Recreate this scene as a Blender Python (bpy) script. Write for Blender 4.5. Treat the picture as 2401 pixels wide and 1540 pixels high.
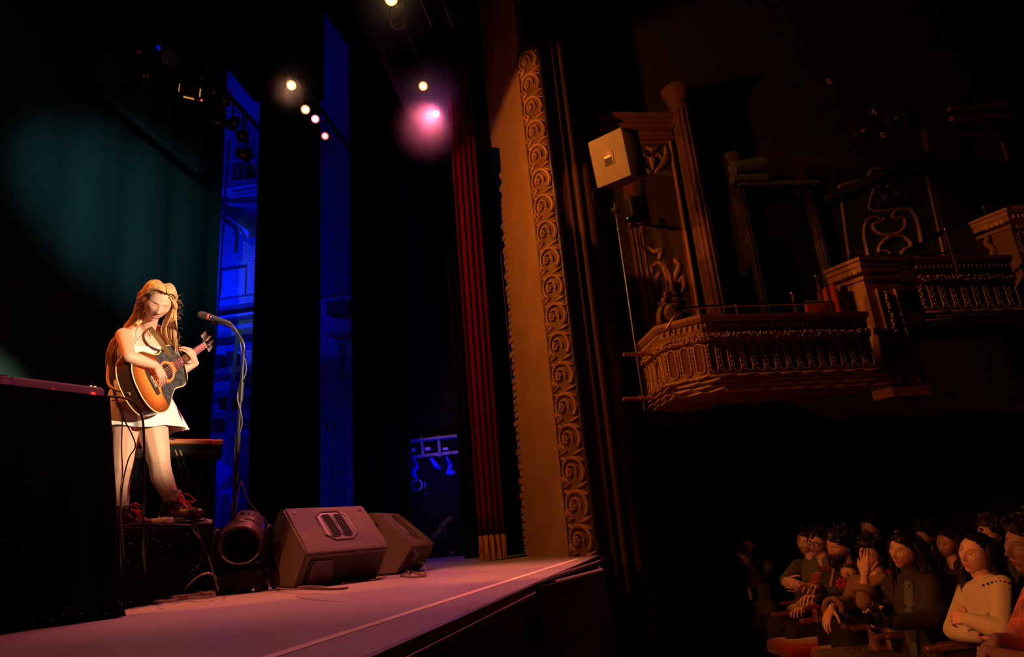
import bpy, bmesh, math, random
import numpy as np
from mathutils import Vector, Matrix, Quaternion
PI = math.pi
V = Vector
random.seed(7)
for o in list(bpy.data.objects): bpy.data.objects.remove(o)
SC = bpy.context.scene
COL = SC.collection

# ------------------------------------------------------------------ camera
PW, PH, FPX, ZC = 2401, 1540, 1571.0, 0.18
def _ray(px, py): return V((px - PW/2, py - PH/2, FPX))
_U = _ray(750, -4250).normalized()                 # where all verticals meet
_Y = _ray(1450, 1240); _Y = (_Y - _U*_Y.dot(_U)).normalized()   # cross-stage direction
_X = _Y.cross(_U)
RW = Matrix((_X, _Y, _U))                          # camera (right, down, forward) -> world
EYE = V((0, 0, ZC))
def dirp(px, py): return RW @ _ray(px, py)
def onz(px, py, z):
    v = dirp(px, py); return EYE + v*((z - ZC)/v.z)
def ony(px, py, y):
    v = dirp(px, py); return EYE + v*(y/v.y)
def onx(px, py, x):
    v = dirp(px, py); return EYE + v*(x/v.x)
def onpl(px, py, p0, n):
    v = dirp(px, py); return EYE + v*((V(p0) - EYE).dot(n)/v.dot(n))
def dep(px, py, d): return EYE + dirp(px, py)*(d/FPX)
cam = bpy.data.cameras.new('camera'); cam_o = bpy.data.objects.new('camera', cam); COL.objects.link(cam_o)
cam.sensor_width = 36; cam.lens = 36*FPX/PW; cam.clip_start = 0.05; cam.clip_end = 100
cr = RW @ V((1, 0, 0)); cu = RW @ V((0, -1, 0)); cb = RW @ V((0, 0, -1))
cam_o.matrix_world = Matrix(((cr.x, cu.x, cb.x, 0), (cr.y, cu.y, cb.y, 0), (cr.z, cu.z, cb.z, ZC), (0, 0, 0, 1)))
SC.camera = cam_o

# ------------------------------------------------------------------ world, exposure, light
SC.view_settings.view_transform = 'Standard'; SC.view_settings.look = 'None'
SC.view_settings.exposure = 0.0; SC.view_settings.gamma = 1.0
try: SC.view_settings.use_curve_mapping = False
except Exception: pass
w = bpy.data.worlds.new('world'); SC.world = w; w.use_nodes = True
w.node_tree.nodes['Background'].inputs[0].default_value = (0.05, 0.02, 0.012, 1)
w.node_tree.nodes['Background'].inputs[1].default_value = 0.012

def aim(o, frm, to):
    o.location = frm
    o.rotation_euler = (V(to) - V(frm)).to_track_quat('-Z', 'Y').to_euler()
def spot(name, frm, to, energy, color, angle, blend=0.3, size=0.05):
    l = bpy.data.lights.new(name, 'SPOT'); l.energy = energy; l.color = color
    l.spot_size = math.radians(angle); l.spot_blend = blend; l.shadow_soft_size = size
    o = bpy.data.objects.new(name, l); COL.objects.link(o); aim(o, frm, to); return o
def area(name, frm, to, energy, color, sx, sy):
    l = bpy.data.lights.new(name, 'AREA'); l.energy = energy; l.color = color
    l.shape = 'RECTANGLE'; l.size = sx; l.size_y = sy
    o = bpy.data.objects.new(name, l); COL.objects.link(o); aim(o, frm, to); return o
def point(name, loc, energy, color, size=0.05):
    l = bpy.data.lights.new(name, 'POINT'); l.energy = energy; l.color = color; l.shadow_soft_size = size
    o = bpy.data.objects.new(name, l); COL.objects.link(o); o.location = loc; return o
AMBER = (1.0, 0.36, 0.07)
# front-of-house key on the singer
spot('key_spot', (3.4, 1.8, 1.9), (-2.78, 3.78, 1.38), 3500, (1.0, 0.74, 0.50), 12.6, 0.6, 0.06)
# amber back light on her hair and shoulders
spot('back_spot', (-4.3, 2.6, 5.2), (-2.8, 3.85, 1.3), 1000, (1.0, 0.22, 0.035), 30, 0.4, 0.06)
# pink front-of-house wash over the apron, the monitors and the keyboard table
spot('pink_wash', (0.1, 3.3, 7.4), (-1.1, 3.75, 0.0), 1550, (1.0, 0.185, 0.17), 31, 0.85, 0.08)
spot('pink_lamp', onz(1022, 267, 5.0) + V((0, -0.1, -0.05)), (-1.7, 2.6, 0.3), 520, (1.0, 0.15, 0.25), 56, 0.55, 0.08)
spot('amber_wash', onz(683, 200, 5.0), (-1.6, 2.0, 0), 170, (1.0, 0.40, 0.24), 50, 0.9, 0.08)
# amber sidelight on proscenium and boxes, then unseen fills added where it falls short
spot('house_spot', (-1.8, 3.95, 3.3), (0.25, 5.95, 2.25), 205, (1.0, 0.29, 0.04), 108, 0.12, 0.03)
spot('pilaster_spot', (-1.5, 2.4, 3.4), (0.72, 6.2, 3.05), 230, (1.0, 0.26, 0.05), 16, 0.15, 0.03)
spot('panel_fill', (-2.0, 2.3, 4.6), (2.75, 7.1, 3.3), 170, (1.0, 0.30, 0.05), 13, 0.5, 0.03)  # unseen fill, added to brighten the gold panel
spot('stalls_fill', (-1.9, 2.6, 1.0), (2.0, 5.5, -0.6), 225, (1.0, 0.23, 0.055), 43, 0.35, 0.1)  # no lamp body here: fill added to light the audience
spot('stalls_front_fill', (-1.9, 2.4, 1.2), (1.9, 3.5, -0.5), 110, (1.0, 0.25, 0.065), 27, 0.5, 0.1)  # further unseen fill, added for the near end of the row
spot('keyboard_fill', (1.8, -0.6, 3.2), (-2.25, 2.55, 1.08), 240, (1.0, 0.20, 0.32), 13, 0.7, 0.05)  # narrow pink fill added to brighten the near keyboard
spot('pier_fill', (-2.9, 3.9, 4.3), (3.2, 6.3, 2.35), 340, (1.0, 0.27, 0.04), 21, 0.4, 0.03)  # extra unseen fill, added to brighten the pier sides
# cool spill on the backcloth
spot('cloth_spot', (-2.2, 1.6, 3.4), (-5.0, 6.25, 4.0), 330, (0.35, 0.85, 1.0), 27, 0.95, 0.1)
# blue working lights in the wings
point('wing_light', (-6.4, 9.0, 4.6), 135, (0.0, 0.01, 1.0), 0.2)
point('flies_light', (-5.9, 8.9, 8.6), 24, (0.0, 0.01, 1.0), 0.2)
point('wing_floor_fill', (-5.25, 8.6, 1.5), 9, (0.0, 0.01, 1.0), 0.05)  # small blue fill added to brighten the cloth bundles
point('wing_lamp', (-2.55, 9.6, 1.25), 11, (0.0, 0.01, 1.0), 0.05)

# ------------------------------------------------------------------ helpers
def tag(o, label=None, cat=None, group=None, kind=None):
    if label: o['label'] = label
    if cat: o['category'] = cat
    if group: o['group'] = group
    if kind: o['kind'] = kind
    return o
def thing(name, label, cat, loc=(0, 0, 0), rot=None, group=None):
    o = bpy.data.objects.new(name, None); COL.objects.link(o); o.empty_display_size = 0.1
    m = Matrix.Translation(V(loc))
    if rot is not None:
        if isinstance(rot, (int, float)): m = m @ Matrix.Rotation(rot, 4, 'Z')
        else: m = m @ rot.to_4x4()
    o.matrix_basis = m
    return tag(o, label, cat, group)
def root_mat(o):
    m = o.matrix_basis.copy()
    while o.parent is not None:
        o = o.parent; m = o.matrix_basis @ m
    return m
def mk(name, bm, mat, parent=None, W=True, smooth=True, label=None, angle=None, origin=None):
    """bmesh -> one object. With a parent, world coordinates (W) are brought into the parent's frame."""
    me = bpy.data.meshes.new(name)
    if W and parent is not None: bm.transform(root_mat(parent).inverted())
    shift = None
    if parent is None:
        if origin is None:
            xs = [v.co for v in bm.verts]
            lo = V((min(c.x for c in xs), min(c.y for c in xs), min(c.z for c in xs)))
            hi = V((max(c.x for c in xs), max(c.y for c in xs), max(c.z for c in xs)))
            origin = V(((lo.x + hi.x)/2, (lo.y + hi.y)/2, lo.z))
        shift = V(origin); bm.transform(Matrix.Translation(-shift))
    bmesh.ops.recalc_face_normals(bm, faces=bm.faces)
    bm.to_mesh(me); bm.free()
    return mkme(name, me, mat, parent, smooth, label, shift, angle)
def mkme(name, me, mat, parent=None, smooth=True, label=None, shift=None, angle=None):
    o = bpy.data.objects.new(name, me); COL.objects.link(o)
    mats = mat if isinstance(mat, (list, tuple)) else [mat]
    me.materials.clear()
    for m in mats: me.materials.append(m)
    if parent is not None: o.parent = parent
    if shift is not None: o.location = shift
    if smooth:
        me.polygons.foreach_set('use_smooth', [True]*len(me.polygons))
        if angle is None: angle = 40
        try: me.set_sharp_from_angle(angle=math.radians(angle))
        except Exception: pass
    if label: o['label'] = label
    return o
def struct(name, bm, mat, smooth=False, angle=None):
    o = mk(name, bm, mat, smooth=smooth, angle=angle); o['kind'] = 'structure'; return o
def copy_tree(o, parent=None):
    c = o.copy(); COL.objects.link(c)
    if parent is not None: c.parent = parent
    for ch in list(o.children): copy_tree(ch, c)
    return c
def B(): return bmesh.new()
def frame(x, y, z, o=(0, 0, 0)):
    return Matrix(((x[0], y[0], z[0], o[0]), (x[1], y[1], z[1], o[1]), (x[2], y[2], z[2], o[2]), (0, 0, 0, 1)))
def look(zdir, up=(0, 0, 1), o=(0, 0, 0)):
    """frame whose z axis is zdir and whose y axis is as near `up` as it gets"""
    z = V(zdir).normalized(); u = V(up); x = u.cross(z)
    if x.length < 1e-5: x = V((1, 0, 0)).cross(z)
    x.normalize(); y = z.cross(x)
    return frame(x, y, z, o)
def box(bm, c, s, m=None, bev=0.0, seg=2):
    r = bmesh.ops.create_cube(bm, size=1.0); vs = r['verts']
    bmesh.ops.scale(bm, vec=V(s), verts=vs); bmesh.ops.translate(bm, vec=V(c), verts=vs)
    if bev > 0:
        es = list({e for v in vs for e in v.link_edges})
        r = bmesh.ops.bevel(bm, geom=es, offset=bev, segments=seg, affect='EDGES', profile=0.5)
        vs = list({v for f in r['faces'] for v in f.verts} | {v for v in vs if v.is_valid})
    if m is not None: bmesh.ops.transform(bm, matrix=m, verts=vs)
    return vs
def add(bm, verts, faces, m=None):
    vs = [bm.verts.new(m @ V(v) if m is not None else v) for v in verts]
    for f in faces:
        try: bm.faces.new([vs[i] for i in f])
        except ValueError: pass
    return vs
def tube(bm, pts, r, n=8, cap=True, closed=False):
    pts = [V(p) for p in pts]; k = len(pts)
    rr = r if isinstance(r, (list, tuple)) else [r]*k
    rings = []; prev = None
    for i, p in enumerate(pts):
        if closed: t = pts[(i+1) % k] - pts[i-1]
        else: t = (pts[min(i+1, k-1)] - pts[max(i-1, 0)])
        if t.length < 1e-9: t = V((0, 0, 1))
        t.normalize()
        if prev is None:
            a = V((0, 0, 1)) if abs(t.z) < 0.9 else V((1, 0, 0)); u = t.cross(a).normalized()
        else:
            u = prev - t*prev.dot(t)
            if u.length < 1e-6: u = t.orthogonal()
            u.normalize()
        prev = u; b = t.cross(u)
        rings.append([bm.verts.new(p + (u*math.cos(2*PI*j/n) + b*math.sin(2*PI*j/n))*rr[i]) for j in range(n)])
    m = k if closed else k-1
    for i in range(m):
        A, C = rings[i], rings[(i+1) % k]
        for j in range(n): bm.faces.new((A[j], A[(j+1) % n], C[(j+1) % n], C[j]))
    if cap and not closed:
        bm.faces.new(rings[0][::-1]); bm.faces.new(rings[-1])
def spline(pts, n=8, closed=False):
    """Catmull-Rom through pts"""
    P = [V(p) for p in pts]; out = []; k = len(P)
    for i in range(k if closed else k-1):
        p0 = P[(i-1) % k] if (closed or i > 0) else P[0]*2 - P[1]
        p1, p2 = P[i], P[(i+1) % k]
        p3 = P[(i+2) % k] if (closed or i+2 < k) else P[-1]*2 - P[-2]
        for j in range(n):
            t = j/n
            out.append(0.5*((2*p1) + (p2-p0)*t + (2*p0-5*p1+4*p2-p3)*t*t + (3*p1-p0-3*p2+p3)*t**3))
    if not closed: out.append(P[-1])
    return out
def lathe(bm, prof, n=24, m=None, cap=True):
    rings = []
    for r, z in prof:
        rings.append([bm.verts.new((m @ V((r*math.cos(2*PI*j/n), r*math.sin(2*PI*j/n), z))) if m is not None else V((r*math.cos(2*PI*j/n), r*math.sin(2*PI*j/n), z))) for j in range(n)])
    for a, b in zip(rings, rings[1:]):
        for j in range(n): bm.faces.new((a[j], a[(j+1) % n], b[(j+1) % n], b[j]))
    if cap:
        bm.faces.new(rings[0][::-1]); bm.faces.new(rings[-1])
def prism(bm, poly, z0, z1, m=None, bev=0):
    n = len(poly)
    vs = [V((p[0], p[1], z0)) for p in poly] + [V((p[0], p[1], z1)) for p in poly]
    fs = [tuple(range(n))[::-1], tuple(range(n, 2*n))] + [(i, (i+1) % n, n+(i+1) % n, n+i) for i in range(n)]
    return add(bm, vs, fs, m)
_ICO = {}
def ico(sub):
    if sub not in _ICO:
        b = bmesh.new(); bmesh.ops.create_icosphere(b, subdivisions=sub, radius=1.0)
        _ICO[sub] = np.array([v.co[:] for v in b.verts]), [tuple(v.index for v in f.verts) for f in b.faces]; b.free()
    return _ICO[sub]
def ball(bm, c, r, sub=2, m=None):
    vs, fs = ico(sub); r = V(r) if isinstance(r, (tuple, list, Vector)) else V((r, r, r)); c = V(c)
    return add(bm, [(m @ (V((v[0]*r.x, v[1]*r.y, v[2]*r.z))) if m is not None else V((v[0]*r.x, v[1]*r.y, v[2]*r.z))) + c for v in vs], fs)
def hull(bm, sph, sub=2):
    """convex hull of balls [(centre, radius)]; radius may be a 3-vector"""
    b = bmesh.new(); vs, _ = ico(sub)
    for c, r in sph:
        r = V(r) if isinstance(r, (tuple, list, Vector)) else V((r, r, r)); c = V(c)
        for v in vs: b.verts.new(c + V((v[0]*r.x, v[1]*r.y, v[2]*r.z)))
    bmesh.ops.convex_hull(b, input=b.verts, use_existing_faces=False)
    dead = [v for v in b.verts if not v.link_faces]
    bmesh.ops.delete(b, geom=dead, context='VERTS')
    me = bpy.data.meshes.new('t'); b.to_mesh(me); b.free(); bm.from_mesh(me); bpy.data.meshes.remove(me)
def sheet(bm, nu, nv, f, th=0.0):
    g = [[bm.verts.new(f(i/nu, j/nv)) for j in range(nv+1)] for i in range(nu+1)]
    fs = [bm.faces.new((g[i][j], g[i+1][j], g[i+1][j+1], g[i][j+1])) for i in range(nu) for j in range(nv)]
    if th: bmesh.ops.solidify(bm, geom=fs, thickness=th)
def apply_mods(bm, mods, name='tmp'):
    """run modifiers over a bmesh and hand back a mesh"""
    me = bpy.data.meshes.new(name); bm.to_mesh(me); bm.free()
    o = bpy.data.objects.new(name, me); COL.objects.link(o)
    for t, kw in mods:
        md = o.modifiers.new(t, t)
        for k, v in kw.items(): setattr(md, k, v)
    dg = bpy.context.evaluated_depsgraph_get(); dg.update()
    out = bpy.data.meshes.new_from_object(o.evaluated_get(dg), preserve_all_data_layers=True, depsgraph=dg)
    bpy.data.objects.remove(o); bpy.data.meshes.remove(me)
    return out
def voxel(bm, size, smooth=4, fac=0.5):
    return apply_mods(bm, [('REMESH', dict(mode='VOXEL', voxel_size=size)), ('SMOOTH', dict(factor=fac, iterations=smooth))])
def me2bm(me, kill=True):
    b = bmesh.new(); b.from_mesh(me)
    if kill: bpy.data.meshes.remove(me)
    return b

# ------------------------------------------------------------------ materials
MATS = {}
def mat(name, col, rough=0.6, metal=0.0, bump=0.0, scale=20.0, var=0.0, vscale=4.0, emit=None, estr=0.0, spec=0.5, attr=None, sss=0.0, coat=0.0, sheen=0.0, stretch=None, trans=0.0):
    m = bpy.data.materials.new(name); m.use_nodes = True; nt = m.node_tree; N = nt.nodes; L = nt.links
    p = N['Principled BSDF']; MATS[name] = m
    p.inputs['Base Color'].default_value = (*col, 1); p.inputs['Roughness'].default_value = rough
    p.inputs['Metallic'].default_value = metal; p.inputs['Specular IOR Level'].default_value = spec
    if coat: p.inputs['Coat Weight'].default_value = coat; p.inputs['Coat Roughness'].default_value = 0.08
    if sheen: p.inputs['Sheen Weight'].default_value = sheen
    if sss:
        p.inputs['Subsurface Weight'].default_value = sss; p.inputs['Subsurface Radius'].default_value = (0.012, 0.004, 0.002); p.inputs['Subsurface Scale'].default_value = 1.0
    if trans: p.inputs['Transmission Weight'].default_value = trans
    if emit is not None:
        p.inputs['Emission Color'].default_value = (*emit, 1); p.inputs['Emission Strength'].default_value = estr
    src = None
    if attr:
        a = N.new('ShaderNodeVertexColor'); a.layer_name = attr; src = a.outputs['Color']
        L.new(src, p.inputs['Base Color'])
    if var or bump:
        tc = N.new('ShaderNodeTexCoord'); mp = N.new('ShaderNodeMapping'); L.new(tc.outputs['Object'], mp.inputs['Vector'])
        if stretch: mp.inputs['Scale'].default_value = stretch
    if var:
        n = N.new('ShaderNodeTexNoise'); n.inputs['Scale'].default_value = vscale; n.inputs['Detail'].default_value = 6
        L.new(mp.outputs['Vector'], n.inputs['Vector'])
        r = N.new('ShaderNodeMapRange'); r.inputs[1].default_value = 0.3; r.inputs[2].default_value = 0.7
        r.inputs[3].default_value = 1-var; r.inputs[4].default_value = 1+var; L.new(n.outputs['Fac'], r.inputs[0])
        mx = N.new('ShaderNodeMix'); mx.data_type = 'RGBA'; mx.blend_type = 'MULTIPLY'; mx.inputs[0].default_value = 1.0
        if src: L.new(src, mx.inputs[6])
        else: mx.inputs[6].default_value = (*col, 1)
        L.new(r.outputs[0], mx.inputs[7]); L.new(mx.outputs[2], p.inputs['Base Color'])
    if bump:
        n2 = N.new('ShaderNodeTexNoise'); n2.inputs['Scale'].default_value = scale; n2.inputs['Detail'].default_value = 4
        L.new(mp.outputs['Vector'], n2.inputs['Vector'])
        b = N.new('ShaderNodeBump'); b.inputs['Strength'].default_value = bump; b.inputs['Distance'].default_value = 0.01
        L.new(n2.outputs['Fac'], b.inputs['Height']); L.new(b.outputs['Normal'], p.inputs['Normal'])
    return m
black = mat('black_paint', (0.006, 0.006, 0.0065), 0.5, spec=0.25)
blackcloth = mat('black_cloth', (0.008, 0.008, 0.009), 0.95, bump=0.3, scale=120, spec=0.1)
rubber = mat('black_rubber', (0.014, 0.013, 0.013), 0.45)
chrome = mat('chrome', (0.75, 0.72, 0.70), 0.2, 1.0)
brass = mat('brass', (0.75, 0.42, 0.12), 0.25, 1.0)
steel = mat('dark_steel', (0.10, 0.10, 0.11), 0.4, 0.8)
# ================================================================== stage floor and apron
vinyl = mat('stage_vinyl', (0.30, 0.27, 0.27), 0.62, var=0.12, vscale=1.6, bump=0.12, scale=60, stretch=(1, 0.35, 1), spec=0.35)
tape = mat('pale_tape', (0.95, 0.80, 0.60), 0.6)
wood_dark = mat('dark_wood', (0.05, 0.025, 0.018), 0.5, var=0.3, vscale=8)
carpet = mat('dark_carpet', (0.035, 0.012, 0.012), 0.95, bump=0.4, scale=200)
def xe(y): return -0.555 + 0.0745*y
def xl(y): return -0.84 + 0.103*y
bm = B()
poly = [(-8.5, -0.5), (xe(-0.5), -0.5), (xe(5.6), 5.6), (-0.05, 6.2), (-0.6, 11.0), (-8.5, 11.0)]
prism(bm, poly, -0.06, 0.0); struct('floor', bm, vinyl)
bm = B()
ys = [0.2 + i*0.26 for i in range(20)]
vs = []
for y in ys: vs += [(xl(y)-0.019, y, 0.0012), (xl(y)+0.019, y, 0.0012)]
add(bm, vs, [(2*i, 2*i+1, 2*i+3, 2*i+2) for i in range(len(ys)-1)])
tag(mk('floor_line', bm, tape, smooth=False), 'pale straight stripe taped along the stage floor near its edge', 'tape line')
bm = B()   # dark nosing
def strip(bm, x0, x1, z0, z1, ya=-0.4, yb=5.5):
    add(bm, [(xe(ya)+x0, ya, z0), (xe(ya)+x1, ya, z0), (xe(ya)+x1, ya, z1), (xe(ya)+x0, ya, z1), (xe(yb)+x0, yb, z0), (xe(yb)+x1, yb, z0), (xe(yb)+x1, yb, z1), (xe(yb)+x0, yb, z1)],
        [(0, 1, 2, 3), (4, 7, 6, 5), (0, 4, 5, 1), (1, 5, 6, 2), (2, 6, 7, 3), (3, 7, 4, 0)])
strip(bm, -0.012, 0.010, -0.02, 0.004); struct('trim_1', bm, rubber)
bm = B(); strip(bm, 0.012, 0.024, -0.034, -0.020); struct('trim_2', bm, mat('worn_edge', (0.22, 0.13, 0.12), 0.6, var=0.4, vscale=9))
bm = B(); strip(bm, -0.02, 0.008, -1.25, -0.06); struct('wall_apron', bm, mat('apron_wood', (0.012, 0.005, 0.004), 0.6, var=0.4, vscale=6, stretch=(1, 4, 0.4)))
bm = B(); add(bm, [(-0.6, -1, -1.22), (9, -1, -1.22), (9, 14, -1.22), (-0.6, 14, -1.22), (-0.6, -1, -1.3), (9, -1, -1.3), (9, 14, -1.3), (-0.6, 14, -1.3)], [(0, 1, 2, 3), (4, 7, 6, 5), (0, 4, 5, 1), (1, 5, 6, 2), (2, 6, 7, 3), (3, 7, 4, 0)])
o = struct('floor_stalls', bm, carpet)

# shallow black trough hung on the stage edge
tr = thing('equipment_tray', 'black open tray with pink lit rim clipped to the stage edge', 'tray', (xe(2.75)+0.03, 2.75, -0.16))
trm = mat('tray_black', (0.006, 0.005, 0.005), 0.6)
p0, p1 = onz(1254, 1366, 0.02), onz(1405, 1316, 0.02)
q0, q1 = onz(1302, 1371, -0.005), onz(1412, 1341, -0.005)
bm = B()
def quadbox(bm, a, b, z0, z1, th):
    a, b = V(a), V(b); d = (b-a); d.z = 0; n = V((d.y, -d.x, 0)).normalized()*th
    add(bm, [V((a.x, a.y, z0)), V((b.x, b.y, z0)), V((b.x, b.y, z1)), V((a.x, a.y, z1)), V((a.x, a.y, z0))+n, V((b.x, b.y, z0))+n, V((b.x, b.y, z1))+n, V((a.x, a.y, z1))+n],
        [(0, 1, 2, 3), (4, 7, 6, 5), (0, 4, 5, 1), (1, 5, 6, 2), (2, 6, 7, 3), (3, 7, 4, 0)])
quadbox(bm, p0, p1, -0.2, 0.018, 0.012); quadbox(bm, q0, q1, -0.2, 0.0, 0.012)
quadbox(bm, p0, q0, -0.2, 0.004, 0.012); quadbox(bm, p1, q1, -0.2, 0.004, 0.012)
add(bm, [(p0.x, p0.y, -0.19), (q0.x, q0.y, -0.19), (q1.x, q1.y, -0.19), (p1.x, p1.y, -0.19)], [(0, 1, 2, 3)])
mk('tray', bm, trm, tr, smooth=False)
bm = B(); tube(bm, [V((q0.x, q0.y, 0.004)), V((q1.x, q1.y, 0.004))], 0.008); mk('front_rim', bm, mat('rim_grey', (0.45, 0.40, 0.40), 0.4), tr)
bm = B(); a = p0.lerp(p1, 0.25); tube(bm, [V((a.x, a.y, 0.022)), V((p1.x, p1.y, 0.022))], 0.004); mk('back_rim', bm, MATS['rim_grey'], tr)

# ================================================================== proscenium
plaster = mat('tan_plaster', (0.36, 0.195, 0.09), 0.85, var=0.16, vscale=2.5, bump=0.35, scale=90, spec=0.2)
gilt = mat('gilt_plaster', (0.36, 0.18, 0.065), 0.55, var=0.25, vscale=12, spec=0.3)
brick = mat('bare_brick', (0.36, 0.20, 0.15), 0.9, var=0.35, vscale=18, bump=0.5, scale=40)
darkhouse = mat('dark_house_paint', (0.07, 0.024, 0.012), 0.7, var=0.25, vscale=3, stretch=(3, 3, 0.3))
deepwall = mat('deep_wall', (0.03, 0.018, 0.014), 0.9)
PA, PB = V((-0.90, 6.75, 0)), V((-0.385, 5.66, 0))
pu = (PB-PA).normalized(); pn = V((pu.y, -pu.x, 0))
if pn.dot(EYE-PA) < 0: pn = -pn
def pp(px, py): return onpl(px, py, PA, pn)
def slab(bm, pts, n, th):
    k = len(pts); pts = [V(p) for p in pts]
    add(bm, pts + [p - n*th for p in pts], [tuple(range(k)), tuple(range(2*k-1, k-1, -1))] + [(i, i+k, (i+1) % k + k, (i+1) % k) for i in range(k)])
bm = B()
outline = [(1104, -160), (1130, 130), (1153, 345), (1171, 347), (1190, 620), (1210, 900), (1236, 1302), (1352, 1302), (1322, 900), (1285, 520), (1240, 112), (1200, -160)]
pts = [pp(*p) for p in outline]
for i in (6, 7): pts[i].z = 0.0
for i in (7, 8, 9, 10, 11): pts[i] = V((PB.x, PB.y, pts[i].z))
slab(bm, pts, pn, 0.08); struct('wall_proscenium', bm, plaster)
# bare brick edge of the opening: stepped courses
bm = B()
edge = [(1178, 388), (1190, 620), (1210, 900), (1236, 1302)]
e3 = [pp(*p) for p in edge]
z = 0.0; k = 0
zt = e3[0].z
def edge_at(zz):
    for a, b in zip(e3, e3[1:]):
        if min(a.z, b.z) <= zz <= max(a.z, b.z): return a.lerp(b, (zz-a.z)/(b.z-a.z))
    return e3[-1] if zz < e3[-1].z else e3[0]
while z < zt:
    p = edge_at(z+0.03); wd = random.uniform(0.03, 0.055) + (0.015 if k % 2 else 0)
    box(bm, (0, 0, 0), (wd*2.6, 0.10, 0.062), frame(pu, pn, V((0, 0, 1)), p + V((0, 0, 0.034)) - pn*0.053 - pu*wd*1.3), bev=0.006, seg=1)
    z += 0.072; k += 1
struct('trim_3', bm, brick)
# black steel guide running up beside the opening
bm = B(); a = pp(1128, 200) - pn*0.25 - pu*0.12; b = pp(1222, 1296) - pn*0.25 - pu*0.12; b.z = 0
box(bm, (0, 0, (a.z)/2), (0.16, 0.10, a.z), frame(pu, pn, V((0, 0, 1)), V((b.x, b.y, 0))))
struct('trim_4', bm, black)

# carved frame: quarter-round moulding with scrolls
FR = 0.20
fr0 = PB + pu*0.0
def fr_pt(u, v, h=0.0):
    """u 0..1 across the moulding (0 = beside the plaster), v = height, h = relief"""
    a = u*1.25; r = FR
    c = PB + pu*0.035 - pn*(r-0.03)
    d = pu*math.sin(a) + pn*math.cos(a)
    return c + d*(r+h) + V((0, 0, v))
ztop = pp(1240, 112).z + 0.12
lean = 0.0
bm = B(); sheet(bm, 14, 60, lambda i, j: fr_pt(i, j*ztop), 0.03)
o = struct('trim_5', bm, gilt, smooth=True)
bm = B()
for u0, rr in ((-0.07, 0.010), (0.0, 0.012), (1.02, 0.02)): tube(bm, [fr_pt(u0, 0), fr_pt(u0, ztop)], rr, 6)
struct('trim_6', bm, wood_dark, smooth=True)
def ribbon3(bm, pts, wid, hgt, f):
    """raised rib following 2-D pts (u,v) on the moulding"""
    tube(bm, [f(p[0], p[1], hgt) for p in pts], wid, 6)
SP = 0.265
bm = B(); n = int(ztop/SP)
for k in range(n):
    v0 = k*SP
    def P(u, v): return (u, v0+v*SP)
    # main C scroll
    cs = [P(0.5+0.40*math.cos(t)*(1-0.05*t), 0.46+0.44*math.sin(t)*(1-0.05*t)) for t in [(-0.7+i*0.33) for i in range(16)]]
    tube(bm, [fr_pt(a, b, 0.012) for a, b in cs], [0.017*(1-0.5*i/16) for i in range(16)], 6)
    # inner curl
    ci = [P(0.48+0.20*math.cos(t)*(1-0.09*t), 0.46+0.24*math.sin(t)*(1-0.09*t)) for t in [(3.6-i*0.4) for i in range(11)]]
    tube(bm, [fr_pt(a, b, 0.012) for a, b in ci], [0.012*(1-0.04*i) for i in range(11)], 6)
    # rosette
    for t in range(6):
        a, b = P(0.42+0.085*math.cos(t*PI/3), 0.44+0.10*math.sin(t*PI/3)); ball(bm, fr_pt(a, b, 0.012), 0.015, 1)
    ball(bm, fr_pt(*P(0.42, 0.44), 0.022), 0.012, 1)
    # leaves at the joint
    for (u1, w1, u2, w2) in ((0.05, 0.02, 0.42, 0.12), (0.08, 0.92, 0.35, 0.80), (0.62, -0.04, 0.98, 0.10), (0.60, 0.90, 0.95, 0.74), (0.15, 0.10, 0.1, 0.34), (0.88, 0.2, 0.95, 0.5)):
        a, b = fr_pt(*P(u1, w1), 0.004), fr_pt(*P(u2, w2), 0.016)
        hull(bm, [(a, 0.007), (a.lerp(b, 0.55), 0.016), (b, 0.006)], 1)
o = struct('trim_7', bm, gilt, smooth=True)

# dark face of the proscenium running back to the boxes, with stepped mouldings
hw = [V((-0.25, 5.56, 0)), V((-0.10, 5.63, 0)), V((0.06, 5.74, 0)), V((0.16, 5.95, 0)), V((0.24, 6.20, 0))]
bm = B()
for a, b in zip(hw, hw[1:]):
    n_ = V((-(b-a).y, (b-a).x, 0)).normalized()
    slab(bm, [V((a.x, a.y, -1.22)), V((b.x, b.y, -1.22)), V((b.x, b.y, 12.9)), V((a.x, a.y, 12.9))], -n_, 0.05)
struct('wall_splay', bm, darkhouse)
bm = B()
for t, r in ((0.1, 0.03), (0.6, 0.04)):
    p = hw[1].lerp(hw[2], t); tube(bm, [p + V((0.02, -0.02, -1.2)), p + V((0.02, -0.02, 8))], r, 10)
for t, r in ((0.3, 0.05), (0.8, 0.04)):
    p = hw[2].lerp(hw[3], t); tube(bm, [p + V((0.02, -0.02, -1.2)), p + V((0.02, -0.02, 8))], r, 10)
struct('trim_8', bm, darkhouse, smooth=True)

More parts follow.
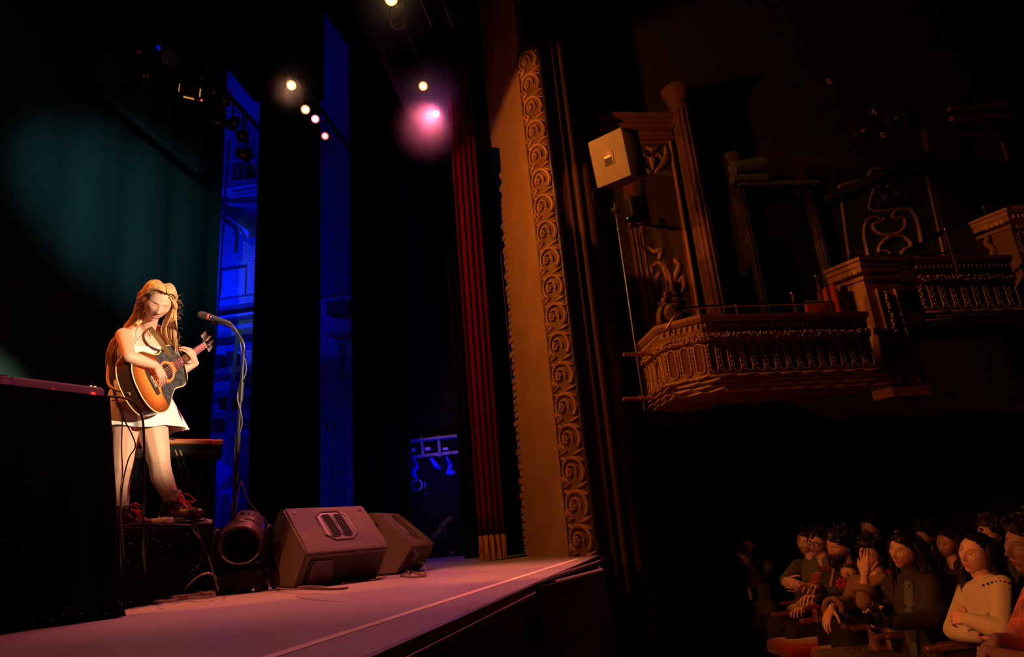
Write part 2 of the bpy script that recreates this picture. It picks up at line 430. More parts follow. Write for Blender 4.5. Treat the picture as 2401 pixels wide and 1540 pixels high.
# ================================================================== side wall of the house behind the boxes
WD = V((2.37, 0.87, 0)).normalized(); WN = V((WD.y, -WD.x, 0)); W0 = V((0.24, 6.18, 0))
K = 0.6   # WN looks at the stage / camera
def wp(px, py, off=0.0): return onpl(px, py, W0 + WN*(off*K), WN)
bm = B()
e = W0 + WD*8
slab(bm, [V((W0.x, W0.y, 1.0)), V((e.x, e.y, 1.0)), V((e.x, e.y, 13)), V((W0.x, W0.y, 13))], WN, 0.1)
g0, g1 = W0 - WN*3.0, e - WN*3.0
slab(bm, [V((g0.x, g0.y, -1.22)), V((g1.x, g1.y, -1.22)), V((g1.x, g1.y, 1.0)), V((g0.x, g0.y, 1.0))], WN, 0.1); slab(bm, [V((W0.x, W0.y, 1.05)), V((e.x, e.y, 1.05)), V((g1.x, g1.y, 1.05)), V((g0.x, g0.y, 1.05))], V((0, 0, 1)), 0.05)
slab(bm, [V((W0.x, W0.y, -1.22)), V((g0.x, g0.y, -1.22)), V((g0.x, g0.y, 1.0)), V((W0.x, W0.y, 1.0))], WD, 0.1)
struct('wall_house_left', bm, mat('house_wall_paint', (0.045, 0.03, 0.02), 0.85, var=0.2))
bm = B(); add(bm, [(-9, -1, 13.0), (12, -1, 13.0), (12, 15, 13.0), (-9, 15, 13.0), (-9, -1, 13.1), (12, -1, 13.1), (12, 15, 13.1), (-9, 15, 13.1)], [(3, 2, 1, 0), (4, 5, 6, 7), (0, 1, 5, 4), (1, 2, 6, 5), (2, 3, 7, 6), (3, 0, 4, 7)])
struct('ceiling', bm, deepwall)

ochre = mat('ochre_plaster', (0.36, 0.17, 0.07), 0.8, var=0.2, vscale=6)
umber = mat('umber_panel', (0.075, 0.045, 0.025), 0.8, var=0.2, vscale=5)
redplaster = mat('red_plaster', (0.24, 0.085, 0.045), 0.8, var=0.2, vscale=5)
def wbox(bm, pxs, off0, off1):
    """slab on the house wall from four picture corners of its front, standing off1 from the wall"""
    pts = [wp(x, y, off1) for x, y in pxs]; slab(bm, pts, WN, (off1-off0)*K)
# pilaster with painted panel
pl = thing('pilaster', 'tall carved pilaster with painted urn panel behind the hung loudspeaker', 'pilaster', wp(1600, 790, 0.0))
bm = B(); wbox(bm, [(1470, 450), (1520, 795), (1648, 795), (1575, 300), (1450, 305)], 0.0, 0.14); mk('shaft', bm, redplaster, pl, smooth=False)
bm = B(); wbox(bm, [(1503, 560), (1532, 790), (1628, 770), (1566, 335), (1478, 340)], 0.13, 0.145); mk('panel', bm, umber, pl, smooth=False)
bm = B()
for a, b, r in (((1484, 520), (1528, 795), 0.035), ((1503, 530), (1540, 795), 0.018), ((1570, 330), (1640, 745), 0.028), ((1470, 330), (1575, 326), 0.02)):
    tube(bm, [wp(*a, 0.15), wp(*b, 0.15)], r*K, 8)
mk('panel_frame', bm, ochre, pl)
bm = B()
for (x0, y0, x1, y1, o1) in ((1400, 262, 1592, 274, 0.34), (1402, 275, 1588, 286, 0.26), (1405, 288, 1580, 300, 0.30), (1410, 301, 1576, 318, 0.2), (1415, 319, 1582, 324, 0.24)):
    wbox(bm, [(x0, y0), (x1, y0), (x1, y1), (x0, y1)], 0, o1)
mk('cornice', bm, redplaster, pl, smooth=False)
def wleaf(bm, pts, rs, off=0.15, fl=0.35):
    """flattish relief chain on the wall through picture points"""
    P_ = [wp(x, y, off) for x, y in pts]
    for a, b, ra, rb in zip(P_, P_[1:], rs, rs[1:]): hull(bm, [(a, ra*K), (b, rb*K)], 1)
bm = B()   # urn and foliage relief
wleaf(bm, [(1548, 750), (1566, 735), (1580, 742)], [0.16, 0.2, 0.14]); wleaf(bm, [(1556, 706), (1584, 704)], [0.07, 0.07])
wleaf(bm, [(1560, 722), (1582, 722)], [0.10, 0.10]); wleaf(bm, [(1562, 690), (1580, 688)], [0.06, 0.06])
wleaf(bm, [(1572, 680), (1568, 650), (1556, 622), (1540, 616), (1526, 626), (1530, 640)], [0.08, 0.07, 0.05, 0.04, 0.03, 0.02])
wleaf(bm, [(1574, 670), (1586, 640), (1592, 622), (1582, 610)], [0.05, 0.045, 0.04, 0.03]); wleaf(bm, [(1590, 660), (1600, 650), (1604, 672), (1598, 684)], [0.03, 0.04, 0.03, 0.02])
wleaf(bm, [(1545, 640), (1536, 655), (1540, 680)], [0.03, 0.04, 0.02]); wleaf(bm, [(1520, 580), (1535, 592), (1550, 583), (1545, 605)], [0.02, 0.04, 0.04, 0.03])
wleaf(bm, [(1548, 745), (1540, 760)], [0.1, 0.12]); wleaf(bm, [(1556, 716), (1542, 712)], [0.04, 0.05])
wleaf(bm, [(1528, 374), (1531, 396)], [0.06, 0.02]); wleaf(bm, [(1490, 350), (1492, 372), (1504, 392), (1522, 402)], [0.04, 0.06, 0.05, 0.03]); wleaf(bm, [(1560, 345), (1562, 366), (1552, 388), (1538, 402)], [0.03, 0.06, 0.05, 0.03])
wleaf(bm, [(1505, 370), (1512, 362), (1520, 370)], [0.03, 0.035, 0.02]); wleaf(bm, [(1536, 370), (1544, 362), (1550, 370)], [0.02, 0.035, 0.03]); wleaf(bm, [(1515, 345), (1530, 352), (1545, 344)], [0.02, 0.05, 0.02])
mk('urn_relief', bm, ochre, pl)
# fluted column beside it
shadecol = mat('column_shade', (0.035, 0.018, 0.012), 0.8)  # near black: shade put into the colour of the columns
def fluted(name, label, axpts, off, r, mm, caps=True):
    r *= K; t = thing(name, label, 'column', wp(*axpts[-1], off))
    a, b = wp(*axpts[-1], off), wp(*axpts[0], off); b = V((a.x, a.y, b.z))
    bm = B(); n = 48
    prof = []
    rings = []
    for z in (a.z, b.z):
        rings.append([bm.verts.new((a.x + math.cos(2*PI*j/n)*r*(1 if j % 4 < 2 else 0.9), a.y + math.sin(2*PI*j/n)*r*(1 if j % 4 < 2 else 0.9), z)) for j in range(n)])
    for j in range(n): bm.faces.new((rings[0][j], rings[0][(j+1) % n], rings[1][(j+1) % n], rings[1][j]))
    bm.faces.new(rings[0][::-1]); bm.faces.new(rings[1])
    mk('shaft', bm, mm, t, angle=20)
    if caps:
        bm = B(); m = Matrix.Translation(V((a.x, a.y, b.z)))
        lathe(bm, [(r*1.0, 0), (r*1.15, 0.02), (r*1.05, 0.05), (r*1.3, 0.17), (r*1.6, 0.22), (r*1.6, 0.26), (r*1.2, 0.26)], 24, m); mk('capital', bm, mm, t)
    return t
fluted('fluted_column', 'red brown fluted column right of the urn pilaster, half in shadow', [(1625, 262), (1690, 770)], 0.30, 0.17, mat('column_shade_plaster', (0.13, 0.048, 0.026), 0.8, var=0.3, vscale=8))  # darker copy of the red plaster, shade put into its colour
fluted('fluted_column', 'dark fluted column at the left side of the unlit arch', [(1750, 420), (1800, 780)], 0.15, 0.13, shadecol)
fluted('fluted_column', 'dark slender column left of the gold arabesque panel', [(1925, 445), (1955, 700)], 0.12, 0.10, shadecol)
# flat black slab standing in for shade in the archway between the columns
bm = B(); wbox(bm, [(1772, 470), (1925, 452), (1960, 760), (1815, 780)], -0.02, 0.012); struct('door_1', bm, mat('arch_shade', (0.004, 0.004, 0.004), 1.0))
bm = B(); tube(bm, [wp(1718, 395, 0.35), wp(1790, 385, 0.35)], 0.078, 10); tube(bm, [wp(1716, 420, 0.30), wp(1795, 418, 0.30)], 0.054, 10); tube(bm, [wp(1730, 432, 0.28), wp(1920, 428, 0.28)], 0.03, 8)
struct('trim_9', bm, mat('cornice_cool_light', (0.20, 0.20, 0.22), 0.5), smooth=True)  # cool light on the cornice is put into its grey colour
# gold arabesque panel
gp = thing('arabesque_panel', 'dark square wall panel with gold scrollwork above the stepped balcony', 'wall panel', wp(2100, 610, 0.0))
bm = B(); wbox(bm, [(1966, 435), (2165, 378), (2215, 600), (2212, 660), (2000, 660)], 0, 0.05); mk('panel', bm, mat('panel_green', (0.07, 0.075, 0.04), 0.7, var=0.15), gp, smooth=False)
goldm = mat('gold_paint', (0.60, 0.33, 0.09), 0.5, var=0.15, vscale=10)
bm = B()
def wline(bm, pts, r, sp=True):
    P_ = [wp(x, y, 0.06) for x, y in pts]; tube(bm, spline(P_, 6) if sp else P_, r*K, 6)
for (a, b) in (((1968, 434), (1998, 660)), ((2165, 378), (2222, 640)), ((1968, 436), (2035, 418)), ((2075, 406), (2165, 380))): wline(bm, [a, b], 0.028, False)
wline(bm, [(2035, 418), (2040, 402), (2055, 396), (2072, 398), (2078, 408)], 0.03); wline(bm, [(2078, 408), (2095, 402), (2106, 404), (2108, 412)], 0.025)
wline(bm, [(2140, 390), (2142, 402), (2160, 398)], 0.03)
wline(bm, [(2050, 420), (2056, 432), (2048, 446), (2040, 470), (2038, 488), (2052, 496)], 0.022); wline(bm, [(2078, 436), (2084, 446), (2098, 454), (2108, 470), (2096, 488), (2072, 494), (2056, 496)], 0.03)
wline(bm, [(2062, 512), (2050, 508), (2032, 518), (2025, 540), (2026, 562), (2032, 585), (2038, 620)], 0.03)
wline(bm, [(2072, 512), (2066, 520), (2050, 524), (2046, 532), (2056, 544), (2076, 551), (2100, 549), (2116, 538), (2122, 522), (2116, 510), (2100, 512), (2092, 506), (2100, 495), (2116, 489), (2136, 494), (2148, 512), (2156, 545), (2160, 570)], 0.034)
wline(bm, [(2060, 592), (2062, 578), (2076, 562), (2096, 553), (2116, 554), (2132, 566), (2134, 578), (2122, 584), (2112, 594)], 0.034); wline(bm, [(2062, 588), (2078, 588), (2086, 592)], 0.025)
mk('scrollwork', bm, goldm, gp)
bm = B(); wbox(bm, [(1940, 455), (2175, 350), (2178, 366), (1945, 470)], 0, 0.16); mk('lintel', bm, umber, gp, smooth=False)
bm = B()
for (x, y, r) in ((2062, 440, 0.09), (2100, 420, 0.06), (2080, 466, 0.16), (2062, 478, 0.08), (2110, 438, 0.05)): ball(bm, wp(x, y, 0.1), r*K, 2)
mk('carved_boss', bm, mat('boss_dark', (0.03, 0.022, 0.015), 0.5), gp)
# round medallions and little flowers high on the wall
for i, (x, y, r) in enumerate(((2024, 306, 0.145), (2102, 276, 0.155))):
    t = thing('ceiling_medallion', ('faint ringed medallion with a red flower, upper of the pair above the gold panel' if i else 'faint ringed medallion with a dim centre, lower of the pair above the gold panel'), 'medallion', wp(x, y, 0))
    bm = B(); c = wp(x, y, 0.05)
    for rr in (1.0, 0.8): tube(bm, [c + WD*(math.cos(a)*r*rr) + V((0, 0, math.sin(a)*r*rr)) for a in [k*PI/16 for k in range(32)]], 0.007, 6, closed=True)
    mk('ring', bm, umber, t); bm = B(); ball(bm, c, 0.03, 2); mk('boss', bm, redplaster, t)
for (x, y, lb) in ((1944, 190, 'tiny wall flower with red light in its colour by itself, highest above the dark arch'), (2050, 262, 'small wall flower with pinkish light in its colour above the two medallions'), (2070, 316, 'small wall flower with orange light in its colour below the two medallions')):
    bm = B(); c = wp(x, y, 0.04)
    for k in range(4):
        a = k*PI/2 + 0.5; hull(bm, [(c, 0.009), (c + WD*math.cos(a)*0.03 + V((0, 0, math.sin(a)*0.03)), 0.013)], 1)
    tag(mk('wall_rosette', bm, mat('rosette_red_light', (0.8, 0.35, 0.28), 0.6)), lb, 'rosette')  # pink colour stands in for a red beam on the flowers
# dark framed door-like panel at the far right
fp = thing('framed_wall_panel', 'dark framed wall panel at the upper right edge of the house', 'wall panel', wp(2340, 560, 0))
bm = B(); wbox(bm, [(2240, 330), (2360, 320), (2401, 480), (2270, 500)], 0, 0.04); mk('panel', bm, umber, fp, smooth=False)
bm = B()
for a, b, r in (((2350, 335), (2395, 470), 0.03), ((2225, 255), (2360, 245), 0.05), ((2230, 278), (2365, 270), 0.06), ((2240, 318), (2345, 312), 0.03), ((2240, 330), (2275, 480), 0.03)): tube(bm, [wp(*a, 0.08), wp(*b, 0.08)], r*K, 8)
mk('moulding', bm, redplaster, fp)
# broad dark piers that run up past the panels
for k, (xa, xb, ya, yb) in enumerate(((2170, 2235, 300, 640),)):
    bm = B(); wbox(bm, [(xa, ya), (xb, ya-10), (xb+75, yb), (xa+60, yb)], 0, 0.12); struct('pillar_1', bm, umber)

# ================================================================== balcony boxes
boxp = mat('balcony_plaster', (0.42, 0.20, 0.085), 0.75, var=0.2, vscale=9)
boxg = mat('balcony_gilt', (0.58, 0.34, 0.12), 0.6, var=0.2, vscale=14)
boxd = mat('balcony_recess_shade', (0.20, 0.055, 0.025), 0.8)  # darker red for oval recesses and as shade on the unlit boxes
def balcony(label, pxtop, zt, hts, nov, leafn, lit=True):
    """balustrade over a plan polyline. hts: heights below the top: cap, band, garland, panel, leaves"""
    P_ = [onz(x, y, zt) for x, y in pxtop]
    t = thing('balcony_box', label, 'balcony', V((P_[1].x, P_[1].y, zt-hts[-1]*K)))
    segs = list(zip(P_, P_[1:]))
    def nrm(a, b):
        d = (b-a).normalized(); n_ = V((d.y, -d.x, 0))
        return d, (n_ if n_.dot(EYE - a) > 0 else -n_)
    # mitred offset polyline
    ns = [nrm(a, b)[1] for a, b in segs]
    def off(i, o):
        if i == 0: return P_[0] + ns[0]*o*K
        if i == len(P_)-1: return P_[-1] + ns[-1]*o*K
        m = (ns[i-1]+ns[i]).normalized(); return P_[i] + m*(o*K/max(0.3, m.dot(ns[i])))
    def band(bm, prof):
        """sweep (offset, drop) profile along the plan"""
        g = [[bm.verts.new(off(i, o) - V((0, 0, d))) for o, d in prof] for i in range(len(P_))]
        for i in range(len(P_)-1):
            for j in range(len(prof)-1): bm.faces.new((g[i][j], g[i+1][j], g[i+1][j+1], g[i][j+1]))
    h = hts = tuple(q*K for q in hts); nov *= K; leafn *= K
    bm = B(); band(bm, [(-0.22, 0.012), (-0.2, 0), (0.10, 0), (0.10, h[0]*0.5), (0.06, h[0]), (-0.2, h[0])]); mk('cap_rail', bm, boxp, t, smooth=False)
    bm = B(); band(bm, [(-0.02, h[0]), (0.03, h[0]), (0.03, h[1]*0.6+h[0]*0.4), (0.0, h[1]), (0.05, h[1]), (0.05, h[2]), (0.0, h[2]+0.01), (0.0, h[3]), (0.04, h[3]), (0.04, h[3]+0.02), (-0.02, h[3]+0.03), (-0.12, h[4]-0.03), (-0.45, h[4]), (-0.9, h[4]-0.01), (-0.9, h[0])])
    mk('balustrade_wall', bm, boxp if lit else boxd, t, smooth=False)  # unlit boxes take the darker colour, shade put into the wall
    gb, ob, eb, lb, hb, rc = B(), B(), B(), B(), B(), B()
    for i, (a, b) in enumerate(segs):
        d, n_ = nrm(a, b); L_ = (b-a).length
        F = frame(d, n_, V((0, 0, 1)), a)
        def Q(u, o, dz): return a + d*u + n_*(o*K) - V((0, 0, dz))
        k = int(L_/0.021)
        for j in range(k):
            for r_ in range(2):
                ball(gb, Q((j+random.random())*0.021, 0.055+random.uniform(0, 0.015), h[1]+ (h[2]-h[1])*random.uniform(0.1, 0.9)), random.uniform(0.008, 0.0135), 1)
        k = max(1, int(L_/0.045))
        for j in range(k):
            c = Q((j+0.5)*L_/k, 0.045, h[0]+(h[1]-h[0])*0.35); hull(eb, [(c + V((0, 0, 0.012)), 0.0135), (c - V((0, 0, 0.013)), 0.006)], 1)
        k = max(1, round(L_/nov)); sp = L_/k; hw_, top, bot = sp*0.30, h[2]+0.021, h[3]-0.018
        for j in range(k):
            u = (j+0.5)*sp; rr = hw_
            st = [(u + rr*math.cos(q), top+rr - rr*math.sin(q)) for q in [PI*s/8 for s in range(9)]] + [(u - rr*math.cos(q), bot-rr + rr*math.sin(q)) for q in [PI*s/8 for s in range(9)]]
            tube(ob, [Q(x, 0.012, z) for x, z in st], 0.007, 5, closed=True)
            add(rc, [Q(x, 0.006, z) for x, z in [(u+(x-u)*0.9, z) for x, z in st]], [tuple(range(18))])
            for s, rad in ((0.12, 0.010), (0.26, 0.016), (0.40, 0.011), (0.52, 0.017), (0.66, 0.012), (0.80, 0.015), (0.93, 0.008)):
                ball(hb, Q(j*sp, 0.016, top + (bot-top)*s), (rad*K, rad*K, rad*1.5*K), 1)
        k = max(1, round(L_/leafn)); sp = L_/k
        for row, (dz, oo) in enumerate(((0.02, 0.06), (0.065, 0.045), (0.11, 0.02), (0.15, -0.02))):
            for j in range(k):
                u = (j + (0.5 if row % 2 else 0.0))*sp; zz = h[3]+0.012+dz*(h[4]-h[3])/0.18
                c0, c1, c2 = Q(u-0.05*sp, oo, zz-0.005), Q(u+0.55*sp, oo+0.02, zz), Q(u+1.02*sp, oo+0.035, zz-0.008)
                hull(lb, [(c0, 0.010), (c1, (0.018, 0.018, 0.013)), (c2, 0.008)], 1)
    mk('garland', gb, boxg, t); mk('egg_moulding', eb, boxg, t); mk('oval_frames', ob, boxg, t); mk('oval_recesses', rc, boxd, t, smooth=False); mk('husk_drops', hb, boxg, t); mk('leaf_fringe', lb, boxg, t)
    return t, P_
HT = (0.11, 0.20, 0.29, 0.72, 0.95)
b1, BP1 = balcony('lit lower balcony box front with oval panels and leafy underside, left of the tall pier', [(1500, 812), (1548, 766), (1640, 742), (2024, 735)], 1.752, (0.09, 0.24, 0.34, 0.80, 1.05), 0.165, 0.30)
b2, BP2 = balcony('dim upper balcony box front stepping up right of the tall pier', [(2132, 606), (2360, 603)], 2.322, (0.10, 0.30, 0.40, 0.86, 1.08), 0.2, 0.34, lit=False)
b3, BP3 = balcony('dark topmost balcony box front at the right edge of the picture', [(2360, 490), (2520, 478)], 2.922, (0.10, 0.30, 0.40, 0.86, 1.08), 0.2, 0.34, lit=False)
# piers at the near ends of the upper boxes
def pier(label, A, zt, drop, faces):
    """A: front left top corner; left face looks at the stage"""
    t = thing('balcony_pier', label, 'pier', V((A.x, A.y, zt-drop)))
    d = WD; back = (V((0.66, 9.77, 0)) - V((1.43, 8.87, 0))).normalized()
    wd, dp = faces; wd *= K; dp *= K
    def blk(bm, o0, w, dpt, z0, z1):
        p = A - d*0.0 + back*o0
        add(bm, [V((q.x, q.y, z)) for z in (z0, z1) for q in (p, p + d*w, p + d*w + back*dpt, p + back*dpt)], [(0, 1, 2, 3), (4, 7, 6, 5), (0, 4, 5, 1), (1, 5, 6, 2), (2, 6, 7, 3), (3, 7, 4, 0)])
    bm = B(); blk(bm, 0, wd, dp, zt-drop, zt-0.204); mk('shaft', bm, boxp, t, smooth=False)
    bm = B()
    for z0, z1, g in ((zt-0.03, zt, 0.06), (zt-0.078, zt-0.03, 0.042), (zt-0.132, zt-0.078, 0.03), (zt-0.204, zt-0.168, 0.018)):
        p = A - d*g - back*g
        add(bm, [V((q.x, q.y, z)) for z in (z0, z1) for q in (p, p + d*(wd+2*g), p + d*(wd+2*g) + back*(dp+g+0.12), p + back*(dp+g+0.12))], [(0, 1, 2, 3), (4, 7, 6, 5), (0, 4, 5, 1), (1, 5, 6, 2), (2, 6, 7, 3), (3, 7, 4, 0)])
    mk('cornice', bm, boxp, t, smooth=False)
    bm = B()
    for k in range(4):
        c = A + back*(0.036 + k*dp*0.26) - d*0.018 + V((0, 0, -0.12 - A.z + zt)); ball(bm, c, 0.027, 2)
    mk('egg_moulding', bm, boxg, t)
    bm = B()   # S bracket on the stage side
    s0 = A + back*(dp+0.024) + V((0, 0, zt - A.z)) - d*0.012
    pts = spline([s0 + V((0, 0, -0.216)), s0 + back*0.03 + V((0, 0, -0.276)), s0 - back*0.012 + V((0, 0, -0.36)), s0 + back*0.06 + V((0, 0, -0.468)), s0 + back*0.024 + V((0, 0, -0.57))], 6)
    tube(bm, pts, [0.027]*len(pts), 8); ball(bm, s0 - back*0.012 + V((0, 0, -0.45)), 0.036, 2); mk('scroll_bracket', bm, boxg, t)
    bm = B()   # moulding and husk chain on the dark front
    for u in (0.096, wd-0.084):
        f0 = A + d*u - back*0.0 + V((0, 0, zt-A.z)); n_ = V((d.y, -d.x, 0))
        tube(bm, [f0 + n_*0.012 + V((0, 0, -0.3)), f0 + n_*0.012 + V((0, 0, -drop+0.108))], 0.013, 6)
    mk('front_moulding', bm, boxp, t)
    bm = B(); n_ = V((d.y, -d.x, 0))
    for k in range(26):
        f0 = A + d*(wd*0.45 + random.uniform(-0.018, 0.018)) + n_*0.018 + V((0, 0, zt-A.z-0.33-k*(drop-0.48)/26)); ball(bm, f0, random.uniform(0.012, 0.024), 1)
    mk('husk_chain', bm, boxg, t)
    return t
pier('tall pier with sunlit looking orange side between the lower and upper balcony boxes', onz(2012, 607, 2.322), 2.322, 1.27, (0.62, 0.30))
bpy.data.objects[[o.name for o in bpy.data.objects if o.name.startswith('balcony_pier')][-1]]['label'] = 'tall carved pier with orange lit side between the lower and upper balcony boxes'
pier('carved pier with orange lit side at the right edge, end of the topmost box', onz(2355, 492, 2.922), 2.922, 1.2, (0.7, 0.30))

# brass rails
def rail(label, path, r, posts, ph, group=None):
    t = thing('brass_rail', label, 'rail', path[0] - V((0, 0, ph)), group=group)
    bm = B(); tube(bm, spline(path, 6), r, 8); mk('handrail', bm, brass, t)
    for p in posts:
        bm = B(); tube(bm, [p - V((0, 0, ph)), p], r*0.9, 8); ball(bm, p, r*1.5, 2); mk('post', bm, brass, t)
    return t
zr = 1.854
rp = [onz(1562, 772, 1.70), onz(1590, 735, 1.812), onz(1625, 722, zr), onz(1725, 716, zr), onz(1860, 712, zr), onz(1945, 709, zr)]
rail('polished brass rail curving along the top of the lower lit balcony box', rp, 0.0132, [onz(1725, 716, zr), onz(1945, 709, zr), onz(1860, 712, zr)], 0.102)
rail('thin dark brass rail on the upper balcony box, ending at the tilted pole', [onz(1990, 602, 2.424), onz(2140, 598, 2.424), onz(2260, 590, 2.424)], 0.012, [onz(1992, 602, 2.424), onz(2138, 598, 2.424), onz(2262, 591, 2.424)], 0.102)
rail('brass rail on the topmost balcony box at the right edge', [onz(2306, 484, 3.024), onz(2350, 481, 3.024), onz(2420, 478, 3.024)], 0.012, [onz(2306, 484, 3.024)], 0.102)
for (a, b, lb) in (((1914, 648), (1921, 705), 'slim upright brass post in the lower box beside the pier'), ((1857, 688), (1862, 735), 'short upright brass post in the middle of the lower box'), ((2217, 538), (2228, 592), 'bright upright brass post on the upper box below the sloping rail')):
    p = dep(*a, 6.12); q = dep(*b, 6.12); q = V((p.x, p.y, q.z - 0.22)); bm = B(); tube(bm, [q, p], 0.018, 8); ball(bm, p, 0.024, 2); tag(mk('brass_post', bm, brass), lb, 'post')
bm = B(); tube(bm, [dep(2132, 590, 6.12), dep(2217, 540, 6.24), dep(2290, 508, 6.36)], 0.021, 8); tag(mk('sloping_handrail', bm, black), 'black sloping handrail climbing from the upper box to the topmost box', 'rail')
# red seats glimpsed in the lower box
velvet = mat('red_velvet', (0.30, 0.01, 0.012), 0.85, sheen=0.5, bump=0.2, scale=150)
t = thing('box_chair', 'red upholstered chair behind the rail of the lower balcony box', 'chair', dep(1930, 738, 6.0))
c = dep(1925, 730, 6.0); bm = B(); box(bm, (0, 0, 0), (0.3, 0.05, 0.2), look(WN, o=c) @ Matrix.Rotation(PI/2, 4, 'X'), bev=0.02); mk('seat', bm, velvet, t)
bm = B(); box(bm, (0, 0, 0), (0.036, 0.24, 0.33), frame(WD, -WN, V((0, 0, 1)), dep(1945, 712, 6.12)), bev=0.02); mk('backrest', bm, velvet, t)
# pipes poking out of the near end of the box
for (y, lb) in ((831, 'short copper pipe end jutting from the left end of the lower box, upper one'), (935, 'short copper pipe end jutting from under the lower box, lower one')):
    bm = B(); a, b = dep(1462, y, 5.58), dep(1535, y-2, 5.7); tube(bm, [a, b], 0.017, 8); m = a.lerp(b, 0.5); tube(bm, [m, m.lerp(b, 0.25)], 0.025, 8)
    tag(mk('pipe', bm, mat('copper_pipe', (0.5, 0.22, 0.09), 0.45, 0.4)), lb, 'pipe')
# dim shapes under the boxes
a = dep(1665, 1085, 8.2); bm = B(); tube(bm, [V((a.x, a.y, -1.22)), V((a.x, a.y, 1.0))], 0.08, 12); struct('pillar_2', bm, darkhouse, smooth=True)
bm = B(); c = dep(1590, 1228, 8.0); box(bm, c, (0.34, 0.10, 0.18)); box(bm, V((c.x, c.y, (c.z-1.3)/2)), (0.30, 0.08, c.z+1.12)); tag(mk('ledge', bm, ochre, smooth=False), 'small amber lit ledge far back under the lower balcony box', 'ledge')

# ================================================================== loudspeaker on a pole beside the box
spk = thing('pole_speaker', 'pale square loudspeaker tilted on a thin pole above the balcony box', 'speaker', dep(1485, 800, 5.95))
c = [dep(1374, 337, 6.05), dep(1452, 300, 5.78), dep(1482, 406, 5.74), dep(1404, 442, 6.01)]
n_ = (c[1]-c[0]).cross(c[3]-c[0]).normalized()
if n_.dot(EYE-c[0]) < 0: n_ = -n_
bm = B(); ctr = sum(c, V())/4
x_ = (c[1]-c[0]).normalized(); z_ = n_.cross(x_); hx, hz = (c[1]-c[0]).length/2, (c[3]-c[0]).length/2
n_ = (n_ + x_*0.0).normalized()
SPF = frame(x_, n_, -x_.cross(n_) if False else x_.cross(n_), ctr)
box(bm, (0, -0.13, 0), (hx*2, 0.26, hz*2), SPF, bev=0.012)
spm = mat('speaker_tan', (0.20, 0.165, 0.105), 0.75, var=0.1, vscale=10, bump=0.3, scale=160)
mk('cabinet', bm, spm, spk)
bm = B(); box(bm, (0.0, 0.004, 0.0), (0.114, 0.008, 0.12), SPF, bev=0.004); mk('badge_frame', bm, mat('badge_brown', (0.18, 0.12, 0.06), 0.5), spk)
bm = B(); box(bm, (0.0, 0.007, 0.012), (0.078, 0.008, 0.084), SPF); mk('jack_plate', bm, black, spk, smooth=False)
bm = B(); box(bm, (0.0, 0.011, -0.015), (0.072, 0.006, 0.021), SPF); mk('jack_label', bm, mat('label_gold', (0.9, 0.6, 0.25), 0.4), spk, smooth=False)
bm = B(); pb = dep(1488, 800, 6.0); pt = dep(1452, 455, 6.0); pt = V((pb.x, pb.y, pt.z)); tube(bm, [V((pb.x, pb.y, 1.13)), pt + V((0, 0, 0.12))], 0.011, 8); tube(bm, [pt - V((0, 0, 0.18)), pt - V((0, 0, 0.15))], 0.018, 8); mk('pole', bm, steel, spk)
bm = B(); lathe(bm, [(0.012, -0.036), (0.042, -0.018), (0.054, 0.012)], 16, Matrix.Translation(pt + V((0, 0, 0.036)))); mk('pole_cup', bm, steel, spk)
bm = B(); tube(bm, spline([dep(1396, 442, 5.95), dep(1390, 462, 5.95), dep(1404, 492, 5.95), dep(1440, 512, 6.0)], 6), 0.006, 6); tag(mk('speaker_cable', bm, black), 'thin cable looping from the bottom corner of the pole loudspeaker', 'cable')
t = thing('wall_speaker', 'small dark loudspeaker behind the thin pole, under the pale one', 'speaker', dep(1490, 520, 5.64))
bm = B(); box(bm, (0, 0, 0), (0.155, 0.15, 0.19), frame(WD, -WN, V((0, 0, 1)), dep(1492, 490, 5.64)), bev=0.02); mk('cabinet', bm, black, t)
bm = B(); ball(bm, dep(1471, 511, 5.52), 0.007, 1); mk('indicator', bm, mat('green_led', (0.05, 0.5, 0.1), 0.4, emit=(0.1, 0.9, 0.2), estr=0.6), t)
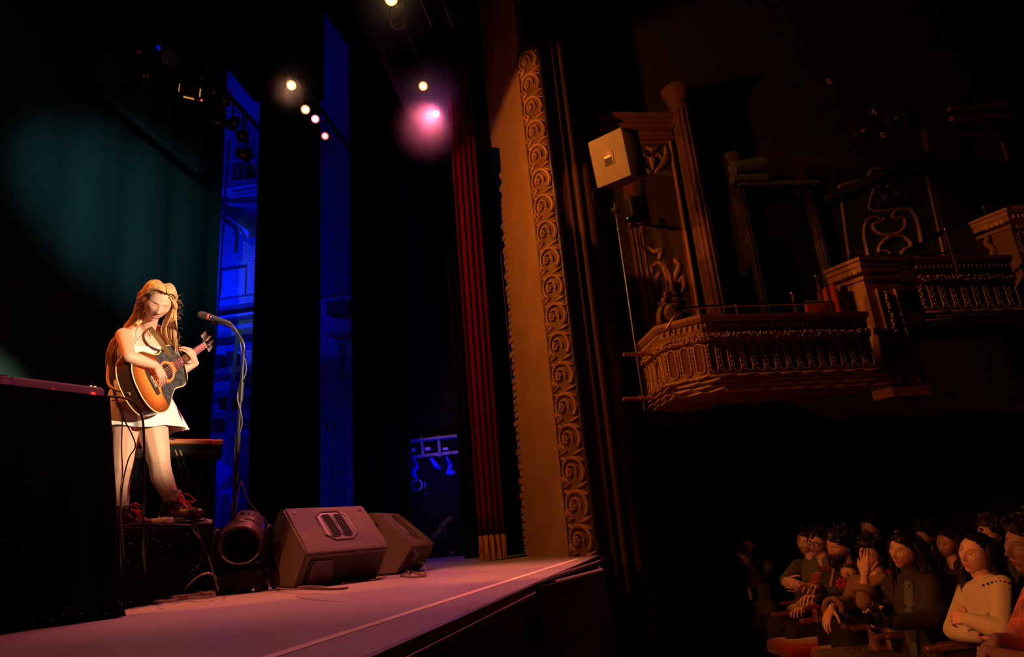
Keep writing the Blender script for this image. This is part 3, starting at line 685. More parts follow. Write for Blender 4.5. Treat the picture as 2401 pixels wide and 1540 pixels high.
# ================================================================== drapes
tealcloth = mat('teal_drape', (0.030, 0.085, 0.085), 0.95, bump=0.25, scale=90, var=0.2, vscale=2, stretch=(1, 1, 0.2), spec=0.1)
velvetblack = mat('black_velour', (0.012, 0.012, 0.013), 0.98, bump=0.2, scale=100, spec=0.05)
redcurtain = mat('red_house_curtain', (0.26, 0.003, 0.008), 0.9, bump=0.15, scale=120, spec=0.05)
def drape(name, label, a, b, z0, z1, mm, amp=0.05, wl=0.35, seed=0, ztop=None, group=None, cat='curtain', narrow=0.0, parent=None, fn=None):
    """hanging cloth from a to b (plan), folds across its face"""
    rnd = random.Random(seed); a, b = V((a[0], a[1], 0)), V((b[0], b[1], 0)); L_ = (b-a).length; d = (b-a).normalized(); n_ = V((d.y, -d.x, 0))
    ph = [rnd.uniform(0, 6.28) for _ in range(4)]; k = [2*PI/wl*rnd.uniform(0.85, 1.15), 2*PI/wl*0.43, 2*PI/wl*2.1]
    def f(i, j):
        s = i*L_; w_ = 1 - narrow*j
        z = z0 + (z1-z0)*j
        if fn: z = fn(i, j, z)
        o = amp*(math.sin(k[0]*s+ph[0]+0.25*math.sin(z*0.8)) + 0.6*math.sin(k[1]*s+ph[1]) + 0.25*math.sin(k[2]*s+ph[2]+z*0.3))*(1-0.25*j)
        return a + d*(s*w_) + n_*o + V((0, 0, z))
    bm = B(); nu, nv = max(8, int(L_/wl*14)), 14
    g0 = [[bm.verts.new(f(i/nu, j/nv)) for j in range(nv+1)] for i in range(nu+1)]
    g1 = [[bm.verts.new(v.co - n_*0.012) for v in row] for row in g0]
    for i in range(nu):
        for j in range(nv):
            bm.faces.new((g0[i][j], g0[i+1][j], g0[i+1][j+1], g0[i][j+1])); bm.faces.new((g1[i][j+1], g1[i+1][j+1], g1[i+1][j], g1[i][j]))
    for i in range(nu):
        for j in (0, nv): bm.faces.new((g0[i][j], g1[i][j], g1[i+1][j], g0[i+1][j]))
    for j in range(nv):
        for i in (0, nu): bm.faces.new((g0[i][j], g0[i][j+1], g1[i][j+1], g1[i][j]))
    o = mk(name, bm, mm, parent, angle=70)
    if parent is None: tag(o, label, cat, group)
    return o
drape('backcloth', 'wide teal drape hanging behind the singer across the back of the stage', (-5.0, 1.6), (-5.0, 7.95), 0.0, 12.5, tealcloth, 0.02, 0.85, 3)
za, zb = onx(220, 210, -4.72).z, onx(465, 410, -4.72).z
ya, yb = onx(222, 210, -4.72).y, onx(468, 410, -4.72).y
def hemfn(i, j, z):
    base = za + (zb-za)*max(0.0, min(1.2, i))
    if i > 0.9: base += (i-0.9)**2*14.0
    return base + (12.0-base)*j
bd = drape('swag_border', 'teal cloth border with a slanting bottom hem high above the singer', (-4.72, ya), (-4.72, yb+0.12), 0, 9, tealcloth, 0.02, 0.5, 5, fn=hemfn)
bm = B(); tube(bm, [V((-4.70, ya + (yb-ya)*t, za + (zb-za)*t + 0.02)) for t in (0, 0.25, 0.5, 0.75, 0.95)], 0.035, 8)
mk('hem', bm, tealcloth, bd)
drape('leg_curtain', 'broad black masking curtain right of the microphone stand', (onx(592, 900, -3.95)[0], onx(592, 900, -3.95).y), (-3.95, onx(752, 900, -3.95).y), 0, 12.5, velvetblack, 0.03, 0.3, 11, group=None)
drape('leg_curtain', 'black masking curtain between the two blue gaps in the wings', (-2.75, onx(832, 900, -2.75).y), (-2.75, onx(963, 900, -2.75).y), 0, 12.5, velvetblack, 0.03, 0.3, 12)
drape('leg_curtain', 'narrow black masking curtain directly left of the red house curtain', (-1.75, onx(1070, 900, -1.75).y), (-1.75, onx(1128, 900, -1.75).y), 0, 12.5, velvetblack, 0.03, 0.25, 13)
drape('leg_curtain', 'black masking curtain filling the gap right of the red house curtain', (-1.35, onx(1100, 900, -1.35).y), (-1.35, onx(1197, 900, -1.35).y), 0, 12.5, velvetblack, 0.02, 0.25, 14)
# red house curtain
ra, rb = onz(1146, 1296, 0.0), onz(1198, 1312, 0.0)
rc_ = thing('house_curtain', 'red velvet house curtain with gold fringe gathered beside the proscenium', 'curtain', V((-1.17, 6.3, 0)))
A_, B_ = V((-1.28, 6.35, 0)), V((-1.05, 6.45, 0))
bm = B()
def rf(i, j):
    z = 0.20 + (6.2-0.20)*j; s = i
    o = 0.035*math.sin(2*PI*4.5*s + 0.4*math.sin(z*0.6)) + 0.012*math.sin(2*PI*10*s+1)
    d = (B_-A_); L2 = 1.0 + 0.12*math.sin(j*2.6)
    return A_ + d*((s-0.5)*L2+0.5) + V((0.35, -0.94, 0))*o + V((0, 0, z))
sheet(bm, 70, 24, rf, 0.01); mk('cloth', bm, redcurtain, rc_, angle=180)
bm = B()
for k in range(90):
    p = rf((k+0.5)/90, 0); q = V((p.x + random.uniform(-0.012, 0.012), p.y + random.uniform(-0.012, 0.0), 0.01 + random.uniform(0, 0.02)))
    tube(bm, [p + V((0.004, -0.012, 0.02)), p.lerp(q, 0.5) + V((random.uniform(-0.006, 0.006), -0.012, 0)), q], 0.0045, 4)
mk('fringe', bm, mat('gold_fringe', (0.55, 0.28, 0.07), 0.6), rc_)
bm = B(); sheet(bm, 60, 1, lambda i, j: rf(i, 0) + V((0.004, -0.012, -0.02+0.05*j)), 0.01); mk('fringe_band', bm, MATS['gold_fringe'], rc_)
# black borders overhead: their lower edges mask the flies
def border(label, X, pts, th=0.05):
    """vertical black cloth at x = X with lower edge through picture points"""
    P_ = [onx(x, y, X) for x, y in pts]; bm = B()
    g = [[bm.verts.new(V((X + 0.02*math.sin(p.y*9+z), p.y, p.z + (12.9-p.z)*z))) for z in (0, 0.1, 0.3, 1)] for p in P_]
    fs = [bm.faces.new((g[i][j], g[i+1][j], g[i+1][j+1], g[i][j+1])) for i in range(len(g)-1) for j in range(3)]
    bmesh.ops.solidify(bm, geom=fs, thickness=0.02)
    return tag(mk('border_curtain', bm, velvetblack), label, 'curtain')
border('black overhead border whose slanting edge runs above the lamps at the back', -4.1, [(250, -150), (480, 100), (540, 172), (594, 240), (760, 235)])
border('black overhead border in the middle, beside the upper blue gap', -3.0, [(560, -60), (728, -10), (790, 70), (832, 130), (960, 300), (1010, 320)])
bm = B(); g = [[bm.verts.new(V((-1.7 + 0.02*math.sin(y*9), y, z if z > 5 else zl))) for z in (0, 12.9)] for y, zl in ((2.6, 4.72), (4.0, 4.72), (5.5, 4.72), (6.8, 4.72), (7.6, 4.72), (8.6, 4.72))]
fs = [bm.faces.new((g[i][0], g[i+1][0], g[i+1][1], g[i][1])) for i in range(5)]; bmesh.ops.solidify(bm, geom=fs, thickness=0.02)
tag(mk('border_curtain', bm, velvetblack), 'black overhead border nearest the house, behind the two right lamps', 'curtain')

# ================================================================== the side wall of the stage, lit blue
pale = mat('pale_painted_brick', (0.55, 0.55, 0.60), 0.85, var=0.15, vscale=3)
def brickwall(name, col):
    m = bpy.data.materials.new(name); m.use_nodes = True; nt = m.node_tree; N = nt.nodes; L = nt.links
    p = N['Principled BSDF']; tc = N.new('ShaderNodeTexCoord'); mp = N.new('ShaderNodeMapping'); mp.inputs['Rotation'].default_value = (PI/2, 0, 0)
    b = N.new('ShaderNodeTexBrick'); b.inputs['Scale'].default_value = 5; b.inputs['Color1'].default_value = (*col, 1); b.inputs['Color2'].default_value = (*[c*0.8 for c in col], 1); b.inputs['Mortar'].default_value = (*[c*0.45 for c in col], 1)
    L.new(tc.outputs['Object'], mp.inputs['Vector']); L.new(mp.outputs['Vector'], b.inputs['Vector']); L.new(b.outputs['Color'], p.inputs['Base Color']); p.inputs['Roughness'].default_value = 0.9
    return m
YW = 10.2
bm = B(); box(bm, (-4.8, YW+0.1, 6.45), (7.6, 0.2, 13.1)); struct('wall_stage_left', bm, brickwall('wing_brick', (0.5, 0.5, 0.55)))
pg = mat('grey_paint', (0.42, 0.42, 0.46), 0.6, var=0.15)
dg = mat('dark_paint', (0.06, 0.06, 0.07), 0.6)
wood = mat('pale_wood', (0.50, 0.32, 0.18), 0.6, var=0.2)
def yb_(px0, py0, px1, py1, y, th=0.1):
    """upright box spanning a picture rectangle, its front at depth line y"""
    a, c = ony(px0, py1, y), ony(px1, py0, y); mx_ = ony((px0+px1)/2, (py0+py1)/2, y)
    return (mx_ + V((0, th/2, 0))), (abs(c.x-a.x), th, abs(c.z-a.z))
def bk(name, label, cat, r, y, mm, th=0.1, rot=0.0, group=None):
    bm = B(); c, s = yb_(*r, y, th); box(bm, (0, 0, 0), s, Matrix.Translation(c) @ Matrix.Rotation(rot, 4, 'Y'), bev=0.006, seg=1)
    return tag(mk(name, bm, mm, smooth=False), label, cat, group)
# fly gallery with fascia and railing
gl = thing('fly_gallery', 'narrow fly gallery with blue lit fascia high in the left gap', 'gallery', ony(545, 460, 9.6))
bm = B(); c, s = yb_(496, 424, 640, 432, 9.5, 0.7); box(bm, c, s); mk('deck_edge', bm, pg, gl, smooth=False)
bm = B(); c, s = yb_(535, 440, 640, 462, 9.55, 0.05); box(bm, c, s); mk('fascia', bm, pg, gl, smooth=False)
bm = B()
for x in (520, 534, 560, 577):
    tube(bm, [ony(x-4, 424, 9.5), ony(x+4, 325, 9.5)], 0.022, 6)
tube(bm, [ony(500, 380, 9.5), ony(640, 372, 9.5)], 0.02, 6)
mk('railing', bm, pg, gl)
bm = B(); c, s = yb_(506, 380, 516, 415, 9.7, 0.1); box(bm, c, s); mk('timber_post', bm, wood, gl, smooth=False)
bk('equipment_case', 'dark case standing on the fly gallery behind its railing', 'case', (545, 378, 580, 420), 9.8, dg, 0.3)
# stair from the gallery
st = thing('steel_stair', 'steel stair with sloping stringer below the fly gallery', 'stair', ony(545, 600, 9.9))
bm = B()
for y in (9.7, 10.05):
    a, b_ = ony(500, 488, y), ony(592, 548, y); tube(bm, [a, b_], 0.11, 4)
mk('stringer', bm, pg, st, smooth=False)
bm = B(); tube(bm, [ony(502, 498, 9.6), ony(556, 540, 9.6)], 0.03, 6); tube(bm, [ony(556, 540, 9.6), ony(553, 592, 9.6)], 0.03, 6); mk('handrail', bm, dg, st)
# long ropes / rails
for i, (x0, x1, r, lb) in enumerate(((520, 503, 0.028, 'left one of two long blue lit pipes running down the left gap'), (534, 512, 0.018, 'right one of two long blue lit pipes running down the left gap'))):
    bm = B(); q = [ony(x0+2, 330, 9.2), ony(x1, 700, 9.2), ony(x1-28, 1090, 9.2)]; q[2] = V((q[2].x, q[2].y, 0)); tube(bm, q, r, 6); tag(mk('pipe', bm, pg), lb, 'pipe')
dp = thing('scene_dock_door', 'large pale panelled door glowing blue in the left gap', 'door', ony(540, 700, 10.0))
bm = B(); c, s = yb_(470, 608, 640, 705, YW-0.081, 0.08); box(bm, c, s); mk('door_leaf', bm, pg, dp, smooth=False)
bm = B()
for r in ((516, 626, 576, 628), (516, 628, 518, 690), (574, 628, 576, 690)): c, s = yb_(*r, YW-0.11, 0.03); box(bm, c, s)
mk('door_moulding', bm, dg, dp, smooth=False)
bk('wall_beam', 'bright blue lit beam under the large door in the left gap', 'beam', (505, 730, 640, 742), YW-0.2, pg, 0.2)
bk('wall_beam', 'dim blue beam just above the bright beam in the left gap', 'beam', (490, 712, 640, 722), YW-0.25, dg, 0.25)
sh = thing('wing_shelf', 'tall shelving unit with dark gear in the lower left gap', 'shelf', ony(525, 960, 9.5))
bm = B()
for y_ in (775, 862, 915, 965, 1012): c, s = yb_(470, y_, 640, y_+7, 9.4, 0.4); box(bm, c, s)
mk('boards', bm, pg, sh, smooth=False)
for x in (474, 545):
    bm = B(); a = ony(x+14, 770, 9.4); b_ = ony(x-14, 1020, 9.4); tube(bm, [a, a + (b_-a)*(a.z/(a.z-b_.z))], 0.035, 4); mk('upright', bm, pg, sh, smooth=False)
for i, (r, lb) in enumerate((((495, 830, 520, 862), 'dark box on the second shelf, left one, in the left gap'), ((528, 822, 545, 862), 'dark box on the second shelf, right one, in the left gap'), ((512, 930, 540, 958), 'dark square monitor on the third shelf in the left gap'), ((488, 978, 512, 1010), 'dark flat case leaning on the bottom shelf in the left gap'))):
    bk('gear_box', lb, 'box', r, 9.45, dg, 0.25)
# wall cloths, crates and hoops in the wings
lc = mat('blue_light_rag', (0.05, 0.08, 0.70), 0.8)  # pale cloth tinted blue: wing light put into its colour
def bundle(label, pts, y, r, name='cloth_bundle'):
    bm = B()
    P_ = [ony(x, yy, y + random.uniform(-0.08, 0.08)) for x, yy in pts]
    for a, b in zip(P_, P_[1:]): hull(bm, [(a, r*random.uniform(0.5, 1.0)), (b, r*random.uniform(0.4, 0.9))], 1)
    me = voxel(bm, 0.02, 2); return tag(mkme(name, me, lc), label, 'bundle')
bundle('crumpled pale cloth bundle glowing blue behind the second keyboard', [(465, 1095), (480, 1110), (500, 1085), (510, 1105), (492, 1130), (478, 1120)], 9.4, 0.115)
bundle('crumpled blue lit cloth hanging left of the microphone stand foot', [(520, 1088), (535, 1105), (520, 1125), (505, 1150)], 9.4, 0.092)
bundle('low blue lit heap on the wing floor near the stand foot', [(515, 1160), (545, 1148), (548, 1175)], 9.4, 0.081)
# middle gap
bk('flat_panel', 'tall dim blue flat leaning in the middle gap', 'panel', (757, 800, 795, 905), YW-0.06, pg, 0.06)
bk('flat_panel', 'bright narrow blue panel low in the middle gap', 'panel', (757, 1050, 772, 1160), YW-0.06, pg, 0.06)
bk('flat_panel', 'blue ledge board across the middle gap', 'panel', (757, 760, 822, 782), YW-0.2, pg, 0.2)
bk('flat_panel', 'upper blue wall box in the middle gap, over the ledge board', 'panel', (765, 700, 815, 735), YW-0.2, dg, 0.2)
ld = thing('step_ladder', 'blue lit step ladder standing in the middle gap', 'ladder', ony(795, 1180, 9.3))
for x0, x1 in ((778, 768), (822, 820)):
    bm = B(); a, b_ = ony(x0, 985, 9.3), ony(x1, 1190, 9.2); b_ = a + (b_-a)*((a.z)/(a.z-b_.z)); tube(bm, [a, b_], 0.025, 4); mk('stile', bm, pg, ld, smooth=False)
for y_ in (1030, 1085, 1105, 1150):
    bm = B(); c, s = yb_(772, y_, 822, y_+4, 9.25, 0.08); box(bm, c, s); mk('tread', bm, pg, ld, smooth=False)
bk('equipment_case', 'dark case behind the step ladder in the middle gap', 'case', (784, 1090, 822, 1150), 9.6, pg, 0.3)
tag(bk('gear_box', 'round topped dark gear on a shelf in the middle gap', 'box', (760, 985, 775, 1005), 9.4, dg, 0.2))
bk('shade_flat', 'added dark flat standing in for shade in the right gap', 'panel', (930, -100, 1110, 1335), YW-0.06, velvetblack, 0.05)  # black sheet added on the wall to darken the right gap
bk('shade_flat', 'added dark flat standing in for shade in the middle gap', 'panel', (738, 300, 840, 690), YW-0.06, mat('gap_shade', (0.16, 0.16, 0.2), 0.9), 0.05)  # grey sheet added on the wall to dim the middle gap
# right gap: cable board with crates
bk('cable_board', 'horizontal rail of a cable board glowing blue in the right gap', 'board', (955, 1062, 1085, 1068), YW-0.08, pg, 0.08)
bk('cable_board', 'upper board of the cable rack in the right gap', 'board', (955, 1022, 1085, 1030), YW-0.2, pg, 0.2)
for i, x in enumerate((990, 1030)):
    bm = B(); tube(bm, [ony(x-2, 1020, YW-0.12), ony(x+2, 1070, YW-0.12)], 0.025, 6); tag(mk('rack_post', bm, pg), ('left' if i == 0 else 'right') + ' short post of the cable rack in the right gap', 'post')
for i, (r, lb) in enumerate((((964, 1050, 973, 1058), 'small white label plate at the left end of the cable rack'), ((996, 1047, 1008, 1056), 'small white label plate in the middle of the cable rack'), ((1038, 1048, 1050, 1055), 'small white label plate at the right of the cable rack'))):
    bk('label_plate', lb, 'label', r, YW-0.13, mat('white_plate', (0.95, 0.95, 0.95), 0.5), 0.13)
hoop = B(); c = ony(977, 1137, YW-0.12); tube(hoop, [c + V((math.cos(t)*0.078, 0.02, math.sin(t)*0.078)) for t in [k*PI/12 for k in range(24)]], 0.018, 6, closed=True); tube(hoop, [c + V((0, 0.02, 0.08)), c + V((0, 0.02, 0.16))], 0.01, 6)
tag(mk('cable_hoop', hoop, pg), 'round coiled hoop hanging below the cable rack in the right gap', 'hoop')
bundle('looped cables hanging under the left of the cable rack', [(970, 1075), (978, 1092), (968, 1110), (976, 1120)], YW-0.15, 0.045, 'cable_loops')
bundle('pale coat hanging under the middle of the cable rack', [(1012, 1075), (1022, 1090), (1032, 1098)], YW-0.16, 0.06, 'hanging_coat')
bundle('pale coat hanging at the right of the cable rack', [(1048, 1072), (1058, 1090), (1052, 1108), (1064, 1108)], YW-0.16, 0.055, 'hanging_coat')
bundle('curled hose tinted for blue light under the coats in the right gap', [(997, 1130), (995, 1145), (1000, 1160)], YW-0.12, 0.03, 'hose')
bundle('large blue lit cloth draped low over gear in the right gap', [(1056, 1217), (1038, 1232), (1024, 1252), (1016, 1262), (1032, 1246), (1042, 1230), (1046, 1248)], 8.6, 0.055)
bundle('small rag tinted for blue light on the floor at the right gap', [(1056, 1300), (1066, 1292)], 8.4, 0.03)
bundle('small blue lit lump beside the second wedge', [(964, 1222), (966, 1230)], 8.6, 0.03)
# blue slivers beside the red curtain are wall seen through the gap

# ================================================================== overhead electrics
def cyl_between(bm, a, b, r, n=16): tube(bm, [a, b], r, n)
glass_cache = {}
def lamp(label, px, py, z, col, estr, r, group, toward, snoot=True, energy=0.0):
    p = onz(px, py, z); d = (V(toward)-p).normalized(); F = look(d, (0, 0, 1), p)
    t = thing('stage_lamp', label, 'stage light', p, group=group)
    bm = B(); lathe(bm, [(r*0.55, -r*4.4), (r*0.95, -r*4.0), (r*1.0, -r*2.2), (r*1.12, -r*2.0), (r*1.12, 0.0), (r*1.0, 0.0), (r*1.0, -r*0.5)], 20, F, cap=False); mk('housing', bm, black, t)
    m = mat('lens_glow', col, 0.3, emit=tuple(q*q*0.6+q*0.4 for q in col), estr=estr*0.75)
    bm = B(); lathe(bm, [(r*0.98, -r*0.3), (r*0.7, -r*0.12), (0.001, -r*0.02)], 20, F, cap=False); mk('lens', bm, m, t)
    bm = B(); lathe(bm, [(r*0.70, -r*0.10), (r*0.4, r*0.02), (0.001, r*0.05)], 18, F, cap=False); mk('bulb_glow', bm, mat('bulb_glow', col, 0.3, emit=tuple(0.45+0.55*q for q in col), estr=estr*1.6), t)
    bm = B(); yk = V((0, 1, 0)); c = p - d*r*2.2
    tube(bm, [c + yk*r*1.25, c + yk*r*1.3 + V((0, 0, r*2.6)), c - yk*r*1.3 + V((0, 0, r*2.6)), c - yk*r*1.25], r*0.12, 6); mk('yoke', bm, black, t)
    bm = B(); tube(bm, [c + V((0, 0, r*2.6)), c + V((0, 0, r*4.4))], r*0.25, 8); mk('clamp', bm, steel, t)
    return p, c + V((0, 0, r*4.4))
def pipe_bar(label, a, b, r=0.025):
    bm = B(); tube(bm, [V(a), V(b)], r, 8); return tag(mk('lighting_bar', bm, black), label, 'pipe')
LG = 'lit lamps on the stage electrics'
tgt = (0.3, 0.8, 0.2)
tops = []
for px, py, col, es, r, tw, lb in ((683, 200, (1.0, 0.50, 0.15), 2.6, 0.052, (-0.2, 0.6, 0.6), 'glowing amber stage lamp, uppermost of the four hung left of the middle'), (716, 257, (1.0, 0.50, 0.14), 1.8, 0.052, (-0.6, 0.8, 0.3), 'amber stage lamp second from the top of the left four'), (739, 279, (1.0, 0.26, 0.34), 2.4, 0.048, (-0.6, 0.8, 0.3), 'bright pink stage lamp third from the top of the left four'), (762, 319, (1.0, 0.16, 0.17), 1.0, 0.048, (-0.6, 0.8, 0.3), 'dull red stage lamp, lowest of the left four')):
    p, c = lamp(lb, px, py, 5.0, col, es, r, LG, tw); tops.append(c)
pipe_bar('black pipe carrying the four left stage lamps', (tops[0].x, 3.4, tops[0].z), (tops[0].x, 7.6, tops[0].z))
tops = []
for px, py, col, es, r, tw, lb in ((917, -2, (1.0, 0.55, 0.17), 3.2, 0.060, (-0.3, 0.5, 0.3), 'glowing amber stage lamp cut by the top edge of the picture'), (992, 202, (1.0, 0.45, 0.10), 2.6, 0.050, (-0.3, 0.5, 0.3), 'glowing orange stage lamp above the pink one on the right bar'), (1022, 267, (1.0, 0.34, 0.62), 5, 0.045, (-0.1, 0.2, 0.1), 'brilliant pink stage lamp with purple halo, lowest on the right bar')):
    p, c = lamp(lb, px, py, 5.0, col, es, r, LG, tw); tops.append(c)
pipe_bar('black pipe carrying the right hand stage lamps', (tops[1].x, 3.0, tops[1].z), (tops[1].x, 7.4, tops[1].z))
# the unlit can seen in the amber lamp's light
t = thing('stage_lamp', 'unlit brown barrel lamp just under the amber lamp at the top edge', 'stage light', onz(931, 40, 5.0), group='unlit lamps')
F = look((0.05, -0.2, -1), (0, 1, 0), onz(932, 38, 5.0))
bm = B(); lathe(bm, [(0.055, -0.09), (0.062, -0.07), (0.066, 0.075), (0.076, 0.09), (0.076, 0.10), (0.06, 0.09)], 24, F, cap=False); ball(bm, F @ V((0, 0, -0.075)), 0.05, 2); mk('barrel', bm, mat('brown_barrel', (0.35, 0.28, 0.18), 0.4, 0.3), t)
bm = B(); tube(bm, [F @ V((0.06, 0, -0.06)), F @ V((0.07, 0, -0.16)), F @ V((-0.07, 0, -0.16)), F @ V((-0.06, 0, -0.06))], 0.006, 6); mk('yoke', bm, black, t)
bm = B(); box(bm, (-0.02, -0.063, -0.045), (0.04, 0.006, 0.02), F); mk('rating_label', bm, mat('pale_label', (0.8, 0.75, 0.6), 0.5), t, smooth=False)
# cables glinting at the top
for i, (a, b, lb) in enumerate((((985, 0), (1012, 62), 'left hand thin steel wire slanting down from the top edge'), ((1038, 0), (1062, 66), 'right hand thin steel wire slanting down from the top edge'))):
    bm = B(); tube(bm, [onz(a[0]-8, a[1]-20, 5.3), onz(*b, 5.15)], 0.006, 6); tag(mk('steel_wire', bm, mat('wire_bronze', (0.4, 0.25, 0.12), 0.35, 0.7)), lb, 'wire')
# truss electric with moving heads above the backcloth
TX = -4.15
def tp(px, py): return onx(px, py, TX)
a_, b_ = tp(300, 60), tp(590, 345)
zt_ = tp(400, 100).z
pipe_bar('dark lighting pipe running back above the backcloth, loaded with lights', (TX, a_.y-0.3, zt_+0.15), (TX, b_.y+0.2, zt_+0.15), 0.03)
mh = thing('moving_light', 'black moving head light with round lens, nearest on the rear lighting pipe', 'moving light', tp(335, 130), group='fixtures on the rear lighting pipe')
def around(px, py, fx=TX): return onx(px, py, fx)
cpt = tp(330, 92); hp = tp(334, 165)
bm = B(); box(bm, (0, 0, 0), (0.24, 0.30, 0.16), Matrix.Translation(cpt), bev=0.02); mk('base', bm, black, mh)
bm = B()
for s in (-1, 1): hull(bm, [(cpt + V((0, s*0.14, -0.05)), 0.03), (hp + V((0, s*0.15, 0.06)), 0.035), (hp + V((0, s*0.15, -0.02)), 0.03)], 1)
mk('yoke', bm, black, mh)
bm = B(); F = look((0.35, -0.25, -0.9), (0, 0, 1), hp); lathe(bm, [(0.06, -0.16), (0.11, -0.12), (0.12, 0.05), (0.10, 0.11), (0.085, 0.13), (0.07, 0.12)], 20, F); mk('head', bm, black, mh)
bm = B(); lathe(bm, [(0.066, 0.125), (0.04, 0.145), (0.001, 0.15)], 20, F); mk('lens', bm, mat('dark_lens', (0.02, 0.05, 0.05), 0.05, coat=1.0), mh)
bm = B(); box(bm, (0, 0, 0), (0.03, 0.16, 0.02), Matrix.Translation(tp(334, 128)) @ Matrix.Rotation(0.2, 4, 'X')); mk('handle', bm, mat('pale_handle', (0.6, 0.6, 0.6), 0.5), mh, smooth=False)
bm = B(); tube(bm, [cpt, V((TX, cpt.y, zt_+0.15))], 0.02, 8); mk('clamp', bm, steel, mh)
bm = B(); ball(bm, tp(346, 116) + V((0.1, 0, 0)), 0.035, 2); mk('status_lamp', bm, mat('blue_led', (0, 0, 0.6), 0.3, emit=(0, 0.01, 1), estr=0.5), mh)
ledp = thing('led_can', 'round lamp can with a grid of clear lens beads on the rear pipe', 'stage light', tp(400, 137), group='fixtures on the rear lighting pipe')
F = look(EYE - tp(400, 137) + V((0, 0, 0.2)), (0, 0, 1), tp(400, 137))
bm = B(); lathe(bm, [(0.05, -0.2), (0.09, -0.16), (0.095, 0.0), (0.088, 0.0), (0.086, -0.01)], 24, F); mk('housing', bm, black, ledp)
bm = B()
for ring, k in ((0, 1), (0.028, 6), (0.055, 12), (0.077, 16)):
    for j in range(k): ball(bm, F @ V((ring*math.cos(2*PI*j/k+ring*9), ring*math.sin(2*PI*j/k+ring*9), 0.0)), 0.0085, 1)
mk('lens_beads', bm, mat('clear_bead', (0.85, 0.9, 0.9), 0.25, 0.0), ledp)
bm = B(); tube(bm, [F @ V((0.1, 0, -0.06)), F @ V((0.1, 0.16, -0.08)), F @ V((-0.1, 0.16, -0.08)), F @ V((-0.1, 0, -0.06))], 0.01, 6); mk('yoke', bm, black, ledp)
bm = B(); tube(bm, [tp(400, 137), V((TX, tp(400, 137).y, zt_+0.15))], 0.014, 8); mk('clamp', bm, steel, ledp)
bb = thing('barndoor_lamp', 'black lamp with orange glowing shutter slits on the rear pipe', 'stage light', tp(445, 205), group='fixtures on the rear lighting pipe')
c = tp(445, 205); F = look(V((0.5, -0.6, -0.55)), (0, 0, 1), c)
bm = B(); box(bm, (0, 0, -0.08), (0.22, 0.22, 0.2), F, bev=0.015); lathe(bm, [(0.05, -0.3), (0.07, -0.18)], 16, F); mk('housing', bm, black, bb)
bm = B(); og = mat('orange_slit', (0.9, 0.45, 0.08), 0.5, emit=(1.0, 0.45, 0.05), estr=0.5)
for a, s in (((0, -0.115, 0.022), (0.11, 0.02, 0.01)), ((-0.11, -0.03, 0.022), (0.016, 0.09, 0.01)), ((0.11, -0.03, 0.022), (0.016, 0.09, 0.01))): box(bm, a, s, F)
mk('shutter_slits', bm, og, bb, smooth=False)
bm = B(); box(bm, (0, 0.05, 0.03), (0.20, 0.012, 0.10), F); box(bm, (-0.12, 0, 0.03), (0.012, 0.2, 0.10), F); box(bm, (0.12, 0, 0.03), (0.012, 0.2, 0.10), F); mk('barn_doors', bm, black, bb, smooth=False)
bm = B(); tube(bm, [c, V((TX, c.y, zt_+0.15))], 0.014, 8); mk('clamp', bm, steel, bb)
LB = ['dark can lamp fourth along the rear pipe, beside the orange slits', 'dark lamp with red pilot light on the rear pipe', 'stubby dark lamp beyond the red pilot light on the rear pipe', 'dark lamp with bluish lens further along the rear pipe', 'small dark lamp close to the blue triangle on the rear pipe', 'dark lamp near the far end of the rear pipe', 'last dark lamp at the far end of the rear pipe', 'hanging dark lamp at the top of the left gap']
for i, (px, py, rr) in enumerate(((470, 178, 0.07), (468, 232, 0.06), (495, 215, 0.07), (524, 236, 0.075), (512, 285, 0.07), (545, 290, 0.07), (568, 318, 0.07), (574, 362, 0.08))):
    c = tp(px, py); t = thing('can_lamp', LB[i], 'stage light', c, group='fixtures on the rear lighting pipe')
    F = look(V((0.4 + 0.3*math.sin(i*2.1), -0.5, -0.6)), (0, 0, 1), c)
    bm = B(); lathe(bm, [(rr*0.5, -rr*2.6), (rr*0.9, -rr*2.2), (rr, 0), (rr*1.1, 0.02), (rr*1.1, rr*0.6), (rr*0.9, rr*0.6), (rr*0.8, rr*0.2)], 18, F); mk('housing', bm, black, t)
    bm = B(); lathe(bm, [(rr*0.82, rr*0.2), (rr*0.5, rr*0.35), (0.001, rr*0.4)], 16, F); mk('lens', bm, MATS['dark_lens'], t)
    bm = B(); tube(bm, [F @ V((rr*1.1, 0, -rr)), F @ V((rr*1.1, rr*2, -rr)), F @ V((-rr*1.1, rr*2, -rr)), F @ V((-rr*1.1, 0, -rr))], 0.008, 6); mk('yoke', bm, steel, t)
    bm = B(); tube(bm, [c, V((TX, c.y, zt_+0.15))], 0.014, 8); mk('clamp', bm, steel, t)
    if i == 1:
        bm = B(); ball(bm, tp(469, 243) + V((0.05, -0.05, 0)), 0.012, 2); mk('pilot_light', bm, mat('red_led', (0.8, 0.1, 0.05), 0.4, emit=(1, 0.08, 0.03), estr=2.0), t)

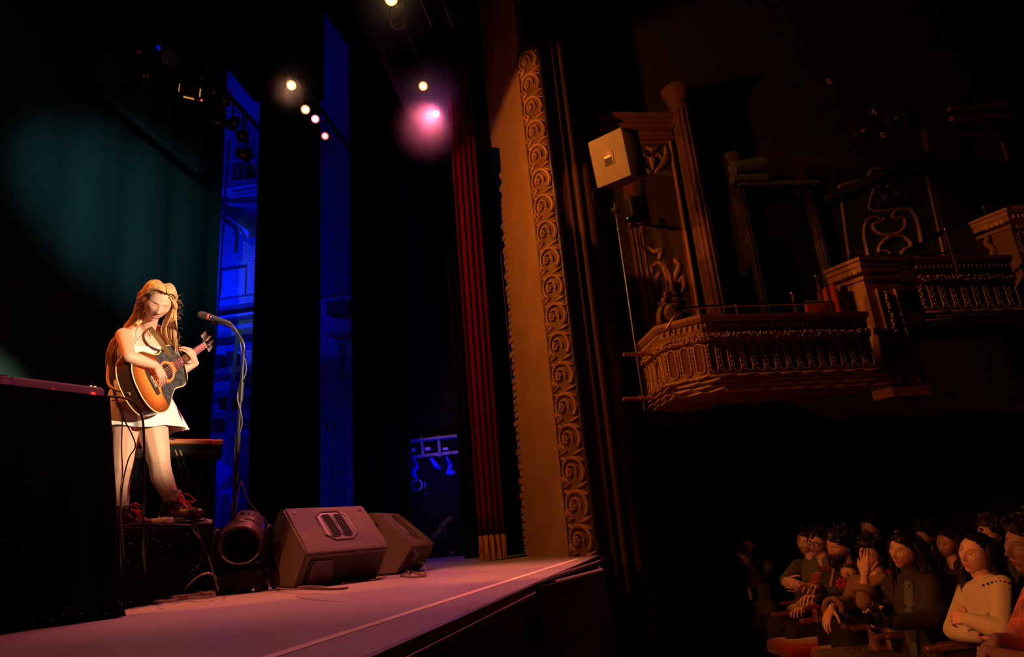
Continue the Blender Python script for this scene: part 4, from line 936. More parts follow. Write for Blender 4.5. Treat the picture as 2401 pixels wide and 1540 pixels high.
# ================================================================== wedges, moving light, riser, table, keyboards
wm = mat('wedge_coat', (0.14, 0.115, 0.115), 0.55, bump=0.5, scale=260, spec=0.5)
wd_ = mat('wedge_dark', (0.02, 0.018, 0.018), 0.5)
def wedge(label, F, w, h, d):
    """floor monitor; F: x along its width, y towards its grille side, z up; sloped top face carries a twin handle recess"""
    t = thing('floor_monitor', label, 'speaker', F.translation, rot=F.to_3x3(), group='floor monitors along the stage edge')
    # side profile (y, z)
    pr = [(-0.50*d, 0.0), (0.22*d, 0.0), (0.50*d, 0.38*h), (0.47*d, 0.47*h), (-0.12*d, 1.0*h), (-0.26*d, 1.0*h), (-0.52*d, 0.72*h), (-0.55*d, 0.2*h)]
    bm = B(); m = Matrix(((0, 0, 1, 0), (1, 0, 0, 0), (0, 1, 0, 0), (0, 0, 0, 1)))
    prism(bm, pr, -w/2, w/2, m); bmesh.ops.bevel(bm, geom=[e for e in bm.edges], offset=0.012, segments=2, affect='EDGES'); mk('cabinet', bm, wm, t, W=False)
    # sloped face frame
    a, b = V((0, pr[3][0], pr[3][1])), V((0, pr[4][0], pr[4][1])); u = (b-a).normalized(); n_ = V((1, 0, 0)).cross(u)
    if n_.z < 0: n_ = -n_
    ctr = a.lerp(b, 0.50); SF = frame(V((1, 0, 0)), u, n_, ctr); L_ = (b-a).length
    oct_ = lambda hx, hy, ch: [(-hx+ch, -hy), (hx-ch, -hy), (hx, -hy+ch), (hx, hy-ch), (hx-ch, hy), (-hx+ch, hy), (-hx, hy-ch), (-hx, -hy+ch)]
    hx, hy = w*0.185, L_*0.36
    bm = B(); tube(bm, [SF @ V((x, y, 0.002)) for x, y in oct_(hx, hy, hy*0.35)], 0.008, 6, closed=True); prism(bm, oct_(hx, hy, hy*0.35), -0.004, 0.003, SF); mk('handle_plate', bm, mat('handle_grey', (0.10, 0.08, 0.085), 0.35), t, W=False)
    for s in (-1, 1):
        bm = B(); prism(bm, [(x + s*hx*0.38, y) for x, y in oct_(hx*0.30, hy*0.78, hx*0.12)], -0.002, 0.0055, SF); mk('hand_hole', bm, mat('hole_black', (0.003, 0.003, 0.003), 0.9), t, W=False, smooth=False)
        bm = B(); tube(bm, [SF @ V((x + s*hx*0.38, y, 0.005)) for x, y in oct_(hx*0.30, hy*0.78, hx*0.12)], 0.004, 5, closed=True); mk('hole_rim', bm, MATS['handle_grey'], t, W=False)
    bm = B()
    for x in (-w*0.40, w*0.40):
        bm = B(); lathe(bm, [(0.014, 0.0), (0.016, 0.003), (0.006, 0.004)], 10, SF @ Matrix.Translation(V((x, L_*0.38, 0)))); mk('screw_cap', bm, wd_, t, W=False)
    # front grille below the slope
    a, b = V((0, pr[1][0], pr[1][1])), V((0, pr[2][0], pr[2][1])); u = (b-a).normalized(); n_ = u.cross(V((1, 0, 0)));
    if n_.y < 0: n_ = -n_
    GF = frame(V((1, 0, 0)), u, n_, a.lerp(b, 0.5)); gl_ = (b-a).length
    bm = B(); prism(bm, oct_(w*0.44, gl_*0.44, 0.03), 0.002, 0.012, GF); mk('grille', bm, wd_, t, W=False)
    bm = B(); prism(bm, [(w*0.10, -gl_*0.36), (w*0.40, -gl_*0.36), (w*0.40, gl_*0.36), (w*0.20, gl_*0.36)], 0.012, 0.02, GF); tube(bm, [GF @ V((w*0.22, -gl_*0.3, 0.02)), GF @ V((w*0.38, gl_*0.3, 0.02))], 0.010, 6); mk('grille_brace', bm, MATS['handle_grey'], t, W=False)
    # side handle recess with small bolts
    for s in (-1, 1):
        SFm = Matrix(((0, 0, s, s*w/2), (0.94, 0.342, 0, -0.30*d), (-0.342, 0.94, 0, 0.40*h), (0, 0, 0, 1)))
        bm = B(); prism(bm, oct_(0.05*d/0.5, 0.085, 0.03), -0.002, 0.006, SFm); mk('side_handle', bm, MATS['hole_black'], t, W=False, smooth=False)
        bm = B(); lathe(bm, [(0.016, 0.0), (0.018, 0.004), (0.005, 0.006)], 10, Matrix(((0, 0, s, s*w/2), (1, 0, 0, -0.12*d), (0, 1, 0, 0.80*h), (0, 0, 0, 1)))); mk('side_screw', bm, wd_, t, W=False)
    bm = B()
    for x in (-w*0.38, w*0.38):
        for y in (-0.4*d, 0.12*d): bm = B(); box(bm, (x, y, 0.0), (0.04, 0.04, 0.012)); mk('foot', bm, rubber, t, W=False)
    return t
# first wedge: its width runs away to the right, slope faces the camera side
def facing(pos, yd):
    yd = V((yd[0], yd[1], 0)).normalized(); xd = V((yd.y, -yd.x, 0)); return frame(xd, yd, V((0, 0, 1)), pos)
yd = V((0.78, -0.61, 0)).normalized(); tm = (dep(700, 1193, 4.2) + dep(820, 1197, 4.65))/2
wedge('large black floor monitor whose pink lit top has a twin handle recess', facing(V((tm.x, tm.y, 0.006)) + yd*0.12*0.48, yd), 0.58, 0.475, 0.48)
yd = V((0.995, -0.04, 0)).normalized(); xd = V((yd.y, -yd.x, 0)); tm = dep(880, 1207, 5.0)
wedge('second floor monitor half hidden behind the large one, tilted away', facing(V((tm.x, tm.y, 0.006)) + yd*0.12*0.46 - xd*0.26, yd), 0.52, 0.445, 0.46)

# moving light on the floor
MP = onz(566, 1390, 0.0)
fw_ = V((0.30, -0.95, 0)).normalized(); sd_ = V((fw_.y, -fw_.x, 0)); sd_ = -sd_ if sd_.x < 0 else sd_
ml = thing('moving_light', 'black moving head light standing on the stage floor before the riser', 'moving light', MP)
MF = frame(sd_, fw_, V((0, 0, 1)), MP)       # x: picture right, y: to camera
bm = B(); box(bm, (0, 0, 0.075), (0.30, 0.26, 0.09), MF, bev=0.012); box(bm, (0, 0, 0.125), (0.27, 0.22, 0.02), MF, bev=0.008); mk('base', bm, black, ml)
bm = B()
for x in (-0.12, 0.12):
    for y in (-0.1, 0.1): bm = B(); lathe(bm, [(0.022, 0), (0.024, 0.03)], 10, MF @ Matrix.Translation(V((x, y, 0)))); mk('foot', bm, rubber, ml)
bm = B(); lathe(bm, [(0.022, 0), (0.024, 0.03)], 10, MF @ Matrix.Translation(V((0.0, 0.1, 0)))); mk('foot', bm, rubber, ml)
bm = B()
for s in (-1, 1):
    hull(bm, [(MF @ V((s*0.145, 0, 0.17)), (0.03, 0.06, 0.03)), (MF @ V((s*0.160, 0, 0.26)), (0.022, 0.07, 0.05)), (MF @ V((s*0.158, 0, 0.37)), (0.022, 0.045, 0.03))], 2)
hull(bm, [(MF @ V((-0.13, 0, 0.155)), 0.025), (MF @ V((0.13, 0, 0.155)), 0.025)], 1)
mk('yoke', bm, black, ml)
hc = MF @ V((0, 0, 0.335)); HF = look(MF.to_3x3() @ V((0.05, 0.80, -0.42)), (0, 0, 1), hc)
bronze = mat('bronze_shell', (0.085, 0.055, 0.05), 0.38, 0.2)
bm = B(); lathe(bm, [(0.05, -0.215), (0.085, -0.205), (0.110, -0.16), (0.118, -0.08), (0.118, -0.02), (0.126, -0.015), (0.126, 0.0), (0.118, 0.005), (0.118, 0.02)], 36, HF, cap=True); mk('head', bm, bronze, ml)
bm = B(); lathe(bm, [(0.119, 0.02), (0.128, 0.025), (0.130, 0.12), (0.120, 0.125), (0.112, 0.12), (0.105, 0.06)], 36, HF, cap=False)
for k in range(36):
    a = k*PI/18; box(bm, (0.127*math.cos(a), 0.127*math.sin(a), 0.012), (0.008, 0.008, 0.02), HF)
mk('lens_hood', bm, bronze, ml)
bm = B(); lathe(bm, [(0.110, 0.055), (0.06, 0.075), (0.001, 0.08)], 32, HF, cap=False); mk('lens', bm, mat('black_lens', (0.002, 0.002, 0.002), 0.5, spec=0.05), ml)
bm = B(); tube(bm, [HF @ V((0.1175*math.cos(a), 0.1175*math.sin(a), 0.124)) for a in [PI*1.15 + k*PI*0.7/20 for k in range(21)]], 0.0065, 6); mk('lens_ring', bm, mat('ring_grey', (0.5, 0.42, 0.40), 0.3, 0.5), ml)
bm = B(); box(bm, (0, 0.125, 0.035), (0.03, 0.02, 0.05), HF, bev=0.003); mk('latch', bm, bronze, ml)
fc = bpy.data.curves.new('lettering', 'FONT'); fc.body = 'ROBE'; fc.size = 0.052; fc.extrude = 0.002; fc.align_x = 'CENTER'; fc.align_y = 'CENTER'; fc.space_character = 1.15
fo = bpy.data.objects.new('lettering', fc); COL.objects.link(fo)
dgr = bpy.context.evaluated_depsgraph_get(); fme = bpy.data.meshes.new_from_object(fo.evaluated_get(dgr)); bpy.data.objects.remove(fo)
bm = me2bm(fme)
for v in bm.verts:                     # wrap the raised letters round the head
    a = PI/2 - v.co.x/0.120; r = 0.120 + v.co.z
    v.co = HF @ V((r*math.cos(a), r*math.sin(a), -0.085 - v.co.y*0.9))
mk('lettering', bm, mat('letter_dark', (0.03, 0.022, 0.02), 0.5), ml, smooth=False)

# sparkling black cloth
def sparkle_cloth():
    m = mat('sparkle_cloth', (0.007, 0.0065, 0.008), 1.0, bump=0.2, scale=60, spec=0.03)
    return m
spc = sparkle_cloth()
glint = mat('sequin_silver', (0.95, 0.93, 0.9), 0.25, 0.9)
RZ = 0.42
rf0, rf1 = onz(268, 1233, RZ), onz(545, 1237, RZ)
RX = (rf0.x+rf1.x)/2; RX2 = -4.3
rs_ = thing('stage_riser', 'low stage riser under the singer with sparkling black skirt', 'platform', V((RX-0.6, 3.6, 0)))
bm = B(); box(bm, ((RX+RX2)/2, (2.95+4.75)/2, RZ-0.03), (RX-RX2, 4.75-2.95, 0.06)); mk('deck', bm, mat('deck_black', (0.025, 0.02, 0.02), 0.6, var=0.3), rs_, smooth=False)
bm = B()
def skirt(i, j):
    y = 2.95 + i*1.80; z = RZ*0.985*(1-j) + 0.002
    return V((RX + 0.012 + 0.014*math.sin(y*46+math.sin(y*9))*min(1, j*3) + 0.05*j*j, y, z))
sheet(bm, 200, 10, skirt, 0.006); mk('skirt', bm, spc, rs_, angle=180)
bm = B(); random.seed(21)
for k in range(150):
    p = skirt(random.uniform(0.05, 0.95), random.uniform(0.03, 0.97)); ball(bm, p + V((0.008, -0.002, 0)), random.uniform(0.0016, 0.0032), 1)
sq = mk('sequins', bm, glint, rs_); sq['kind'] = 'stuff'
bm = B(); sheet(bm, 40, 3, lambda i, j: V((RX2, 2.95, 0)) + V((0, 1.80*i, RZ*j)), 0.006); mk('rear_skirt', bm, spc, rs_)
bm = B(); box(bm, ((RX+RX2)/2, 4.755, RZ/2), (RX-RX2, 0.01, RZ)); box(bm, ((RX+RX2)/2, 2.945, RZ/2), (RX-RX2, 0.01, RZ)); mk('end_skirt', bm, spc, rs_, smooth=False)

# near keyboard on a cloth covered table
KZ = 1.03
kt = [onz(30, 878, KZ), onz(248, 906, KZ)]
tz = 0.955
TB = [onz(14, 915, tz), onz(262, 932, tz)]
ku = (kt[1]-kt[0]); ku.z = 0; kL = ku.length; ku.normalize(); kv = V((-ku.y, ku.x, 0))   # away from the house
if kv.x > 0: kv = -kv
tb = thing('covered_table', 'tall table draped to the floor in sparkling black cloth at the left edge', 'table', V((TB[1].x-0.3, TB[1].y-0.3, 0)))
c0 = TB[1] - ku*0.01; T0 = V((c0.x, c0.y, 0))
bm = B()
def tcl(i, j):
    # perimeter: along the house side then round the end
    L1, L2 = 2.0, 0.50; s = i*(L1+L2)
    if s < L1: p = T0 - ku*(L1-s); n_ = -kv
    else: p = T0 + kv*(s-L1); n_ = ku
    z = tz*(1-j)+0.004
    f_ = 0.010*math.sin(s*38+0.6*math.sin(s*7)) + 0.008*math.sin(s*17)
    flare = 0.02*j + (0.16*max(0, j-0.86)**1.0 if s > L1-0.5 else 0.05*max(0, j-0.86))
    cn = max(0, 1-abs(s-L1)/0.10); nn = n_ if cn < 0.01 else (n_ + (ku - kv - n_)*cn*0.5)
    return V((p.x, p.y, z)) + nn*(f_*min(1, 2*j+0.1) + flare) + ku*(0.085*j*max(0.0, min(1.0, 1 - abs(s-L1)/0.35)))
sheet(bm, 220, 26, tcl, 0.006); mk('cloth_drop', bm, spc, tb, angle=180)
bm = B(); a = T0 - ku*2.0; add(bm, [V((q.x, q.y, z)) for z in (tz-0.03, tz) for q in (a, T0, T0 + kv*0.50, a + kv*0.50)], [(3, 2, 1, 0), (4, 5, 6, 7), (0, 1, 5, 4), (1, 2, 6, 5), (2, 3, 7, 6), (3, 0, 4, 7)]); mk('table_top', bm, spc, tb, smooth=False)
for du in (0.1, 1.9):
    for dv in (0.08, 0.42):
        bm = B(); q = T0 - ku*du + kv*dv; tube(bm, [V((q.x, q.y, 0)), V((q.x, q.y, tz-0.03))], 0.016, 8); mk('leg', bm, steel, tb)
bm = B(); random.seed(31)
for k in range(60):
    p = tcl(random.uniform(0.02, 0.72), random.uniform(0.04, 0.97)); ball(bm, p - kv*0.009, random.uniform(0.0014, 0.0028), 1)
for k in range(26):
    p = tcl(random.uniform(0.55, 0.98), random.uniform(0.93, 0.99)); ball(bm, p - kv*0.009 + V((0, 0, 0.006)), random.uniform(0.002, 0.003), 1)
sq = mk('sequins', bm, glint, tb); sq['kind'] = 'stuff'
# puddled hem of that cloth along the floor
bm = B()
hp_ = [onz(x, y, 0.004) for x, y in ((0, 1436), (110, 1432), (230, 1421), (322, 1420), (285, 1408), (300, 1412), (350, 1407), (403, 1404))]
for a, b in zip(hp_, hp_[1:]): hull(bm, [(a + V((0, 0, 0.008)), (0.03, 0.03, 0.010)), (b + V((0, 0, 0.008)), (0.03, 0.03, 0.010))], 1)
hull(bm, [(onz(283, 1385, 0.03), (0.02, 0.02, 0.03)), (onz(345, 1404, 0.01), (0.02, 0.02, 0.01)), (onz(300, 1404, 0.01), (0.02, 0.02, 0.01))], 1)
mk('puddled_hem', me2bm(voxel(bm, 0.008, 3)), spc, tb)
cream = mat('cream_plastic', (0.34, 0.22, 0.22), 0.45, spec=0.4)
kb = thing('keyboard', 'pale keyboard with red lights lying on the covered table at the left edge', 'keyboard', kt[0]*0.5 + kt[1]*0.5 - V((0, 0, 0.07)))
KF = frame(ku, kv, V((0, 0, 1)), V((kt[0].x, kt[0].y, tz)))   # x along, y to the player, z up
bm = B(); pf = [(0.0, 0.012), (0.0, 0.052), (0.012, 0.070), (0.03, 0.074), (0.10, 0.066), (0.26, 0.045), (0.27, 0.03), (0.27, 0.006), (0.03, 0.003)]
add(bm, [KF @ V((x, y, z)) for x in (0.0, kL) for y, z in pf], [tuple(range(9)), tuple(range(17, 8, -1))] + [(i, (i+1) % 9, 9+(i+1) % 9, 9+i) for i in range(9)])
bmesh.ops.bevel(bm, geom=list(bm.edges), offset=0.008, segments=2, affect='EDGES'); mk('case', bm, cream, kb)
bm = B(); pf2 = [(0.0, 0.010), (0.0, 0.054), (0.012, 0.072), (0.03, 0.076), (0.28, 0.050), (0.285, 0.006), (0.03, 0.001)]
add(bm, [KF @ V((x, y, z)) for x in (-0.055, 0.002) for y, z in pf2], [tuple(range(7)), tuple(range(13, 6, -1))] + [(i, (i+1) % 7, 7+(i+1) % 7, 7+i) for i in range(7)])
bmesh.ops.bevel(bm, geom=list(bm.edges), offset=0.014, segments=3, affect='EDGES'); mk('end_cap', bm, mat('cap_pink_light', (0.40, 0.20, 0.25), 0.45), kb)  # cap tinted mauve: pink light put into its colour
for i, k in enumerate((0.42, 0.86)):
    bm = B(); ball(bm, KF @ V((kL*k, -0.002, 0.032)), 0.006 + 0.004*i, 2); ball(bm, KF @ V((kL*(k+0.015), -0.002, 0.020)), 0.004, 1); mk('indicator', bm, mat('red_glow', (0.6, 0.02, 0.01), 0.4, emit=(1.0, 0.015, 0.01), estr=0.25 + 2.4*i), kb)
bm = B()
for k in (0.60, 0.645, 0.69): bm = B(); lathe(bm, [(0.010, 0.0), (0.010, 0.012), (0.008, 0.014)], 12, KF @ Matrix.Translation(V((kL*k, 0.06, 0.066)))); mk('knob', bm, cream, kb)
bm = B()
for k in (0.86, 0.87, 0.905, 0.92): ball(bm, KF @ V((kL*k, 0.03, 0.076)), 0.0035, 1)
mk('lamp_buttons', bm, mat('warm_led', (1, 0.5, 0.3), 0.4, emit=(1.0, 0.45, 0.25), estr=1.5), kb)
bm = B()
for k in range(22): box(bm, (0.01 + (k+0.5)*(kL-0.02)/22, 0.19, 0.058), ((kL-0.02)/22-0.001, 0.13, 0.012), KF)
mk('white_keys', bm, mat('key_white', (0.8, 0.78, 0.74), 0.3), kb, smooth=False)
# second keyboard behind the singer
K2 = dep(350, 1052, 4.75), dep(520, 1060, 5.0)
k2 = thing('keyboard', 'dark keyboard with orange lit top on a stand behind the singer', 'keyboard', K2[0].lerp(K2[1], 0.5))
z2 = (K2[0].z+K2[1].z)/2; d2 = (K2[1]-K2[0]); d2.z = 0; z2 += 0.035; e1 = V((K2[1].x, K2[1].y, z2)); d2.normalize(); e0 = e1 - d2*0.95; v2 = V((-d2.y, d2.x, 0)); v2 = v2 if v2.x < 0 else -v2
KF2 = frame(d2, v2, V((0, 0, 1)), V((e0.x, e0.y, z2-0.05))); L2 = 0.95
okb = mat('lid_amber_light', (0.42, 0.13, 0.022), 0.45); dkb = mat('keyboard_black', (0.012, 0.011, 0.011), 0.6, spec=0.12)  # orange of the lid: amber light put into the colour
bm = B(); pf = [(0.03, -0.05), (-0.012, -0.02), (-0.014, 0.062), (0.30, 0.062), (0.30, -0.02)]
add(bm, [KF2 @ V((x, y, z)) for x in (0.0, L2) for y, z in pf], [tuple(range(5)), tuple(range(9, 4, -1))] + [(i, (i+1) % 5, 5+(i+1) % 5, 5+i) for i in range(5)])
bmesh.ops.bevel(bm, geom=list(bm.edges), offset=0.012, segments=3, affect='EDGES'); mk('case', bm, dkb, k2)
bm = B(); box(bm, (L2/2-0.03, 0.004, 0.078), (L2-0.07, 0.05, 0.042), KF2, bev=0.015, seg=3); mk('rear_panel', bm, okb, k2)
bm = B(); box(bm, (L2-0.035, 0.012, 0.076), (0.085, 0.06, 0.042), KF2, bev=0.015, seg=3); mk('end_cap', bm, okb, k2)
bm = B(); box(bm, (L2-0.34, -0.024, 0.098), (0.03, 0.006, 0.014), KF2); mk('badge', bm, dkb, k2, smooth=False)
bm = B()
for k in range(30): box(bm, (0.03 + k*0.03, 0.2, 0.07), (0.028, 0.14, 0.014), KF2)
mk('white_keys', bm, MATS['key_white'], k2, smooth=False)
ks = thing('keyboard_stand', 'black cloth draped stand under the dark keyboard behind the singer', 'stand', V((e0.x, e0.y, RZ)))
for s in (0.25, 0.75):
    bm = B(); tube(bm, [KF2 @ V((L2*s, 0.08, -0.055)), V((*(KF2 @ V((L2*s, 0.28, 0)))[:2], RZ+0.015))], 0.016, 8); tube(bm, [KF2 @ V((L2*s, 0.28, -0.03)), V((*(KF2 @ V((L2*s, 0.06, 0)))[:2], RZ+0.015))], 0.016, 8); mk('cross_leg', bm, black, ks)
bm = B(); sheet(bm, 90, 6, lambda i, j: (lambda q, zz: V((q.x, q.y, RZ + 0.004 + (zz - RZ)*j)))(KF2 @ V((-0.05 + i*(L2+0.02), 0.02 + 0.012*math.sin(i*70+2*math.sin(i*13)) - 0.04*(1-j), 0)), z2 - 0.10), 0.005); mk('cloth', bm, spc, ks, angle=180)
bm = B(); tube(bm, [KF2 @ V((0.05, 0.05, -0.06)), KF2 @ V((L2-0.05, 0.05, -0.06))], 0.012, 8); zz = KF2 @ V((0.1, 0.15, 0)); tube(bm, [V((zz.x, zz.y, (z2+RZ)/2)), V((*(KF2 @ V((L2-0.1, 0.15, 0)))[:2], (z2+RZ)/2))], 0.012, 8); mk('cross_bar', bm, steel, ks)
for i, (x0, lb) in enumerate(((412, 'left one of two jack leads hanging from the dark keyboard'), (423, 'right one of two jack leads hanging from the dark keyboard'))):
    d_ = 4.7; bm = B(); tube(bm, spline([dep(x0, 1058, d_), dep(x0+4, 1075, d_), dep(x0+ (12 if i == 0 else 22), 1100+i*20, d_), dep(x0+(14 if i == 0 else 26), 1118+i*30, d_), dep(x0 + 30, 1240, d_)], 6), 0.0035, 6)
    o = mk('jack_lead', bm, rubber); tag(o, lb, 'cable'); bm = B(); tube(bm, [dep(x0-2, 1055, d_-0.005), dep(x0+3, 1068, d_-0.005)], 0.007, 8); mk('plug', bm, mat('plug_gold', (0.7, 0.45, 0.2), 0.3, 0.8), o)

# ================================================================== microphone and stand
mst = thing('microphone_stand', 'tall black boom microphone stand between the singer and the black curtain', 'stand', onz(555, 1225, 0.0)*0 + V((*dep(556, 1235, 4.35)[:2], 0.0)))
D = 4.35
base = dep(556, 1235, D); top = dep(571, 830, D); top = V((base.x + (top.x-base.x)*1.0, top.y, top.z)); floorp = V((base.x - (top.x-base.x)*0.25, base.y, 0.0))
bm = B(); tube(bm, [floorp, floorp.lerp(top, 0.62)], 0.0125, 10); mk('lower_tube', bm, black, mst)
bm = B(); tube(bm, [floorp.lerp(top, 0.6), top], 0.009, 10); mk('upper_tube', bm, mat('dull_chrome', (0.14, 0.135, 0.13), 0.35, 0.9), mst)
bm = B(); tube(bm, [floorp.lerp(top, 0.58), floorp.lerp(top, 0.66)], 0.017, 12); tube(bm, [floorp.lerp(top, 0.80), floorp.lerp(top, 0.88)], 0.016, 10); mk('clutch', bm, steel, mst)
bm = B(); lathe(bm, [(0.14, 0.0), (0.14, 0.02), (0.05, 0.03), (0.02, 0.05)], 28, Matrix.Translation(floorp)); mk('base_plate', bm, black, mst)
gn = [top, dep(572, 812, D), dep(566, 795, D), dep(548, 772, D), dep(530, 760, D), dep(512, 757, D), dep(503, 756, D)]
bm = B(); tube(bm, spline(gn, 6), 0.0085, 10); mk('gooseneck', bm, steel, mst)
bm = B(); hull(bm, [(dep(500, 756, D), 0.012), (dep(516, 757, D), 0.011)], 2); mk('clip', bm, black, mst)
mc = thing('microphone', 'dark handheld microphone with red ring on the tall stand', 'microphone', dep(500, 745, D))
ma, mb = dep(466, 736, D-0.05), dep(540, 757, D+0.02); md = (mb-ma).normalized(); MFm = look(md, (0, 0, 1), ma)
ml_ = (mb-ma).length
bm = B(); lathe(bm, [(0.0165, 0.05), (0.0185, 0.075), (0.0165, 0.10), (0.0125, ml_*0.95), (0.010, ml_)], 20, MFm); mk('handle', bm, mat('mic_black', (0.03, 0.028, 0.028), 0.35), mc)
bm = B(); lathe(bm, [(0.002, -0.006), (0.016, -0.002), (0.0235, 0.012), (0.0245, 0.03), (0.021, 0.045), (0.019, 0.05)], 20, MFm); mk('grille', bm, mat('mic_mesh', (0.06, 0.05, 0.05), 0.4, 0.7, bump=0.6, scale=900), mc)
bm = B(); lathe(bm, [(0.0195, 0.048), (0.0205, 0.05), (0.0205, 0.06), (0.0190, 0.062)], 20, MFm); mk('red_ring', bm, mat('red_band', (0.45, 0.06, 0.06), 0.5), mc)
bm = B(); lathe(bm, [(0.0188, 0.066), (0.0192, 0.067), (0.0192, 0.074), (0.0186, 0.075)], 20, MFm); mk('silver_band', bm, chrome, mc)
# cable winding down the stand
def stand_pt(t, ph):
    p = top.lerp(floorp, t); return p + V((math.cos(ph)*0.016, math.sin(ph)*0.016, 0))
pts = [mb, dep(553, 772, D), dep(562, 795, D), dep(565, 815, D), dep(569, 835, D)] + [stand_pt(0.03 + 0.68*i/16, 1.2*i) + V((0.012*math.sin(i*1.1), 0, 0)) for i in range(17)]
cb = [dep(564, 1130, D), dep(576, 1162, D+0.03), dep(598, 1195, D+0.08), dep(626, 1226, D+0.15), dep(655, 1290, D+0.2), dep(672, 1362, D+0.2)]
bm = B(); tube(bm, spline(pts + cb, 5), 0.0042, 6); o = mk('microphone_cable', bm, mat('grey_cable', (0.16, 0.14, 0.13), 0.45)); tag(o, 'grey microphone cable wound down the tall stand to the floor', 'cable')

# ================================================================== cables and pedals
cabm = mat('pinkish_cable', (0.20, 0.13, 0.14), 0.35)
def cable(label, pts, r=0.005, mm=None, cat='cable', name='cable'):
    bm = B(); tube(bm, spline(pts, 6), r, 6); return tag(mk(name, bm, mm or cabm), label, cat)
cable('thick black cable arching from the keyboard table down past the guitar', [dep(250, 929, 3.05), dep(280, 931, 3.1), dep(308, 940, 3.15), dep(328, 965, 3.2), dep(337, 1010, 3.22), dep(338, 1150, 3.22), dep(336, 1300, 3.22), onz(352, 1402, 0.006)], 0.0055, rubber)
cable('thin black cable looping beside the guitar body', [dep(262, 938, 3.05), dep(278, 944, 3.08), dep(292, 985, 3.1), dep(310, 1020, 3.12), dep(317, 1048, 3.12), dep(300, 1080, 3.12), dep(285, 1160, 3.12), dep(282, 1300, 3.1), onz(292, 1412, 0.006)], 0.003, rubber)
cable('thin pale lead hanging straight past the skirt', [dep(272, 936, 3.06), dep(286, 960, 3.08), dep(285, 1050, 3.1), dep(287, 1110, 3.1), dep(283, 1200, 3.1), onz(300, 1410, 0.006)], 0.0028, MATS['grey_cable'])
cable('black cable from the pedals falling over the riser front, outer one', [V((RX-0.05, onz(380, 1233, RZ).y, RZ+0.012)), V((RX+0.03, onz(440, 1235, RZ).y, RZ+0.008)), dep(468, 1258, 4.0), dep(490, 1310, 3.98), onz(512, 1385, 0.05)], 0.0045, rubber)
cable('black cable from the pedals falling over the riser front, inner one', [V((RX-0.05, onz(360, 1233, RZ).y, RZ+0.010)), V((RX+0.03, onz(425, 1235, RZ).y, RZ+0.008)), dep(458, 1250, 4.0), dep(473, 1285, 3.98), dep(468, 1320, 3.98), dep(455, 1345, 3.97), onz(440, 1392, 0.02)], 0.0045, rubber)
cable('pink lit cable arching up to the back of the moving light', [onz(412, 1404, 0.006), onz(420, 1396, 0.02), dep(455, 1358, 3.75), dep(485, 1344, 3.75), dep(503, 1350, 3.8), MF @ V((-0.15, -0.05, 0.08))], 0.006)
random.seed(5)
for i, (pl_, lb) in enumerate(((((362, 1386), (385, 1380), (410, 1382), (440, 1385), (470, 1378), (502, 1374)), 'topmost of the bundled cables on the floor left of the moving light'),
        (((340, 1398), (380, 1394), (420, 1392), (460, 1388), (503, 1380)), 'cable in the middle of the floor bundle left of the moving light'),
        (((352, 1404), (392, 1402), (430, 1396), (470, 1394), (505, 1390)), 'front cable of the floor bundle left of the moving light'),
        (((410, 1390), (425, 1375), (445, 1374), (470, 1383), (503, 1384)), 'humped cable of the floor bundle left of the moving light'))):
    cable(lb, [onz(x, y + 6, 0.012 + 0.02*random.random()) for x, y in pl_], 0.011 if i == 0 else 0.008)
cable('loose cable coil on the floor in front of the large floor monitor', [onz(625 + 45*(1+math.cos(a)) + 5*k, 1378 - 3.2*math.sin(a), 0.008+0.002*k) for k, a in enumerate([q*PI/5 for q in range(21)])], 0.005)
cable('thin cable lying along the front of the second floor monitor', [onz(x, y, 0.006) for x, y in ((800, 1368), (840, 1362), (880, 1358), (905, 1352))], 0.005)
cable('tangled cable end on the floor right of the second floor monitor, curling up', [onz(925, 1345, 0.006), onz(950, 1338, 0.01), onz(985, 1345, 0.008), onz(995, 1350, 0.008), onz(965, 1352, 0.008), onz(940, 1348, 0.01), onz(962, 1340, 0.012), dep(966, 1335, 5.0), dep(970, 1322, 5.0), dep(982, 1318, 5.0), dep(994, 1322, 5.0), onz(998, 1345, 0.012), onz(985, 1350, 0.008)], 0.006)
cable('straight stub of cable poking from under the second floor monitor', [dep(938, 1312, 5.05), dep(952, 1332, 5.0), onz(962, 1346, 0.006)], 0.005, MATS['grey_cable'])
pd = thing('pedal_board', 'flat black pedal board under the left boot of the singer', 'pedal board', V((RX-0.2, onz(430, 1233, RZ).y, RZ)))
yc = onz(430, 1233, RZ).y; pw = mat('pedal_white', (0.85, 0.80, 0.74), 0.4)
bm = B(); box(bm, (RX-0.17, yc, RZ+0.012), (0.30, 0.55, 0.02), bev=0.004); mk('board', bm, black, pd)
bm = B(); box(bm, (RX-0.10, yc, RZ+0.03), (0.02, 0.5, 0.015)); mk('rail', bm, steel, pd, smooth=False)
def pedal(label, px, mm, w=0.07, h=0.035, x=RX-0.055):
    y = onx(px, 1225, x).y; t = thing('effect_pedal', label, 'pedal', (x, y, RZ+0.022), group='effect pedals on the riser')
    bm = B(); box(bm, (x, y, RZ+0.022+h/2), (0.10, w, h), bev=0.005); mk('case', bm, mm, t)
    bm = B()
    for s in (-0.25, 0.25): bm = B(); lathe(bm, [(0.007, 0), (0.007, 0.01), (0.004, 0.012)], 10, Matrix.Translation(V((x+0.02, y+s*w, RZ+0.022+h)))); mk('knob', bm, black, t)
    bm = B(); lathe(bm, [(0.008, 0), (0.009, 0.01), (0.005, 0.013)], 10, Matrix.Translation(V((x-0.025, y, RZ+0.022+h)))); mk('footswitch', bm, chrome, t)
pedal('pale grey effect pedal standing alone at the left of the board', 381, mat('pedal_grey', (0.45, 0.40, 0.40), 0.5), 0.07)
pedal('bright white effect pedal under the boot toe, left of the lowest one', 462, pw, 0.06)
